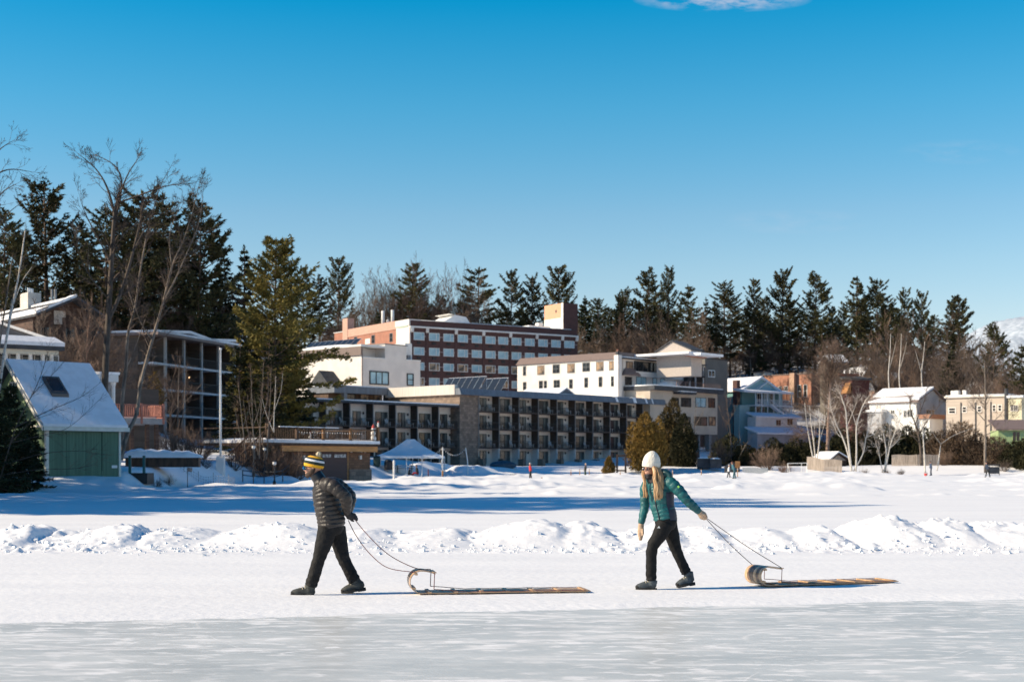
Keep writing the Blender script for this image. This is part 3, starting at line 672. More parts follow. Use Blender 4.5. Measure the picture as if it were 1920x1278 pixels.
for x0, x1, n, ph in ((690,890,5,'behind the hotel roof hatch'),(890,1085,5,'behind the three pines over the hotel roof'),(1085,1180,4,'right of the rooftop lift house'),(1180,1335,6,'behind the gabled penthouse'),(1335,1425,4,'beside the lone wide-armed pine'),(1425,1570,6,'behind the dense trio'),(1570,1690,5,'around the pine pair over the red shed'),(1690,1800,4,'over the white house')):
    for k in range(n):
        px = x0 + (x1-x0)*(k+.5+rng_f.uniform(-.3,.3))/n; Y = rng_f.uniform(368, 392); top = rng_f.uniform(556, 606); H = PZ(top, Y)-gpx(px, Y); s_ = H/24
        place('pine_tree', PV[int(rng_f.integers(0, 8))], f'shaded second-row pine {ph}, {ORD[k]} from the left there', 'pine tree', px, Y, G_2, s_, sxy=min(max(1.05/max(s_,.5)**.35, .7), 1.5))
for px, Y, top, lab in ((468,150,612,'dark spruce added for shade, hidden low behind the left side of the olive pine'),(540,157,585,'dark spruce added for shade, hidden behind the right boughs of the olive pine'),(548,164,628,'dark spruce added for shade, hidden lowest behind the olive pine, nearest the white annex'),(522,152,604,'dark spruce added for shade, hidden straight behind the olive pine trunk'),(446,145,640,'short dark spruce added for shade just right of the flagpole, left of the olive pine'),(500,141,640,'short dark spruce at the foot of the olive pine')):  # spruces round the olive pine, added to shade the tent and its snow
    H = PZ(top, Y)-gpx(px, Y); place('spruce_tree', SV[0], lab, 'spruce tree', px, Y, 'spruces among the pines', H/20, sxy=H/20*1.35/(H/20))
# brush and saplings that read as one brown mass between the trunks
rng_b = np.random.default_rng(5); bl = Leaves()
for i in range(24000):
    px = rng_b.uniform(-60, 1990); Y = rng_b.uniform(175, 350)
    if px > 480 and px < 1330 and Y < 305: continue
    if px >= 1330 and Y < (325 if px < 1540 else 262): continue
    x = PX(px, Y); z = gz(x, Y)
    if z < 4: continue
    h = rng_b.uniform(1.0, 5.5)*(1+.5*rng_b.random()); tip = rng_b.normal(0, .5, 2)
    bl.add((x, Y, z-.2), (x+tip[0], Y+tip[1], z+h), rng_b.uniform(.03,.07))
    for q in range(3):
        s_ = rng_b.uniform(.3,.9); bx, by = x+tip[0]*s_, Y+tip[1]*s_; t2 = rng_b.normal(0,.7,2)
        bl.add((bx, by, z+h*s_), (bx+t2[0], by+t2[1], z+h*s_+rng_b.uniform(.4,1.4)), .03)
tag(link('hillside_brush', bl.mesh('hillside_brush', M_BRUSH, rng_b)), 'brown leafless brush covering the slope between the trunks', 'brush', kind='stuff')
# pines on the near shore beyond the picture's left edge: they throw the long blue shadows over the lake
OFF = [(-41,44,29,0),(-47,46.5,31,5),(-36,50,27,2),(-44,54,30,4),(-58,50,33,1),(-64,59,30,0),(-66,66,32,4),(-42,68,24,5),(-45,75,25,2),(-40,82,23,0),(-47,88,22,1)]
for i, (x, y, H, vi) in enumerate(OFF):
    o = place('shore_pine', PV[vi], f'tall shore pine beyond the left edge, {ORD[i]} one along the bank', 'pine tree', 0, 10, 'shore pines beyond the left edge', H/24.0, i*1.3, sxy=1.25)
    o.location = (x, y, 0.0)
# ================================================================== buildings: helpers
class Bld:
    """a building in its own frame: x along the front, y back into the building, z up from its base"""
    def __init__(s, name, label, cat, px, Y, deg, zb=None, group=None):
        s.th = R(deg); s.X0 = PX(px, Y); s.Y0 = Y; s.zb = gz(s.X0, Y) if zb is None else zb
        s.o = thing(name, label, cat, (s.X0, Y, s.zb), s.th, group)
        s.c, s.s = math.cos(s.th), math.sin(s.th)
    def w(s, x, y): return (s.X0 + x*s.c - y*s.s, s.Y0 + x*s.s + y*s.c)
    def fu(s, px, y=0.0):
        k = (px-CX)/F; x0, y0 = s.w(0, y); return (k*y0 - x0)/(s.c - k*s.s)
    def lt(s, px, x=0.0):
        k = (px-CX)/F; x0, y0 = s.w(x, 0); return (k*y0 - x0)/(-s.s - k*s.c)
    def z(s, py, x=0.0, y=0.0): return PZ(py, s.w(x, y)[1]) - s.zb
    def part(s, name, mb, m, parent=None, smooth=False): return mb.build(name, m, parent or s.o, smooth)
    def box(s, name, a, b, m, parent=None):
        mb = MB(); mb.box(a, b); return s.part(name, mb, m, parent)
def fm(face, off):
    """(along, outwards, up) -> building frame, for the front ('F') or the left side ('L')"""
    return (lambda u, d, z: (u, off - d, z)) if face == 'F' else (lambda u, d, z: (off - d, u, z))
def win_mesh(face, w, h, mf, mg, nx=2, ny=1, fw=.07, proud=.07, sill=True, split=None):
    """frame and pane meshes around their own origin (lower left corner)"""
    g = fm(face, 0); f = MB()
    f.box(g(-fw, 0.002, -fw), g(0, proud, h+fw)); f.box(g(w, .002, -fw), g(w+fw, proud, h+fw))
    f.box(g(0, .002, h), g(w, proud, h+fw)); f.box(g(0, .002, -fw), g(w, proud + (.05 if sill else 0), 0))
    for i in range(1, nx):
        x = w*(split if (split and nx == 2) else i/nx); f.box(g(x-fw*.4, .004, 0), g(x+fw*.4, proud*.8, h))
    for j in range(1, ny):
        z = h*j/ny; f.box(g(0, .006, z-fw*.35), g(w, proud*.7, z+fw*.35))
    p = MB(); p.box(g(0, .001, 0), g(w, .022, h))
    return f.mesh('window', mf), p.mesh('pane', mg)
_wc = {}
def win(b, face, u, z, w, h, mf, mg, off=0.0, nx=2, ny=1, fw=.07, proud=.07, name='window', sill=True, parent=None, split=None):
    k = (face, round(w,2), round(h,2), mf.name, mg.name, nx, ny, fw, proud, sill, split)
    if k not in _wc: _wc[k] = win_mesh(face, w, h, mf, mg, nx, ny, fw, proud, sill, split)
    o = link(name, _wc[k][0], parent or b.o); p = fm(face, off)(u, 0, z); o.location = p
    link('pane', _wc[k][1], o); return o
def winpx(b, face, x0, x1, y0, y1, mf, mg, off=0.0, **kw):
    """a window given by its pixel box in the photograph"""
    if face == 'F':
        u0, u1 = b.fu(x0, off), b.fu(x1, off); um = (u0+u1)/2; z0, z1 = b.z(y1, um, off), b.z(y0, um, off)
    else:
        u0, u1 = sorted((b.lt(x0, off), b.lt(x1, off))); um = (u0+u1)/2; z0, z1 = b.z(y1, off, um), b.z(y0, off, um)
    return win(b, face, u0, z0, u1-u0, z1-z0, mf, mg, off, **kw)
def gable(b, x0, x1, y0, y1, ze, zr, axis, mr, ms=None, over=.4, th=.18, snow=.22, name='roof', frac=.5, parent=None, msn=None, cover=(0,1)):
    """two-pitch roof; axis 'x' = ridge along x. returns the roof part, with its snow as a child"""
    if axis == 'x': A = lambda s_, t, z: (s_, t, z); s0, s1, t0, t1 = x0-over, x1+over, y0, y1
    else: A = lambda s_, t, z: (t, s_, z); s0, s1, t0, t1 = y0-over, y1+over, x0, x1
    tm = t0 + (t1-t0)*frac; sl0 = (zr-ze)/(tm-t0); sl1 = (zr-ze)/(t1-tm); e0 = over*.8; e1 = over*.8
    mb = MB()
    def slab(m, s0, s1, za, thick, ex, lift):
        pa = [(t0-ex, ze - sl0*ex), (tm, zr)]; pb = [(tm, zr), (t1+ex, ze - sl1*ex)]
        for (ta, z_a), (tb, z_b) in (pa, pb):
            q0 = [A(s0, ta, z_a+lift), A(s1, ta, z_a+lift), A(s1, tb, z_b+lift), A(s0, tb, z_b+lift)]
            q1 = [(p[0], p[1], p[2]+thick) for p in q0]; m.hull8(q0, q1)
    slab(mb, s0, s1, 0, th, e0, 0.0); r = b.part(name, mb, mr, parent)
    if snow:
        sb = MB(); d = (s1-s0); slab(sb, s0+d*cover[0]+.05, s0+d*cover[1]-.05, 0, snow, e0*.8, th+.004); b.part('roof_snow', sb, msn or M_SNOW, r)
    return r
def gable_end(b, axis, at, thick, t0, t1, ze, zr, m, name='gable_wall', frac=.5, z0=None):
    tm = t0+(t1-t0)*frac; mb = MB(); z0 = ze if z0 is None else z0
    poly = [(t0, z0), (t1, z0), (t1, ze), (tm, zr), (t0, ze)] if z0 < ze else [(t0, ze), (t1, ze), (tm, zr)]
    if axis == 'x': mb.prism([(at, t, z) for t, z in poly], (thick, 0, 0))
    else: mb.prism([(t, at, z) for t, z in poly], (0, thick, 0))
    return b.part(name, mb, m)
def snow_slab(b, x0, x1, y0, y1, z, h=.25, seed=0, name='roof_snow', parent=None, res=1.2):
    """soft-edged layer of snow on a flat roof"""
    nx = max(4, int((x1-x0)/res)); ny = max(4, int((y1-y0)/res)); mb = MB(); vs = []
    for i in range(nx+1):
        for j in range(ny+1):
            ed = min(i, nx-i, j, ny-j); k = 0.45 if ed == 0 else (0.85 if ed == 1 else 1.0)
            x = x0+(x1-x0)*i/nx; y = y0+(y1-y0)*j/ny
            vs.append((x, y, z + h*k*(.8+.5*float(vnoise(x*.5+seed*7, y*.5, seed)))))
    fs = [(i*(ny+1)+j, (i+1)*(ny+1)+j, (i+1)*(ny+1)+j+1, i*(ny+1)+j+1) for i in range(nx) for j in range(ny)]
    mb.add(vs, fs)
    mb.add([(x0,y0,z+h*.8),(x1,y0,z+h*.8),(x1,y1,z+h*.8),(x0,y1,z+h*.8),(x0,y0,z+.004),(x1,y0,z+.004),(x1,y1,z+.004),(x0,y1,z+.004)], [(0,1,5,4),(1,2,6,5),(2,3,7,6),(3,0,4,7)])
    return b.part(name, mb, M_SNOW, parent, True)
def railing_mb(w, h=1.05, step=.13, bar=.018, post=None, mid=False):
    mb = MB(); mb.box((0,-.03,h-.05),(w,.03,h)); mb.box((0,-.02,.08),(w,.02,.12))
    n = int(w/step)
    for i in range(1, n): mb.box((w*i/n-bar,-.012,.12),(w*i/n+bar,.012,h-.05))
    if post:
        for x in post: mb.box((x-.05,-.05,0),(x+.05,.05,h+.04))
    return mb
M_SNOW = mat('snow', (.86,.86,.87), .7, var=.04, scale=2, bump=.3, bscale=6, spec=.15)
M_GLASS = mat('dark_glass', (.030,.036,.042), .12, var=.5, scale=.35, spec=.6)
M_GLASSB = mat('curtain_sky_glass', (.40,.62,.70), .15, col2=(.22,.40,.50), scale=.30, rlo=.38, rhi=.55, spec=.6)  # curtains plus blue sky reflection painted into the pane colour
M_GLASSW = mat('warm_glass', (.42,.28,.17), .2, col2=(.05,.05,.05), scale=.55, rlo=.42, rhi=.56, spec=.5)
M_WHITE = mat('white_paint', (.76,.75,.72), .6, var=.06, scale=.6)
M_CREAM = mat('cream_stucco', (.78,.72,.66), .85, var=.05, scale=.4)
M_STUCCO = mat('beige_stucco', (.74,.66,.58), .85, var=.07, scale=.5)
M_DARKF = mat('dark_frame', (.035,.038,.038), .5)
M_GREYF = mat('grey_trim', (.20,.21,.22), .6, var=.1)
M_SHINGLE = shingle_mat('dark_shingle', (.085,.060,.046), (.052,.038,.030), 4, 5)
M_STONE = shingle_mat('stone_facing', (.30,.215,.16), (.165,.12,.09), 1.6, 2.6, mortar=(.10,.08,.065))
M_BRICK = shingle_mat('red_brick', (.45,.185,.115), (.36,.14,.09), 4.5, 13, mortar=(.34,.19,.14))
M_BRICKD = shingle_mat('dark_and_shaded_brick', (.115,.050,.044), (.088,.038,.035), 4.5, 13, mortar=(.09,.055,.05))  # brick darkened for the shaded hotel fronts; also the teal house chimney
M_BROWNM = mat('brown_metal', (.20,.145,.125), .6, var=.08, scale=1.5, stretch=(3,3,.2))
M_SLATEM = mat('slate_metal', (.145,.165,.195), .55, var=.12, scale=1.2, stretch=(2,2,.2))
M_GREYW = mat('grey_siding', (.165,.150,.130), .8, var=.06, scale=.5)
M_DKROOF = mat('dark_roof', (.055,.058,.065), .8, var=.2, scale=1.5)
M_BLACK = mat('black_metal', (.018,.018,.02), .5)
M_WOODD = mat('dark_timber', (.075,.042,.026), .8, var=.3, scale=3, stretch=(1,1,.3))
M_WOOD = mat('warm_timber', (.34,.16,.055), .7, var=.25, scale=3, stretch=(.3,.3,2))
M_PANEL = mat('solar_glass', (.016,.026,.042), .35, spec=.3)
M_ALU = mat('aluminium', (.58,.60,.62), .4, metal=.6)
M_LAMPOFF = mat('lamp_metal', (.03,.028,.026), .4)
M_LAMPON = mat('lamp_glow', (.9,.6,.3), .4, emis=(1.0,.62,.30), estr=1.3)
M_FROST = mat('frosted_lamp', (.78,.74,.68), .4)
# ================================================================== the lakeside hotel with balconies (stone tower + two wings)
H = Bld('balcony_hotel', 'long lakeside hotel of dark balconies with a stone tower and slate metal roof edge', 'hotel', 862, 226, 48, 1.35)
zroof = H.z(727.5, 0, 0); zlint = H.z(739, 0, 0)
uS = H.fu(897); uE = H.fu(1241); D = 1.45; DEP = 16.6
FZ = [H.z(869, uS), H.z(837.5, uS), H.z(802.6, uS), H.z(769.3, uS)]; FZ[0] = 0.12
mb = MB(); mb.box((0, 0, -1), (uS, DEP-.05, zlint)); stone = H.part('stone_tower', mb, M_STONE)
mb = MB(); mb.box((uS+.01, D, -1), (uE, DEP-.05, zlint)); H.part('wall', mb, M_STUCCO)
# fascia of sloped slate metal, its left return of pale metal, flat roof
mb = MB(); mb.prism([(-.45, -.75, zlint-.05), (-.45, -.35, zroof), (-.45, .6, zroof), (-.45, .6, zlint-.05)], (uE+.9, 0, 0))
fas = H.part('roof_fascia', mb, M_SLATEM)
mb = MB(); mb.box((-.55, .62, zlint-.02), (.2, DEP+.1, H.z(721.5, 0, 2))); H.part('side_fascia', mb, mat('pale_ribbed_metal', (.60,.55,.49), .6, var=.1, scale=2, stretch=(1,6,.1)))
mb = MB(); mb.box((.21, .62, zlint), (uE, DEP-.06, zroof-.08)); rf = H.part('roof', mb, M_DKROOF)
snow_slab(H, uE*.30, uE-.3, .8, DEP-1, zroof-.075, .30, 3, parent=rf)
snow_slab(H, .5, uE*.12, 6, DEP-1, zroof-.075, .25, 4, parent=rf)
# melt-water staining and drips of snow over the right end of the fascia
for px in (1150, 1183, 1206, 1218):
    u = H.fu(px); mb = MB(); mb.prism([(u, -.77, zlint+.05), (u, -.40, zroof+.03), (u, .2, zroof+.1), (u, .2, zlint+.3)], (.55+.3*math.sin(px), 0, 0)); H.part('snow_tongue', mb, M_SNOW, fas)
# bays
NB = 10; uB = H.fu(1174.6); bw = (uB-uS)/8.0
M_DIV = M_SHINGLE; M_DIVG = mat('pale_partition', (.66,.63,.60), .8, var=.06)
rail_me = railing_mb(bw-.16, 1.05, .2, .012).mesh('railing', M_BLACK)
door_me = {}
def sliding_door(tag_, w, h):
    if tag_ in door_me: return door_me[tag_]
    f = MB(); fw = .07
    for x in (0, w*.5-fw/2, w-fw): f.box((x, -.10, 0), (x+fw, -.002, h))
    f.box((fw, -.10, h-fw), (w-fw, -.004, h)); f.box((fw, -.10, 0), (w-fw, -.004, .06))
    g1 = MB(); g1.box((fw, -.04, .06), (w*.5-fw/2, -.02, h-fw)); g2 = MB(); g2.box((w*.5+fw/2, -.04, .06), (w-fw, -.02, h-fw))
    door_me[tag_] = (f.mesh('sliding_door', M_DARKF), g1.mesh('glass', M_GLASS), g2.mesh('glass', M_CURT)); return door_me[tag_]
M_CURT = mat('curtain_behind_glass', (.15,.17,.165), .25, col2=(.045,.055,.058), scale=.8, stretch=(3,3,.1), rlo=.42, rhi=.56, spec=.5)
lm = MB(); lm.lathe([(.02,-.28),(.11,-.24),(.13,-.02),(.16,0),(.05,.10),(.02,.14)], n=8); lm.box((-.03,0,-.02),(.03,.2,.05)); lamp_off = lm.mesh('wall_lamp', M_LAMPOFF)
lm = MB(); lm.lathe([(.01,-.25),(.10,-.23),(.12,-.03),(.02,-.02)], n=8); lamp_gl = lm.mesh('lamp_glass', M_LAMPON)
def bay(b, u, y0, z, h, w, kind, floor, lit=False):
    """door, lamp and railing of one room; back wall D behind the front"""
    vis = 1.55
    if kind == 0: du, dw = u+vis+.25, 1.55
    else: du, dw = u+vis+.20, 2.45
    fr, ga, gb = sliding_door((kind, floor > 0), dw, 2.15)
    d = link('sliding_door', fr, b.o); d.location = (du, y0+D-.003, z+.02)
    link('glass', ga if kind else gb, d); link('glass', gb if kind else ga, d)
    if kind == 0:
        l = link('wall_lamp', lamp_off, b.o); l.location = (u+vis+2.25, y0+D-.20, z+1.98)
        if lit: link('lamp_glass', lamp_gl, l)
    if floor > 0:
        r = link('railing', rail_me if abs(w-bw) < .01 else rail_meL, b.o); r.location = (u+.08, y0-.02, z+.03)
lit = {(0,0),(0,1),(0,3)}
for k in range(NB):
    u = uS + k*bw
    for fl in range(4):
        zt = FZ[fl+1] if fl < 3 else zlint
        bay(H, u, 0, FZ[fl], zt-FZ[fl], bw, k % 2, fl, (k, fl) in lit or (k == 2 and fl == 9))
# partitions between rooms and balcony slabs: dark above, pale on the ground floor
for k in range(NB+1):
    u = uS + k*bw
    mb = MB(); mb.box((u-.09, 0, FZ[1]-.15), (u+.09, D-.004, zlint)); H.part('partition', mb, M_DIV)
    if k: 
        mb = MB(); mb.box((u-.10, -.06, -.6), (u+.10, D-.004, FZ[1]-.154)); H.part('partition', mb, M_DIVG)
    mb = MB(); mb.box((u-.10, -.12, FZ[1]-.15), (u+.05, -.004, zlint-.06)); H.part('front_post', mb, mat('post_grey', (.21,.19,.175), .8) if k == 0 else bpy.data.materials['post_grey'])
for fl in (1, 2, 3):
    mb = MB()
    for k in range(NB): mb.box((uS+k*bw+.094, -.10, FZ[fl]-.22), (uS+(k+1)*bw-.094, D-.006, FZ[fl]))
    H.part('balcony_floor', mb, M_SHINGLE)
    hb = MB()
    for k in range(NB): hb.box((uS+k*bw+.1, .04, FZ[fl]-.50), (uS+(k+1)*bw-.1, .16, FZ[fl]-.224))
# little gable rising from the roof
gu0, gu1 = H.fu(1030), H.fu(1066)
mb = MB(); gx0, gx1 = H.fu(1046, 1.2), H.fu(1075, 1.2); gm = (gx0+gx1)/2; gzp = H.z(728.5, gm, 1.2)
mb.prism([(gx0, 1.2, zroof-.2), (gx1, 1.2, zroof-.2), (gm, 1.2, gzp)], (0, 9, 0)); dg_ = H.part('roof_gable', mb, M_SLATEM)
mb = MB()
for a_, b_ in (((gx0-.3, zroof-.12), (gm, gzp+.05)), ((gm, gzp+.05), (gx1+.3, zroof-.12))):
    mb.hull8([(a_[0], .9, a_[1]), (a_[0], 10.4, a_[1]), (b_[0], 10.4, b_[1]), (b_[0], .9, b_[1])], [(a_[0], .9, a_[1]+.2), (a_[0], 10.4, a_[1]+.2), (b_[0], 10.4, b_[1]+.2), (b_[0], .9, b_[1]+.2)])
H.part('gable_snow', mb, M_SNOW, dg_)
# left wing, three storeys
yL = .6; uL0 = H.fu(606, yL); uL1 = -.02; uLa = H.fu(611, yL); bwl = (H.fu(860.5, yL) - uLa)/6
zlr = H.z(763, -1, yL)
mb = MB(); mb.box((uL0-6, yL+D, -1), (uL1-.01, DEP-.3, zlr-.02)); H.part('wall', mb, M_STUCCO)
rail_meL = railing_mb(bwl-.16, 1.05, .2, .012).mesh('railing', M_BLACK)
mb = MB(); mb.box((uL0-7, yL-.55, zlr), (uL1-.02, DEP-.2, zlr+.30)); rfl = H.part('roof', mb, M_DKROOF)
snow_slab(H, uL0-6.9, uL1-.1, yL-.5, 12, zlr+.304, .24, 5, parent=rfl, res=1.0)
for k in range(-1, 6):
    u = uLa + k*bwl
    for fl in range(3): bay(H, u, yL, FZ[fl], 2.9, bwl, (k+1) % 2 if k != 1 else 0, fl)
for k in range(-1, 7):
    u = uLa + k*bwl
    if k < 6:
        mb = MB(); mb.box((u-.09, yL, FZ[1]-.15), (u+.09, yL+D-.004, zlr-.004)); H.part('partition', mb, M_DIV)
        mb = MB(); mb.box((u-.10, yL-.10, FZ[1]-.15), (u+.05, yL-.004, zlr-.006)); H.part('front_post', mb, bpy.data.materials['post_grey'])
        mb = MB(); mb.box((u-.10, yL-.06, -.6), (u+.10, yL+D-.004, FZ[1]-.154)); H.part('partition', mb, M_DIV)
for fl in (1, 2):
    mb = MB()
    for k in range(-1, 6): mb.box((uLa+k*bwl+.094, yL-.09, FZ[fl]-.22), (uLa+(k+1)*bwl-.094, yL+D-.006, FZ[fl]))
    H.part('balcony_floor', mb, M_SHINGLE)
# stone walls shading the foot of the terraces
for k in range(0, NB, 1):
    u = uS + k*bw; mb = MB(); mb.box((u-.35, -1.3, -.8), (u+.35, -.15, .95)); H.part('terrace_pier', mb, M_STONE)
# upper lounge behind the left wing: dark band of metal over a recessed dark storey
yU = DEP; uU0 = H.fu(622, yU); zt1, zb1 = H.z(724.5, -8, yU), H.z(737.5, -8, yU)
mb = MB(); mb.box((uU0, yU-.6, zb1), (-.56, yU+6, zt1)); lf = H.part('lounge_fascia', mb, M_SLATEM)
snow_slab(H, uU0+.2, -.7, yU-.4, yU+5.6, zt1+.002, .22, 8, parent=lf)
mb = MB(); mb.box((uU0+.3, yU+1.2, 4), (-.6, yU+6, zb1-.01)); H.part('lounge_wall', mb, mat('lounge_wood', (.10,.055,.03), .7, var=.5, scale=.5, stretch=(2,2,.1)))
for px in (650, 676, 701, 719):
    u = H.fu(px, yU+1.2); win(H, 'F', u, H.z(750, u, yU+1.2)-.3, 1.7, 1.75, M_DARKF, M_GLASSW if px in (676, 701) else M_GLASS, off=yU+1.2, nx=2)
mb = MB(); mb.box((H.fu(644, yU)-.3, yU-.5, 3), (H.fu(644, yU)+.35, yU+.3, zb1-.004)); H.part('lounge_post', mb, M_GREYF)
# ----- roof-top solar collectors: each tilted row is its own thing
def solar(lab, b, x, y0, n, pw, rise, run, zb, gap=.05):
    wx, wy = b.w(x, y0); o = thing('solar_array', lab, 'solar panels', (wx, wy, b.zb+zb), b.th, 'solar panel rows on the roofs')
    for i in range(n):
        a, e = i*pw+gap, (i+1)*pw-gap; fr = MB(); t = .03
        nrm = Vector((-rise, 0, run)).normalized()
        q = [Vector((0,a,0)), Vector((0,e,0)), Vector((run,e,rise)), Vector((run,a,rise))]
        fr.hull8([p - nrm*t for p in q], q); po = fr.build('panel', M_ALU, o)
        q2 = [Vector((0,a+.035,0))+Vector((run,0,rise))*.04, Vector((0,e-.035,0))+Vector((run,0,rise))*.04, Vector((0,e-.035,0))+Vector((run,0,rise))*.96, Vector((0,a+.035,0))+Vector((run,0,rise))*.96]
        g = MB(); g.hull8([p + nrm*.003 for p in q2], [p + nrm*.02 for p in q2]); g.build('collector_glass', M_PANEL, po)
    lg = MB()
    for i in range(n+1):
        y = i*pw; lg.tube([(run, y, 0), (run, y, rise)], .03, 4); lg.tube([(0, y, -.05), (run, y, -.05)], .03, 4)
    lg.build('support_frame', M_ALU, o)
    sn = MB(); sn.ell((-.1, n*pw*.5, .02), (.55, n*pw*.5, .22), 10, 6); sn.build('drifted_snow', M_SNOW, o, True)
solar('longer tilted row of solar panels on the hotel roof above the stone tower', H, H.fu(897.6, 1), 1, 6, 1.45, 2.35, 1.9, zroof-.02)
solar('shorter tilted row of three solar panels on the hotel roof, right of the longer row', H, H.fu(939, 1), 1, 3, 1.7, 2.35, 1.9, zroof-.02)

# ----- balcony chairs: slatted armchairs, two to a room
def chair_meshes(mt):
    s = MB()
    for i in range(5): s.box((-.28+i*.115, -.30, .36), (-.28+i*.115+.10, .25, .385))
    b = MB(); tilt = Matrix.Rotation(R(-18), 4, 'X'); T = Matrix.Translation((0, .24, .34)) @ tilt
    for i in range(5):
        h = .72 + .10*(2-abs(i-2)); b.box((-.28+i*.115, -.012, 0), (-.28+i*.115+.10, .012, h), T)
    arms = MB()
    for sx in (-1, 1): arms.box((sx*.30-.05*(sx < 0)-.0, -.36, .56), (sx*.30+.10*(1 if sx > 0 else 0)-.05*(sx < 0), .36, .585))
    lg = MB(); lg.box((-.03,-.03,0),(.03,.03,.56)); bl = MB(); bl.box((-.03,-.03,0),(.03,.03,.36))
    return s.mesh('seat', mt), b.mesh('backrest', mt), arms.mesh('armrests', mt), lg.mesh('leg', mt), bl.mesh('leg', mt)
M_CHW = mat('pale_chair', (.66,.66,.66), .6, var=.1); M_CHD = mat('dark_chair', (.06,.062,.07), .6)
def chair_proto(mt, nm):
    o = thing(nm, 'x', 'chair'); s, b, a, l, bl = chair_meshes(mt)
    link('seat', s, o); link('backrest', b, o); link('armrest', a, o)
    for sx in (-.31, .31):
        q = link('leg', l, o); q.location = (sx, -.28, 0); q = link('leg', bl, o); q.location = (sx, .28, 0)
    return o
CH = [chair_proto(M_CHW, 'balcony_chair'), chair_proto(M_CHD, 'balcony_chair')]; used = [False, False]
def put_chair(kind, b, x, y, z, rz, lab, grp='chairs on the hotel balconies'):
    o = CH[kind] if not used[kind] else copy_tree(CH[kind]); used[kind] = True
    wx, wy = b.w(x, y); o.location = (wx, wy, b.zb + z); o.rotation_euler = (0, 0, b.th + rz); o['label'] = lab; o['group'] = grp
rng_c = np.random.default_rng(9); FLN = ['ground', 'second', 'third', 'top']
for k in range(8):
    for fl in range(4):
        for side in (0, 1):
            if fl == 0 and side == 1: continue
            kind = 1 if fl == 0 or rng_c.random() < .25 else 0
            x = uS + k*bw + (1.0 if side == 0 else bw-1.0) + rng_c.uniform(-.2,.2)
            put_chair(kind, H, x, .62, FZ[fl]+.03, rng_c.uniform(-.5,.5), f"{'dark' if kind else 'pale'} slatted armchair, {'left' if side == 0 else 'right'} one on the {ORD[k]} {'terrace' if fl == 0 else 'balcony'} right of the stone tower, {FLN[fl]} floor")
for k in range(0, 6):
    for fl in (1, 2):
        for side in (0, 1):
            if fl == 1 and k < 2: continue
            x = uLa + k*bwl + (1.1 if side == 0 else bwl-1.0) + rng_c.uniform(-.2,.2)
            put_chair(0, H, x, yL+.62, FZ[fl]+.03, rng_c.uniform(-.5,.5), f"pale slatted armchair, {'left' if side == 0 else 'right'} one on the {ORD[5-k]} balcony left of the stone tower, {['','middle','top'][fl]} floor")

# ================================================================== white annex behind the left wing
A = Bld('white_annex', 'white flat-roofed annex with brown roof band and roof terraces behind the left balcony wing', 'building', 678, 258, 48, 3.0)
L_, W_ = A.lt(546), A.fu(788); zt = A.z(649, 0, 0); zn = A.z(670, 2, 0); zc = A.z(675.5, W_-1, 0)
u1, u2 = A.fu(722), A.fu(762)
mb = MB(); mb.box((0, 0, -1), (W_, L_, zc)); A.part('wall', mb, M_CREAM)
mb = MB(); mb.box((.003, .003, zc+.002), (u2, 2.6, zn)); mb.box((u1, .003, zn+.002), (u2, 9, A.z(645.5, u1, 0))); A.part('parapet_block', mb, M_CREAM)
mb = MB(); mb.box((.003, 2.62, zc+.002), (u1-.01, L_-.01, zt-.05)); A.part('upper_wall', mb, M_CREAM)
mb = MB(); mb.box((-.25, 2.0, A.z(666, 0, 1)), (-.002, L_+.2, zt)); bb = A.part('roof_band', mb, M_BROWNM)
mb = MB(); mb.box((-.25, -.10, A.z(666, 0, 1)), (-.004, 1.99, zt)); A.part('roof_band', mb, M_BROWNM)
mb = MB(); mb.box((-.3, -.15, zt+.003), (u1-.012, L_+.3, zt+.38)); rfa = A.part('roof_slab', mb, M_WHITE)
mb = MB(); mb.box((u1-.15, -.12, A.z(645.5, u1, 0)+.003), (u2+.3, 9.2, A.z(645.5, u1, 0)+.18)); A.part('parapet_cap', mb, M_GREYF)
mb = MB(); mb.box((A.fu(709, 2.6), 2.5, zn+.01), (A.fu(719.5, 2.6), 2.618, zn+2.0)); A.part('terrace_door', mb, M_DARKF)
mb = MB(); mb.box((-.2,-.12,zn-.12),(u1,.0-.004,zn+.08)); mb.box((u2,-.12,zc-.15),(W_+.05,-.004,zc+.08)); A.part('terrace_ledge', mb, M_WHITE)
mb = MB(); mb.box((u2+.8, 1.2, zc+.003), (u2+2.6, 4, A.z(643, u2+1, 1.2))); A.part('stair_head', mb, M_WHITE)
mb = MB(); mb.box((u2+.9, .6, zc+.004), (u2+1.7, 1.1, zc+.95)); A.part('air_unit', mb, M_GREYF)
winpx(A, 'F', 694, 727, 698, 719, M_DARKF, M_GLASSB, nx=3, fw=.22, proud=.14)
winpx(A, 'F', 764, 773.5, 702, 721, M_DARKF, M_GLASSB, nx=1, ny=2, fw=.2, proud=.14)
mb = MB(); mb.tube([(.1, -.12, 2), (.1, -.12, zt-.4)], .07, 6); A.part('downpipe', mb, M_BROWNM)
# low dark gable in front of the annex's left side
mb = MB(); gx = -3.5; ga, gb = A.lt(620, gx), A.lt(576, gx); gzk = A.z(694, gx, (ga+gb)/2)
mb.prism([(gx, ga, gzk-3.2), (gx, gb, gzk-3.2), (gx, (ga+gb)/2, gzk)], (3.4, 0, 0)); A.part('entrance_gable', mb, M_DKROOF)
solar('low row of solar panels along the roof edge of the white annex', A, .6, 2.4, 9, 1.6, 1.3, 1.6, zt+.45)

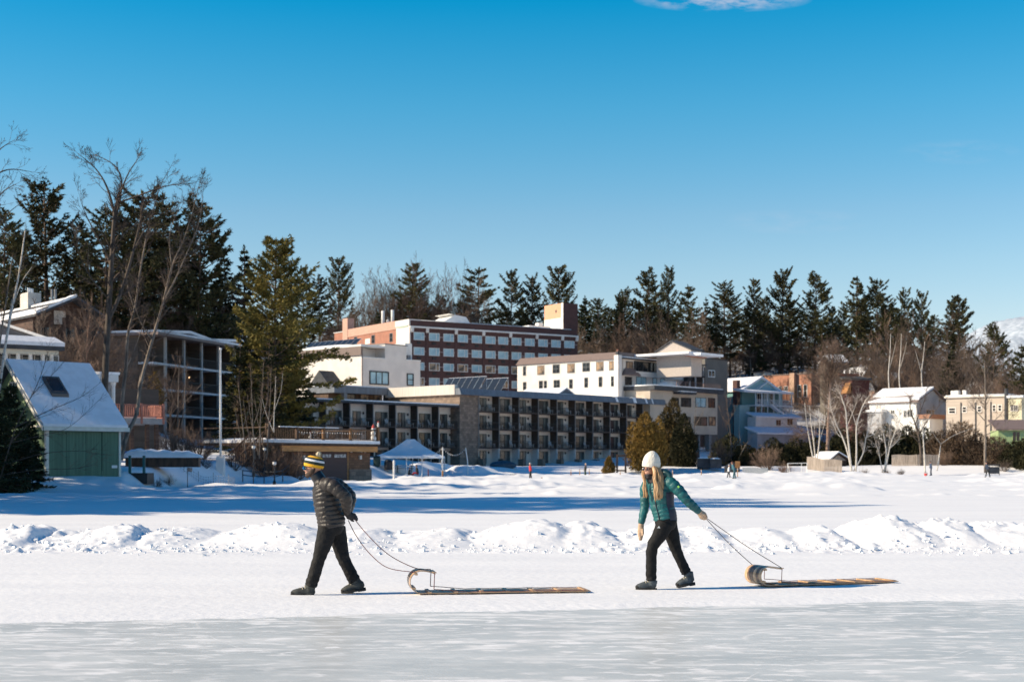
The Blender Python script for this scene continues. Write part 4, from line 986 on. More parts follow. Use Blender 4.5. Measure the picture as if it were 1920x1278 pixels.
# ================================================================== brick hotel
B = Bld('brick_hotel', 'tall red brick hotel with a shade-darkened front, white-trimmed windows and a sunlit orange end wall', 'hotel', 770, 284, 33, 8.0)
Lb, Wb = B.lt(627), B.fu(1083); zt = B.z(600, 0, 0)
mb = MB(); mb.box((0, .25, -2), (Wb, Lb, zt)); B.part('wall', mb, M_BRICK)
mb = MB(); mb.box((-.001+.003, 0, -2), (Wb+.003, .247, zt)); B.part('front_shade_facing', mb, M_BRICKD)  # shade put into a darker brick skin over the front
# pale corner tower strip and parapets on the sunny end
tc_ = B.lt(745); mb = MB(); mb.box((-.28, .004, -1), (-.003, tc_, B.z(612, 0, 2))); B.part('corner_strip', mb, M_CREAM)
mb = MB(); mb.box((-.35, .1, B.z(611, 0, 2)), (2.2, tc_+.3, B.z(598.5, 0, 1))); B.part('corner_parapet', mb, M_CREAM)
mb = MB(); mb.box((-.4, .6, B.z(613, 0, 2)), (-.352, tc_-1, B.z(609.5, 0, 1))); B.part('copper_flashing', mb, mat('verdigris', (.42,.52,.42), .7))
pe = B.lt(653); mb = MB(); mb.box((-.12, tc_+.32, zt-1.35), (.3, pe, zt+.35)); B.part('parapet', mb, mat('pale_brick', (.56,.34,.26), .8, var=.08))
mb = MB(); mb.box((-.2, pe, zt-1.9), (1.4, pe+2.4, B.z(597, 0, pe)+.1)); B.part('chimney', mb, bpy.data.materials['pale_brick'])
mb = MB(); mb.box((-.15, pe+2.42, zt-.01), (1.0, Lb+.2, zt+.14)); B.part('coping', mb, M_WHITE)
for a in ((664.5, 669.5, 632, 645.5), (697, 702.5, 628.5, 643), (731, 736, 625, 640)): winpx(B, 'L', *a, M_GREYF, M_GLASS, nx=1, ny=2)
mb = MB(); t0, t1 = sorted((B.lt(685), B.lt(694))); mb.box((-.05, t0, B.z(644, 0, t0)), (-.003, t1, B.z(634, 0, t0))); B.part('patched_render', mb, M_CREAM)
# cornice, brackets, windows, air vents and the thin white string courses of the front
zc0 = B.z(613.2, 0, 0); mb = MB(); mb.box((-.2, -.30, zc0-.05), (Wb+.1, -.004, zc0+.28)); co = B.part('cornice', mb, M_WHITE)
for px in (772.5, 801, 855, 906.5, 957, 1006.5, 1054.5, 1081.5):
    u = B.fu(px); mb = MB(); mb.prism([(u-.32, -.28, zc0-.052), (u-.32, -.004, zc0-.052), (u-.32, -.004, zc0-.95), (u-.32, -.18, zc0-.8)], (.64, 0, 0)); B.part('bracket', mb, M_WHITE, co)
ucs = [B.fu(p) for p in (785.4, 814, 840.9, 867.4, 893.8, 919.3, 943.2, 968, 993, 1017.7, 1042.2, 1067.2)]
z1 = B.z(629.7, ucs[0]); pitch = 28.25/F*284.5
vent = MB(); vent.box((-.42, -.14, -.22), (.42, -.003, .22)); vent_me = vent.mesh('air_vent', M_BLACK)
sc_me = MB(); sc_me.box((0, -.06, -.06), (1, -.003, .06)); sc_me = sc_me.mesh('string_course', mat('white_string', (.50,.44,.42), .7))
rng_w = np.random.default_rng(4)
for r in range(5):
    zc_ = z1 - r*pitch
    for k, u in enumerate(ucs):
        wdt = 2.25 if k < 11 else 2.5
        g = M_GLASSB if r < 2 else (M_GLASSW if rng_w.random() < .55 else M_GLASSB)
        win(B, 'F', u-wdt/2, zc_-.72, wdt, 1.38, M_WHITE, g, nx=2, fw=.10, proud=.10, split=.70)
        v = link('air_vent', vent_me, B.o); v.location = (u, 0, zc_-1.35)
        if r < 4:
            nxt = ucs[k+1]-wdt/2-.15 if k < 11 else Wb-.2
            s_ = link('string_course', sc_me, B.o); s_.location = (u+wdt/2+.15, 0, zc_-.02); s_.scale = (max(nxt-(u+wdt/2+.15), .2), 1, 1)
for px in (801, 957, 1054.5):
    pass
for px in (801, 855, 906.5, 957, 1006.5, 1054.5):
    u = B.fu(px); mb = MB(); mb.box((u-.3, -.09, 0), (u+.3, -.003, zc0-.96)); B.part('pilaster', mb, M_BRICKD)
mb = MB(); mb.box((2.3, .3, zt+.003), (Wb-.3, Lb-.3, zt+.1)); rfb = B.part('roof', mb, M_DKROOF)
snow_slab(B, 3, Wb-1, 1, Lb-1, zt+.104, .25, 9, parent=rfb, res=3)
# roof hatch, lift house and canopy
mb = MB(); hx0, hx1 = B.fu(822, 6), B.fu(874, 6); hz = B.z(589, hx0, 6)
mb.prism([(hx0, 6, zt+.1), (hx1+1.5, 6, zt+.1), (hx1, 6, hz-.2), (hx1-4.2, 6, hz+.3), (hx0+4, 6, hz+.1)], (0, 6, 0)); B.part('roof_hatch', mb, M_WHITE)
lx0, lx1 = B.fu(1056, 1.5), B.fu(1083, 1.5); lz = B.z(567.5, lx0, 1.5); ly = B.lt(1021, lx0)
mb = MB(); mb.box((lx0, 1.5, zt+.1), (lx1, ly, lz)); lh = B.part('lift_house', mb, M_BRICK)
mb = MB(); mb.box((lx0+.01, 1.44, zt+.11), (lx1+.003, 1.497, lz-.01)); B.part('lift_house_shade_front', mb, M_BRICKD, lh)  # darker brick skin paints the shade on this face
mb = MB(); mb.box((lx0-.06, 1.45, zt+.11), (lx0-.003, ly, B.z(596, lx0, 3))); mb.box((lx0-.06, 1.44, B.z(596, lx0, 3)+.002), (lx0-.003, 2.2, lz+.05)); B.part('lift_house_render', mb, M_CREAM, lh)
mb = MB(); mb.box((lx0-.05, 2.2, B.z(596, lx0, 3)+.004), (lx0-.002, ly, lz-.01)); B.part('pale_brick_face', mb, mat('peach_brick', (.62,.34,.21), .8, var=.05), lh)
mb = MB(); mb.box((lx0-.062, ly*.45, lz-1.9), (lx0-.052, ly*.45+.5, lz-1.3)); B.part('louvre', mb, M_DARKF, lh)
mb = MB(); cx0 = B.fu(985, 8); mb.box((cx0, 6.5, zt+1.0), (lx0-.07, 10.5, zt+1.25)); mb.box((lx0-2.6, 7.2, zt+1.26), (lx0-1.4, 8.4, zt+2.0)); mb.tube([(cx0+.4, 7, zt), (cx0+.4, 7, zt+1.0)], .12, 6); B.part('roof_canopy', mb, M_WHITE)
# two white antenna drums and a small dish on the parapet
for i, (px, y0, y1, lab) in enumerate(((718, 582.5, 603, 'left white upright antenna drum on the orange brick parapet'), (736, 581, 601, 'right white upright antenna drum on the orange brick parapet'))):
    t = B.lt(px, 1.0); wx, wy = B.w(1.0, t); zb_ = B.zb + zt + .1; hh = PZ(y0, wy) - zb_
    o = thing('antenna_drum', lab, 'antenna', (wx, wy, zb_), 0, 'antennas on the brick hotel roof')
    m_ = MB(); m_.lathe([(.30, .25), (.33, .3), (.33, hh-.05), (.28, hh)], n=14); m_.build('drum', M_WHITE, o, True)
    m_ = MB(); m_.tube([(0,0,-.2),(0,0,.3)], .10, 6); m_.build('mast', M_GREYF, o)
t = B.lt(727, 1.0); wx, wy = B.w(1.0, t); o = thing('dish_antenna', 'small round white dish between the two antenna drums', 'antenna', (wx, wy, B.zb+zt+.1), 0, 'antennas on the brick hotel roof')
m_ = MB(); Mx = Matrix.Rotation(R(90), 4, 'X'); m_.lathe([(.02, -.12), (.26, -.06), (.34, .04), (.32, .06), (.02, -.02)], n=14, M=Matrix.Translation((0,0,.75)) @ Mx); m_.build('dish', M_WHITE, o, True)
m_ = MB(); m_.tube([(0,0,-.2),(0,.05,.75),(0,.05,1.6)], .05, 6); m_.build('mast', M_GREYF, o)

# ================================================================== white inn on the right with its sun-room storeys
I = Bld('white_inn', 'white stucco inn with brown roof band and glazed sun rooms above the right balcony wing', 'building', 1160, 265, 48, 3.0)
Li, Wi = I.lt(970), I.fu(1262); zt = I.z(658.5, 0, 0); zb_ = I.z(672.5, 0, 0)
mb = MB(); mb.box((0, .9, -1), (14, Li, zb_)); I.part('wall', mb, M_CREAM)
mb = MB(); mb.prism([(-.35, .85, zb_+.003), (1.0, .85, zt), (8, .85, zt), (8, .85, zb_+.003)], (0, Li-.7, 0)); I.part('roof_band', mb, M_BROWNM)
mb = MB(); mb.box((-.3, -.1, -1), (.9, .88, I.z(665, 0, 0))); I.part('corner_pillar', mb, M_CREAM)
mb = MB(); mb.box((0, .2, I.z(665, 0, 0)+.003), (.5, .75, I.z(658.5, 0, 0))); ch = I.part('chimney', mb, M_DKROOF)
mb = MB(); mb.lathe([(.16, 0), (.2, .35), (.12, .4)], (.25, .45, I.z(658.5, 0, 0)+.002), 8); I.part('chimney_pot', mb, M_BRICK, ch)
for a in ((170,207,455,585),(385,482,445,572),(615,712,428,550),(835,938,415,545),(1062,1165,400,525),(1268,1370,385,515),(1462,1562,375,505)):
    winpx(I, 'L', 960+a[0]/8, 960+a[1]/8, 630+a[2]/8, 630+a[3]/8, M_GREYF, M_GLASS if a[0] in (170,615,1062) else M_GLASSW, off=0, nx=1 if a[1]-a[0] < 60 else 2, ny=2)
for a in ((170,212,690,802),(410,460,672,790),(485,520,672,788),(630,715,660,778),(862,908,650,778),(1090,1138,625,765),(1305,1352,612,755),(1490,1535,605,748)):
    winpx(I, 'L', 960+a[0]/8, 960+a[1]/8, 630+a[2]/8, 630+a[3]/8, M_GREYF, M_GLASS, off=0, nx=1 if a[1]-a[0] < 60 else 2, ny=2)
# sun-room storeys (front, in shade)
x0 = 1.2; xg = I.fu(1190); xe = I.fu(1276); xr = I.fu(1318)
za, zb2, zc_, zd = I.z(673.5, xg), I.z(695, xg), I.z(704, xg), I.z(730, xg)
mb = MB(); mb.box((x0, .5, -1), (xr-6, 13, zc_)); I.part('lower_storey', mb, M_CREAM)
mb = MB(); mb.box((x0+.4, .2, zc_+.003), (xe, 13, za-.05)); I.part('upper_storey', mb, M_STUCCO)
mb = MB(); mb.prism([(xg-.2, -.6, zb2-.1), (xg-.2, .18, zb2-.1), (xg-.2, .18, zc_-.1), (xg-.2, -.25, zc_-.1)], (xe-xg+.4, 0, 0)); I.part('curved_spandrel', mb, M_WHITE)
nW = 6
for k in range(nW):
    u = xg + (xe-xg)*k/nW; win(I, 'F', u+.1, zb2+.05, (xe-xg)/nW-.2, za-zb2-.45, M_DARKF, M_GLASSB if k in (3, 5) else M_GLASS, off=.2, nx=1 if k % 2 else 2, fw=.1, proud=.3)
win(I, 'F', I.fu(1174, .2), zb2-.6, 2.0, 2.2, M_DARKF, M_GLASSW, off=.2, nx=2, fw=.1)
for a in ((1193, 1211, 707, 727), (1224, 1231, 709, 728), (1238, 1246, 710, 724)): winpx(I, 'F', *a, M_DARKF, M_GLASSB, off=.5, nx=2 if a[0] < 1200 else 1)
winpx(I, 'F', 1172, 1184, 707, 721, M_DARKF, M_GLASS, off=.5, nx=2)
mb = MB(); mb.box((x0-.3, -.5, za-.046), (xr+.6, 14, za+.15)); rfi = I.part('roof', mb, M_DKROOF)
snow_slab(I, x0-.2, xe+3, -.4, 13, za+.153, .25, 12, parent=rfi)
mb = MB(); mb.prism([(1.0, -.9, zc_+.05), (5.5, -.9, zc_+.05), (5.2, .4, zc_+1.2), (2.0, .4, zc_+1.2)], (0, .01, 0)); mb = MB()
mb.add([(.9,-1.0,zc_+.1),(5.6,-1.0,zc_+.1),(5.0,.19,zc_+1.4),(2.2,.19,zc_+1.4),(.9,-1.0,zc_-.1),(5.6,-1.0,zc_-.1),(5.6,.19,zc_-.1),(.9,.19,zc_-.1)], [(0,1,2,3),(0,4,5,1),(1,5,6,2),(3,7,4,0)]); I.part('porch_roof', mb, M_BROWNM)
# open timber balconies at the end of the sun rooms
mb = MB()
for u in (xe+.6, xe+3.0, xe+5.0, xr): mb.box((u-.12, -.2, zd), (u+.12, .05, za-.05))
I.part('balcony_posts', mb, M_STUCCO)
mb = MB(); mb.box((xe+.1, -.3, zb2-.3), (xr+.3, 3, zb2)); I.part('balcony_floor', mb, M_SHINGLE)
r_ = railing_mb(xr-xe).build('railing', M_GREYF, I.o); r_.location = (xe+.2, -.25, zb2)
mb = MB(); mb.hull8([(xe-2.5,-1.2,zd),(xe-1.3,-1.2,zd),(xe+2.9,-1.2,zb2-.2),(xe+1.7,-1.2,zb2-.2)], [(xe-2.5,-.4,zd),(xe-1.3,-.4,zd),(xe+2.9,-.4,zb2-.2),(xe+1.7,-.4,zb2-.2)]); I.part('outside_stair', mb, M_SHINGLE)
# beige block with terrace below
yb = -5.5; b0, b1 = I.fu(1219, yb), I.fu(1345, yb); zt2 = I.z(737, b1-4, yb); zbt = I.z(814, b1-4, yb)
mb = MB(); mb.box((b0, yb, zbt), (b1, .45, zt2)); I.part('beige_block', mb, mat('beige_render', (.50,.42,.34), .85, var=.08, scale=.5))
mb = MB(); mb.box((b0-.3, yb-1.2, zt2+.003), (b1+.5, .46, zt2+.75)); ter = I.part('terrace_deck', mb, M_DKROOF)
snow_slab(I, b0-.2, b1+.4, yb-1.1, .3, zt2+.753, .28, 14, parent=ter, res=.9)
sb = MB(); sb.ell((I.fu(1253, -3), -3, zt2+1.1), (2.4, 1.8, 1.2), 12, 7); I.part('snow_heap', sb, M_SNOW, ter, True)
r2 = railing_mb(b1-I.fu(1268, yb-1), 1.1, .4, .02, [0.1, 3, 6, 9]).build('railing', mat('rusty_rail', (.20,.13,.11), .7), I.o); r2.location = (I.fu(1268, yb-1), yb-1, zt2+.76)
for a in ((1277, 1295, 746, 762, M_GLASS), (1304, 1323, 746, 762.5, M_GLASSB), (1328, 1340, 746.5, 763.5, M_GLASS), (1302, 1325, 781.5, 797, M_GLASS), (1329, 1341, 781.5, 797, M_GLASSW), (1262, 1272, 746, 762, M_GLASS), (1272, 1294, 781.5, 797, M_GLASS)):
    winpx(I, 'F', *a[:4], M_DARKF, a[4], off=yb, nx=2, fw=.08, proud=.09)
mb = MB(); mb.box((I.fu(1268, yb-.7), yb-1.6, zt2-.5), (I.fu(1299, yb-.7), yb-.02, zt2-.1)); aw = I.part('awning_ledge', mb, M_DKROOF); snow_slab(I, I.fu(1268, yb-.7), I.fu(1299, yb-.7), yb-1.6, yb-.1, zt2-.098, .18, 15, parent=aw)
for px, w_ in ((1309.5, .16), (1330, .48), (1252, .3)):
    u = I.fu(px, yb+.6); mb = MB(); mb.box((u-w_, yb+.3, -1.5), (u+w_, yb+.3+2*w_, zbt-.003)); I.part('column', mb, M_GREYF)
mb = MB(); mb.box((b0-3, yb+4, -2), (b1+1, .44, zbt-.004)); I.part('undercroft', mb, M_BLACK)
for px in (1314, 1321): 
    pass
winpx(I, 'F', 1312, 1325, 838, 860, M_DARKF, M_GLASSB, off=yb+4, nx=2)
# tall grey block and the gabled penthouse
g0, g1 = I.fu(1322, .3), I.fu(1364, .3); ztg = I.z(674, (g0+g1)/2, .3)
mb = MB(); mb.box((g0, .3, -2), (g1, 16, ztg)); I.part('grey_block', mb, M_GREYW)
mb = MB(); mb.box((g0-.1, .15, ztg+.003), (g1+.2, 16.2, ztg+.15)); I.part('grey_block_coping', mb, M_DKROOF)
winpx(I, 'F', 1328.5, 1339.5, 695, 705.5, M_WHITE, M_GLASS, off=.3, nx=2, fw=.16)
xp = 9.0; p0, p1 = I.lt(1296, xp), I.lt(1231, xp); xq = I.fu(1316, p0); zb3 = I.z(674, xp, p0); ze_ = I.z(656, xp, p0); zr_ = I.z(640.5, xp, (p0*.4+p1*.6))
mb = MB(); mb.box((xp, p0, zb3-3), (xq, p1, ze_-.0)); I.part('penthouse_wall', mb, mat('taupe_siding', (.46,.405,.365), .8, var=.05))
gable_end(I, 'x', xp+.003, xq-xp-.006, p0+.003, p1-.003, ze_+.002, zr_, bpy.data.materials['taupe_siding'], 'penthouse_gable', frac=.55)
gable(I, xp, xq, p0, p1, ze_+.05, zr_+.05, 'x', M_DKROOF, over=.35, snow=0, frac=.55, name='penthouse_roof')
mb = MB(); mb.box((6.0, p0-1.5, za+.6), (xp-.01, p1+4.5, za+1.0)); mb.box((xp-2, p0-3.5, za+.3), (xq+2, p0-.02, za+.75)); I.part('white_roof_slab', mb, M_SNOW)
mb = MB(); mb.box((5.8, 13.02, za-1.5), (14, p1+5, za+.59)); mb.box((xp-2.2, p0-.8, za+.16), (xp+4, p0-.03, za+.29)); I.part('brick_upstand', mb, M_BRICK)
# ================================================================== houses on the right
M_TEAL = mat('teal_siding', (.15,.31,.32), .8, var=.08, scale=.6, stretch=(.2,.2,6))
M_TEALL = mat('pale_teal_siding', (.34,.52,.53), .8, var=.06)
M_TRIMB = mat('pale_blue_trim', (.72,.78,.80), .7)
M_ORBRICK = shingle_mat('orange_brick', (.50,.215,.13), (.42,.17,.10), 4.5, 13, mortar=(.42,.24,.17))
M_GREYSH = mat('weathered_shade_grey', (.40,.40,.41), .85, var=.1, scale=.6)  # weathered walls, and the shade painted on the white house gable
M_REDSH = mat('dark_red_boards', (.085,.026,.022), .85, var=.2, scale=3, stretch=(4,4,.2))
M_TAN = mat('tan_clapboard', (.50,.42,.35), .85, var=.07, scale=.8, stretch=(.3,.3,5))
M_YEL = mat('pale_yellow_siding', (.66,.60,.42), .85, var=.05)
M_LIME = mat('lime_green_siding', (.36,.46,.22), .85, var=.08)
M_FENCE = mat('weathered_fence', (.36,.30,.25), .9, var=.25, scale=2.2, stretch=(5,5,.25))
# --- teal lake house
T = Bld('teal_house', 'teal gabled lake house with snowy porch roof, white railings and a tall brick chimney', 'house', 1391, 301, 38, 3.0)
W_ = T.fu(1459); ze = T.z(731.5, 0, 0); zr = T.z(709.5, W_/2, 0); Lt = 14
mb = MB(); mb.box((0, 0, -3), (W_, Lt, ze)); T.part('wall', mb, M_TEAL)
gable_end(T, 'y', .003, Lt-.006, .003, W_-.003, ze+.002, zr, M_TEALL)
gable(T, 0, W_, 0, Lt, ze+.03, zr+.03, 'y', M_TRIMB, over=.7, snow=.28)
tq = T.lt(1384); mb = MB(); mb.box((-1.0, tq-.6, -3), (-.003, tq+.6, T.z(713, 0, tq))); T.part('chimney', mb, M_BRICKD)
winpx(T, 'L', 1376, 1380, 737, 751, M_TRIMB, M_GLASS, nx=1, ny=2)
# front dormer gable, porch roof, two-storey porch
d0, d1 = T.fu(1421, -.8), T.fu(1456, -.8); dzr = T.z(717.5, (d0+d1)/2, -.8)
mb = MB(); mb.prism([(d0, -.8, ze+.05), (d1, -.8, ze+.05), ((d0+d1)/2, -.8, dzr)], (0, 1.6, 0)); dg = T.part('porch_gable', mb, M_TEALL)
mb = MB()
for a_, b_ in (((d0-.4, ze), ((d0+d1)/2, dzr+.1)), (((d0+d1)/2, dzr+.1), (d1+.4, ze))):
    mb.hull8([(a_[0],-1.0,a_[1]),(a_[0],.8,a_[1]),(b_[0],.8,b_[1]),(b_[0],-1.0,b_[1])], [(a_[0],-1.0,a_[1]+.25),(a_[0],.8,a_[1]+.25),(b_[0],.8,b_[1]+.25),(b_[0],-1.0,b_[1]+.25)])
T.part('gable_rake', mb, M_WHITE, dg)
pr0, pr1 = T.fu(1394, -3), T.fu(1486, -3); zp = T.z(735.5, 4, -3); zf = T.z(759, 4, -3)
mb = MB(); mb.hull8([(pr0,-3.3,zp-.15),(pr1,-3.3,zp-.15),(pr1,-.004,zp+.35),(pr0,-.004,zp+.35)], [(pr0,-3.3,zp+.25),(pr1,-3.3,zp+.25),(pr1,-.004,zp+.8),(pr0,-.004,zp+.8)]); T.part('porch_roof', mb, M_SNOW)
q0, q1 = T.fu(1417, -3), T.fu(1484.5, -3)
for k in range(7):
    u = q0+(q1-q0)*k/6
    if k in (5,): continue
    mb = MB(); mb.box((u-.08,-3.05,-.5),(u+.08,-2.89,zp-.16)); T.part('porch_post', mb, M_TRIMB)
mb = MB(); mb.box((q0-.2,-3.1,zf-.25),(q1+.2,-.006,zf)); T.part('porch_floor', mb, M_TRIMB)
r_ = railing_mb(q1-q0, 1.15, .28, .03).build('railing', M_TRIMB, T.o); r_.location = (q0, -3.0, zf+.01)
for a in ((1420, 1429, 738, 757, M_GLASS), (1433, 1440, 738, 757, M_GLASSB), (1444, 1451, 738, 757, M_GLASS), (1419, 1424, 763, 776, M_GLASS), (1428, 1432, 763, 776, M_GLASS)): winpx(T, 'F', *a[:4], M_WHITE, a[4], off=0, nx=2, fw=.12)
mb = MB(); mb.box((W_+.01, .5, zf-2.5), (q1+1, 6, zp+.2)); T.part('rear_wing_wall', mb, M_TEALL)
mb = MB(); mb.box((pr0+.3,-1.6,-1),(q0-.35,-.008,zf-.4)); mb.box((pr0+.1,-1.8,zf-.38),(q0-.30,-.01,zf-.1)); T.part('bay', mb, M_TEALL)
# lower sheds, outside stair
s0, s1 = T.fu(1417, -5.5), T.fu(1501, -5.5); zs = T.z(782, 5, -5.5)
mb = MB(); mb.box((s0, -5.5, -1.2), (s1-1.2, -3.2, zs)); T.part('lower_wall', mb, M_WHITE)
mb = MB(); mb.hull8([(s0-.4,-6.0,zs-.2),(s1,-6.0,zs-.2),(s1,-3.1,zs+.7),(s0-.4,-3.1,zs+.7)], [(s0-.4,-6.0,zs+.15),(s1,-6.0,zs+.15),(s1,-3.1,zs+1.05),(s0-.4,-3.1,zs+1.05)]); T.part('lower_roof', mb, M_SNOW)
for a in ((1455, 1464, 787, 797), (1476, 1486, 785, 796)): winpx(T, 'F', *a, M_WHITE, M_GLASS, off=-5.5, nx=2)
e0, e1 = T.fu(1420, -9), T.fu(1530, -9); zq = T.z(813, 6, -9)
mb = MB(); mb.box((e0, -9, -2), (e1, -6.3, zq)); T.part('boat_room_wall', mb, M_GREYSH)
mb = MB(); mb.hull8([(e0-.5,-9.6,zq-.2),(e1+.6,-9.6,zq-.2),(e1+.6,-5.9,zq+1.1),(e0-.5,-5.9,zq+1.1)], [(e0-.5,-9.6,zq+.15),(e1+.6,-9.6,zq+.15),(e1+.6,-5.9,zq+1.45),(e0-.5,-5.9,zq+1.45)]); T.part('boat_room_roof', mb, M_SNOW)
st0, st1 = T.fu(1440, -3.6), T.fu(1478, -3.6)
mb = MB(); mb.hull8([(st0,-4.4,zf),(st0+.9,-4.4,zf),(st1+.9,-4.4,zs-.6),(st1,-4.4,zs-.6)], [(st0,-3.4,zf),(st0+.9,-3.4,zf),(st1+.9,-3.4,zs-.6),(st1,-3.4,zs-.6)])
mb.hull8([(st0,-4.42,zf+1),(st0+.1,-4.42,zf+1),(st1+.1,-4.42,zs+.4),(st1,-4.42,zs+.4)], [(st0,-4.36,zf+1.1),(st0+.1,-4.36,zf+1.1),(st1+.1,-4.36,zs+.5),(st1,-4.36,zs+.5)]); T.part('outside_stair', mb, M_TRIMB)
# --- orange brick block behind
O = Bld('orange_brick_block', 'sunlit orange brick building with a flat roof behind the teal house', 'building', 1521, 335, 48, 6)
Lo = O.lt(1428); zt = O.z(700.5, 0, 0)
mb = MB(); mb.box((0, 0, -6), (12, Lo, zt)); O.part('wall', mb, M_ORBRICK)
mb = MB(); mb.box((-.15, -.15, zt+.003), (12.1, Lo+.1, zt+.2)); O.part('coping', mb, M_BROWNM)
t0, t1 = O.lt(1493), O.lt(1484); mb = MB(); mb.box((-1.0, t0, -3), (-.003, t1, O.z(698.5, -1, t0))); O.part('chimney_stack', mb, mat('pale_orange_brick', (.55,.36,.25), .85, var=.1))
for a in ((1496.5, 1502, 722, 744), (1507.5, 1513, 721.5, 743), (1460, 1465, 725, 731), (1471, 1477, 724.5, 731.5)): winpx(O, 'L', *a, M_WHITE, M_GLASS, nx=1, ny=2, fw=.12)
hx = 3.0; t0, t1 = O.lt(1436, hx), O.lt(1413, hx); mb = MB(); mb.box((hx, t0, zt-1), (hx+3, t1, O.z(697, hx, t0))); O.part('roof_house', mb, M_CREAM)
mb = MB(); mb.box((hx-.4, t0-.3, O.z(697, hx, t0)+.003), (hx+3.3, t1+.3, O.z(695.5, hx, t0)+.1)); O.part('roof_house_cap', mb, M_DKROOF)
# --- white lit house with snowy roof and shaded gable
Wh = Bld('white_house', 'white lakeside house with snow sliding off its brown roof and a grey shaded gable', 'house', 1718, 238, 45, 2.0)
Lw, Ww = Wh.lt(1630), Wh.fu(1775); ze = Wh.z(752.5, 0, 0); zr = Wh.z(730, Ww*.5, 0)
mb = MB(); mb.box((0, 0, 0), (Ww, Lw, ze)); Wh.part('wall', mb, M_WHITE)
mb = MB(); mb.box((.6, .3, -3), (Ww-.2, Lw-.3, -.002)); Wh.part('basement', mb, mat('dark_stone_base', (.20,.18,.165), .9, var=.2))  # plain grey-brown stone below the white wall
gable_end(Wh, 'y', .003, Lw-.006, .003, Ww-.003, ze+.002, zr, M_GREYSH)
mb = MB(); mb.box((-.003+.006, -.05, .02), (Ww, -.003, ze)); Wh.part('gable_shade_skin', mb, M_GREYSH)  # white front overlaid with grey to paint its shade
roof = gable(Wh, 0, Ww, 0, Lw, ze+.03, zr+.03, 'y', M_BROWNM, over=.5, snow=0)
mb = MB(); sl = (zr-ze)/(Ww/2)
def rp_(x, y, l): return (x, y, ze + .03 + sl*x + .184 + l)
for poly, h in (([(Ww*.24,-.4),(Ww*.5,-.4),(Ww*.5,Lw+.4),(Ww*.18,Lw+.4)], .3), ([(-.4,1),(Ww*.10,2),(Ww*.12,Lw*.8),(-.4,Lw)], .22), ([(Ww*.02,-.4),(Ww*.25,-.4),(Ww*.3,1.6),(Ww*.02,1.2)], .3)):
    mb.hull8([rp_(x, y, .004) for x, y in poly], [rp_(x, y, h) for x, y in poly])
Wh.part('roof_snow', mb, M_SNOW, roof)
for a in ((1671, 1677, 769, 775), (1695, 1700, 769.5, 781), (1702, 1711, 768, 781)): winpx(Wh, 'L', *a, M_WHITE, M_GLASS, nx=2)
mb = MB(); t0, t1 = Wh.lt(1655, -1.2), Wh.lt(1628, -1.2); mb.box((-1.4, t0, -3), (-.004, t1, ze-1.6)); Wh.part('side_porch', mb, M_GREYSH)
mb = MB(); mb.box((-1.7, t0-.2, ze-1.597), (-.006, t1+.2, ze-1.2)); Wh.part('side_porch_roof', mb, M_SNOW)
winpx(Wh, 'F', 1736, 1752, 768, 776, M_WHITE, M_GLASSW, off=-.05, nx=3)
mb = MB(); a0, a1 = Wh.fu(1741, -2), Wh.fu(1766, -2); mb.box((a0, -2.2, -3), (a1, -.06, Wh.z(785, 3, -2))); Wh.part('entry_wall', mb, M_WHITE)
mb = MB(); mb.box((a0-.3, -2.5, Wh.z(785, 3, -2)+.003), (a1+.3, -.07, Wh.z(777, 3, -2))); Wh.part('entry_roof', mb, mat('rust_roof', (.33,.17,.11), .8, var=.1))
# --- tan long house and pale yellow end house
N_ = Bld('tan_long_house', 'long flat-topped tan clapboard building right of the white house', 'building', 1890, 228, 50, 3.0)
Ln = N_.lt(1774); zt = N_.z(742.5, 0, 0)
mb = MB(); mb.box((0, 0, -2), (9, Ln, zt)); N_.part('wall', mb, M_TAN)
mb = MB(); mb.box((-.35, -.2, zt+.003), (9.2, Ln+.2, zt+.28)); rn = N_.part('eave', mb, M_CREAM); snow_slab(N_, -.25, 9, 0, Ln, zt+.284, .2, 21, parent=rn, res=2)
for a in ((1805.5, 1811.5, 763, 772), (1833.5, 1839.5, 762, 771), (1862, 1866.5, 759.5, 770), (1872.5, 1877.5, 759.5, 769.5), (1780, 1791, 765, 774)): winpx(N_, 'L', *a, M_CREAM, M_GLASS, nx=1, ny=2, fw=.14)
for px in (1802, 1829.5, 1858):
    t = N_.lt(px); mb = MB(); mb.box((-.14, t-.07, .5), (-.003, t+.07, zt-.8)); N_.part('downpipe', mb, M_DKROOF)
for px, w_ in ((1788, .5), (1797, .9), (1811, .6)):
    t = N_.lt(px, 2); mb = MB(); mb.box((2, t, zt+.2), (2+w_, t+w_, zt+1.3)); N_.part('roof_vent', mb, M_WHITE)
Yh = Bld('pale_yellow_house', 'small pale yellow flat-roofed house at the right edge, beside the tan building', 'house', 1916, 222, 50, 3.0)
Ly = Yh.lt(1891); zt = Yh.z(745, 0, 0); mb = MB(); mb.box((0, 0, -2), (8, Ly, zt)); Yh.part('wall', mb, M_YEL)
mb = MB(); mb.box((-.3, -.3, zt+.003), (8.2, Ly+.2, zt+.35)); Yh.part('roof', mb, M_SNOW)
for a in ((1895.5, 1900, 760, 769.5), (1902, 1908, 760, 769.5)): winpx(Yh, 'L', *a, M_CREAM, M_GLASS, nx=2, fw=.1)
mb = MB(); mb.tube([(.4,Ly+.5,1),(.4,Ly+.5,zt+1.5)], .3, 8); Yh.part('flue', mb, M_DKROOF)
Lm = Bld('lime_green_cottage', 'low lime green cottage with a brown roof half hidden by brush, right edge', 'cottage', 1872, 208, -8, .8)
Wm = Lm.fu(1935); zt = Lm.z(806, 2, 0)
mb = MB(); mb.box((0, 0, -1), (Wm, 6, zt)); Lm.part('wall', mb, M_LIME)
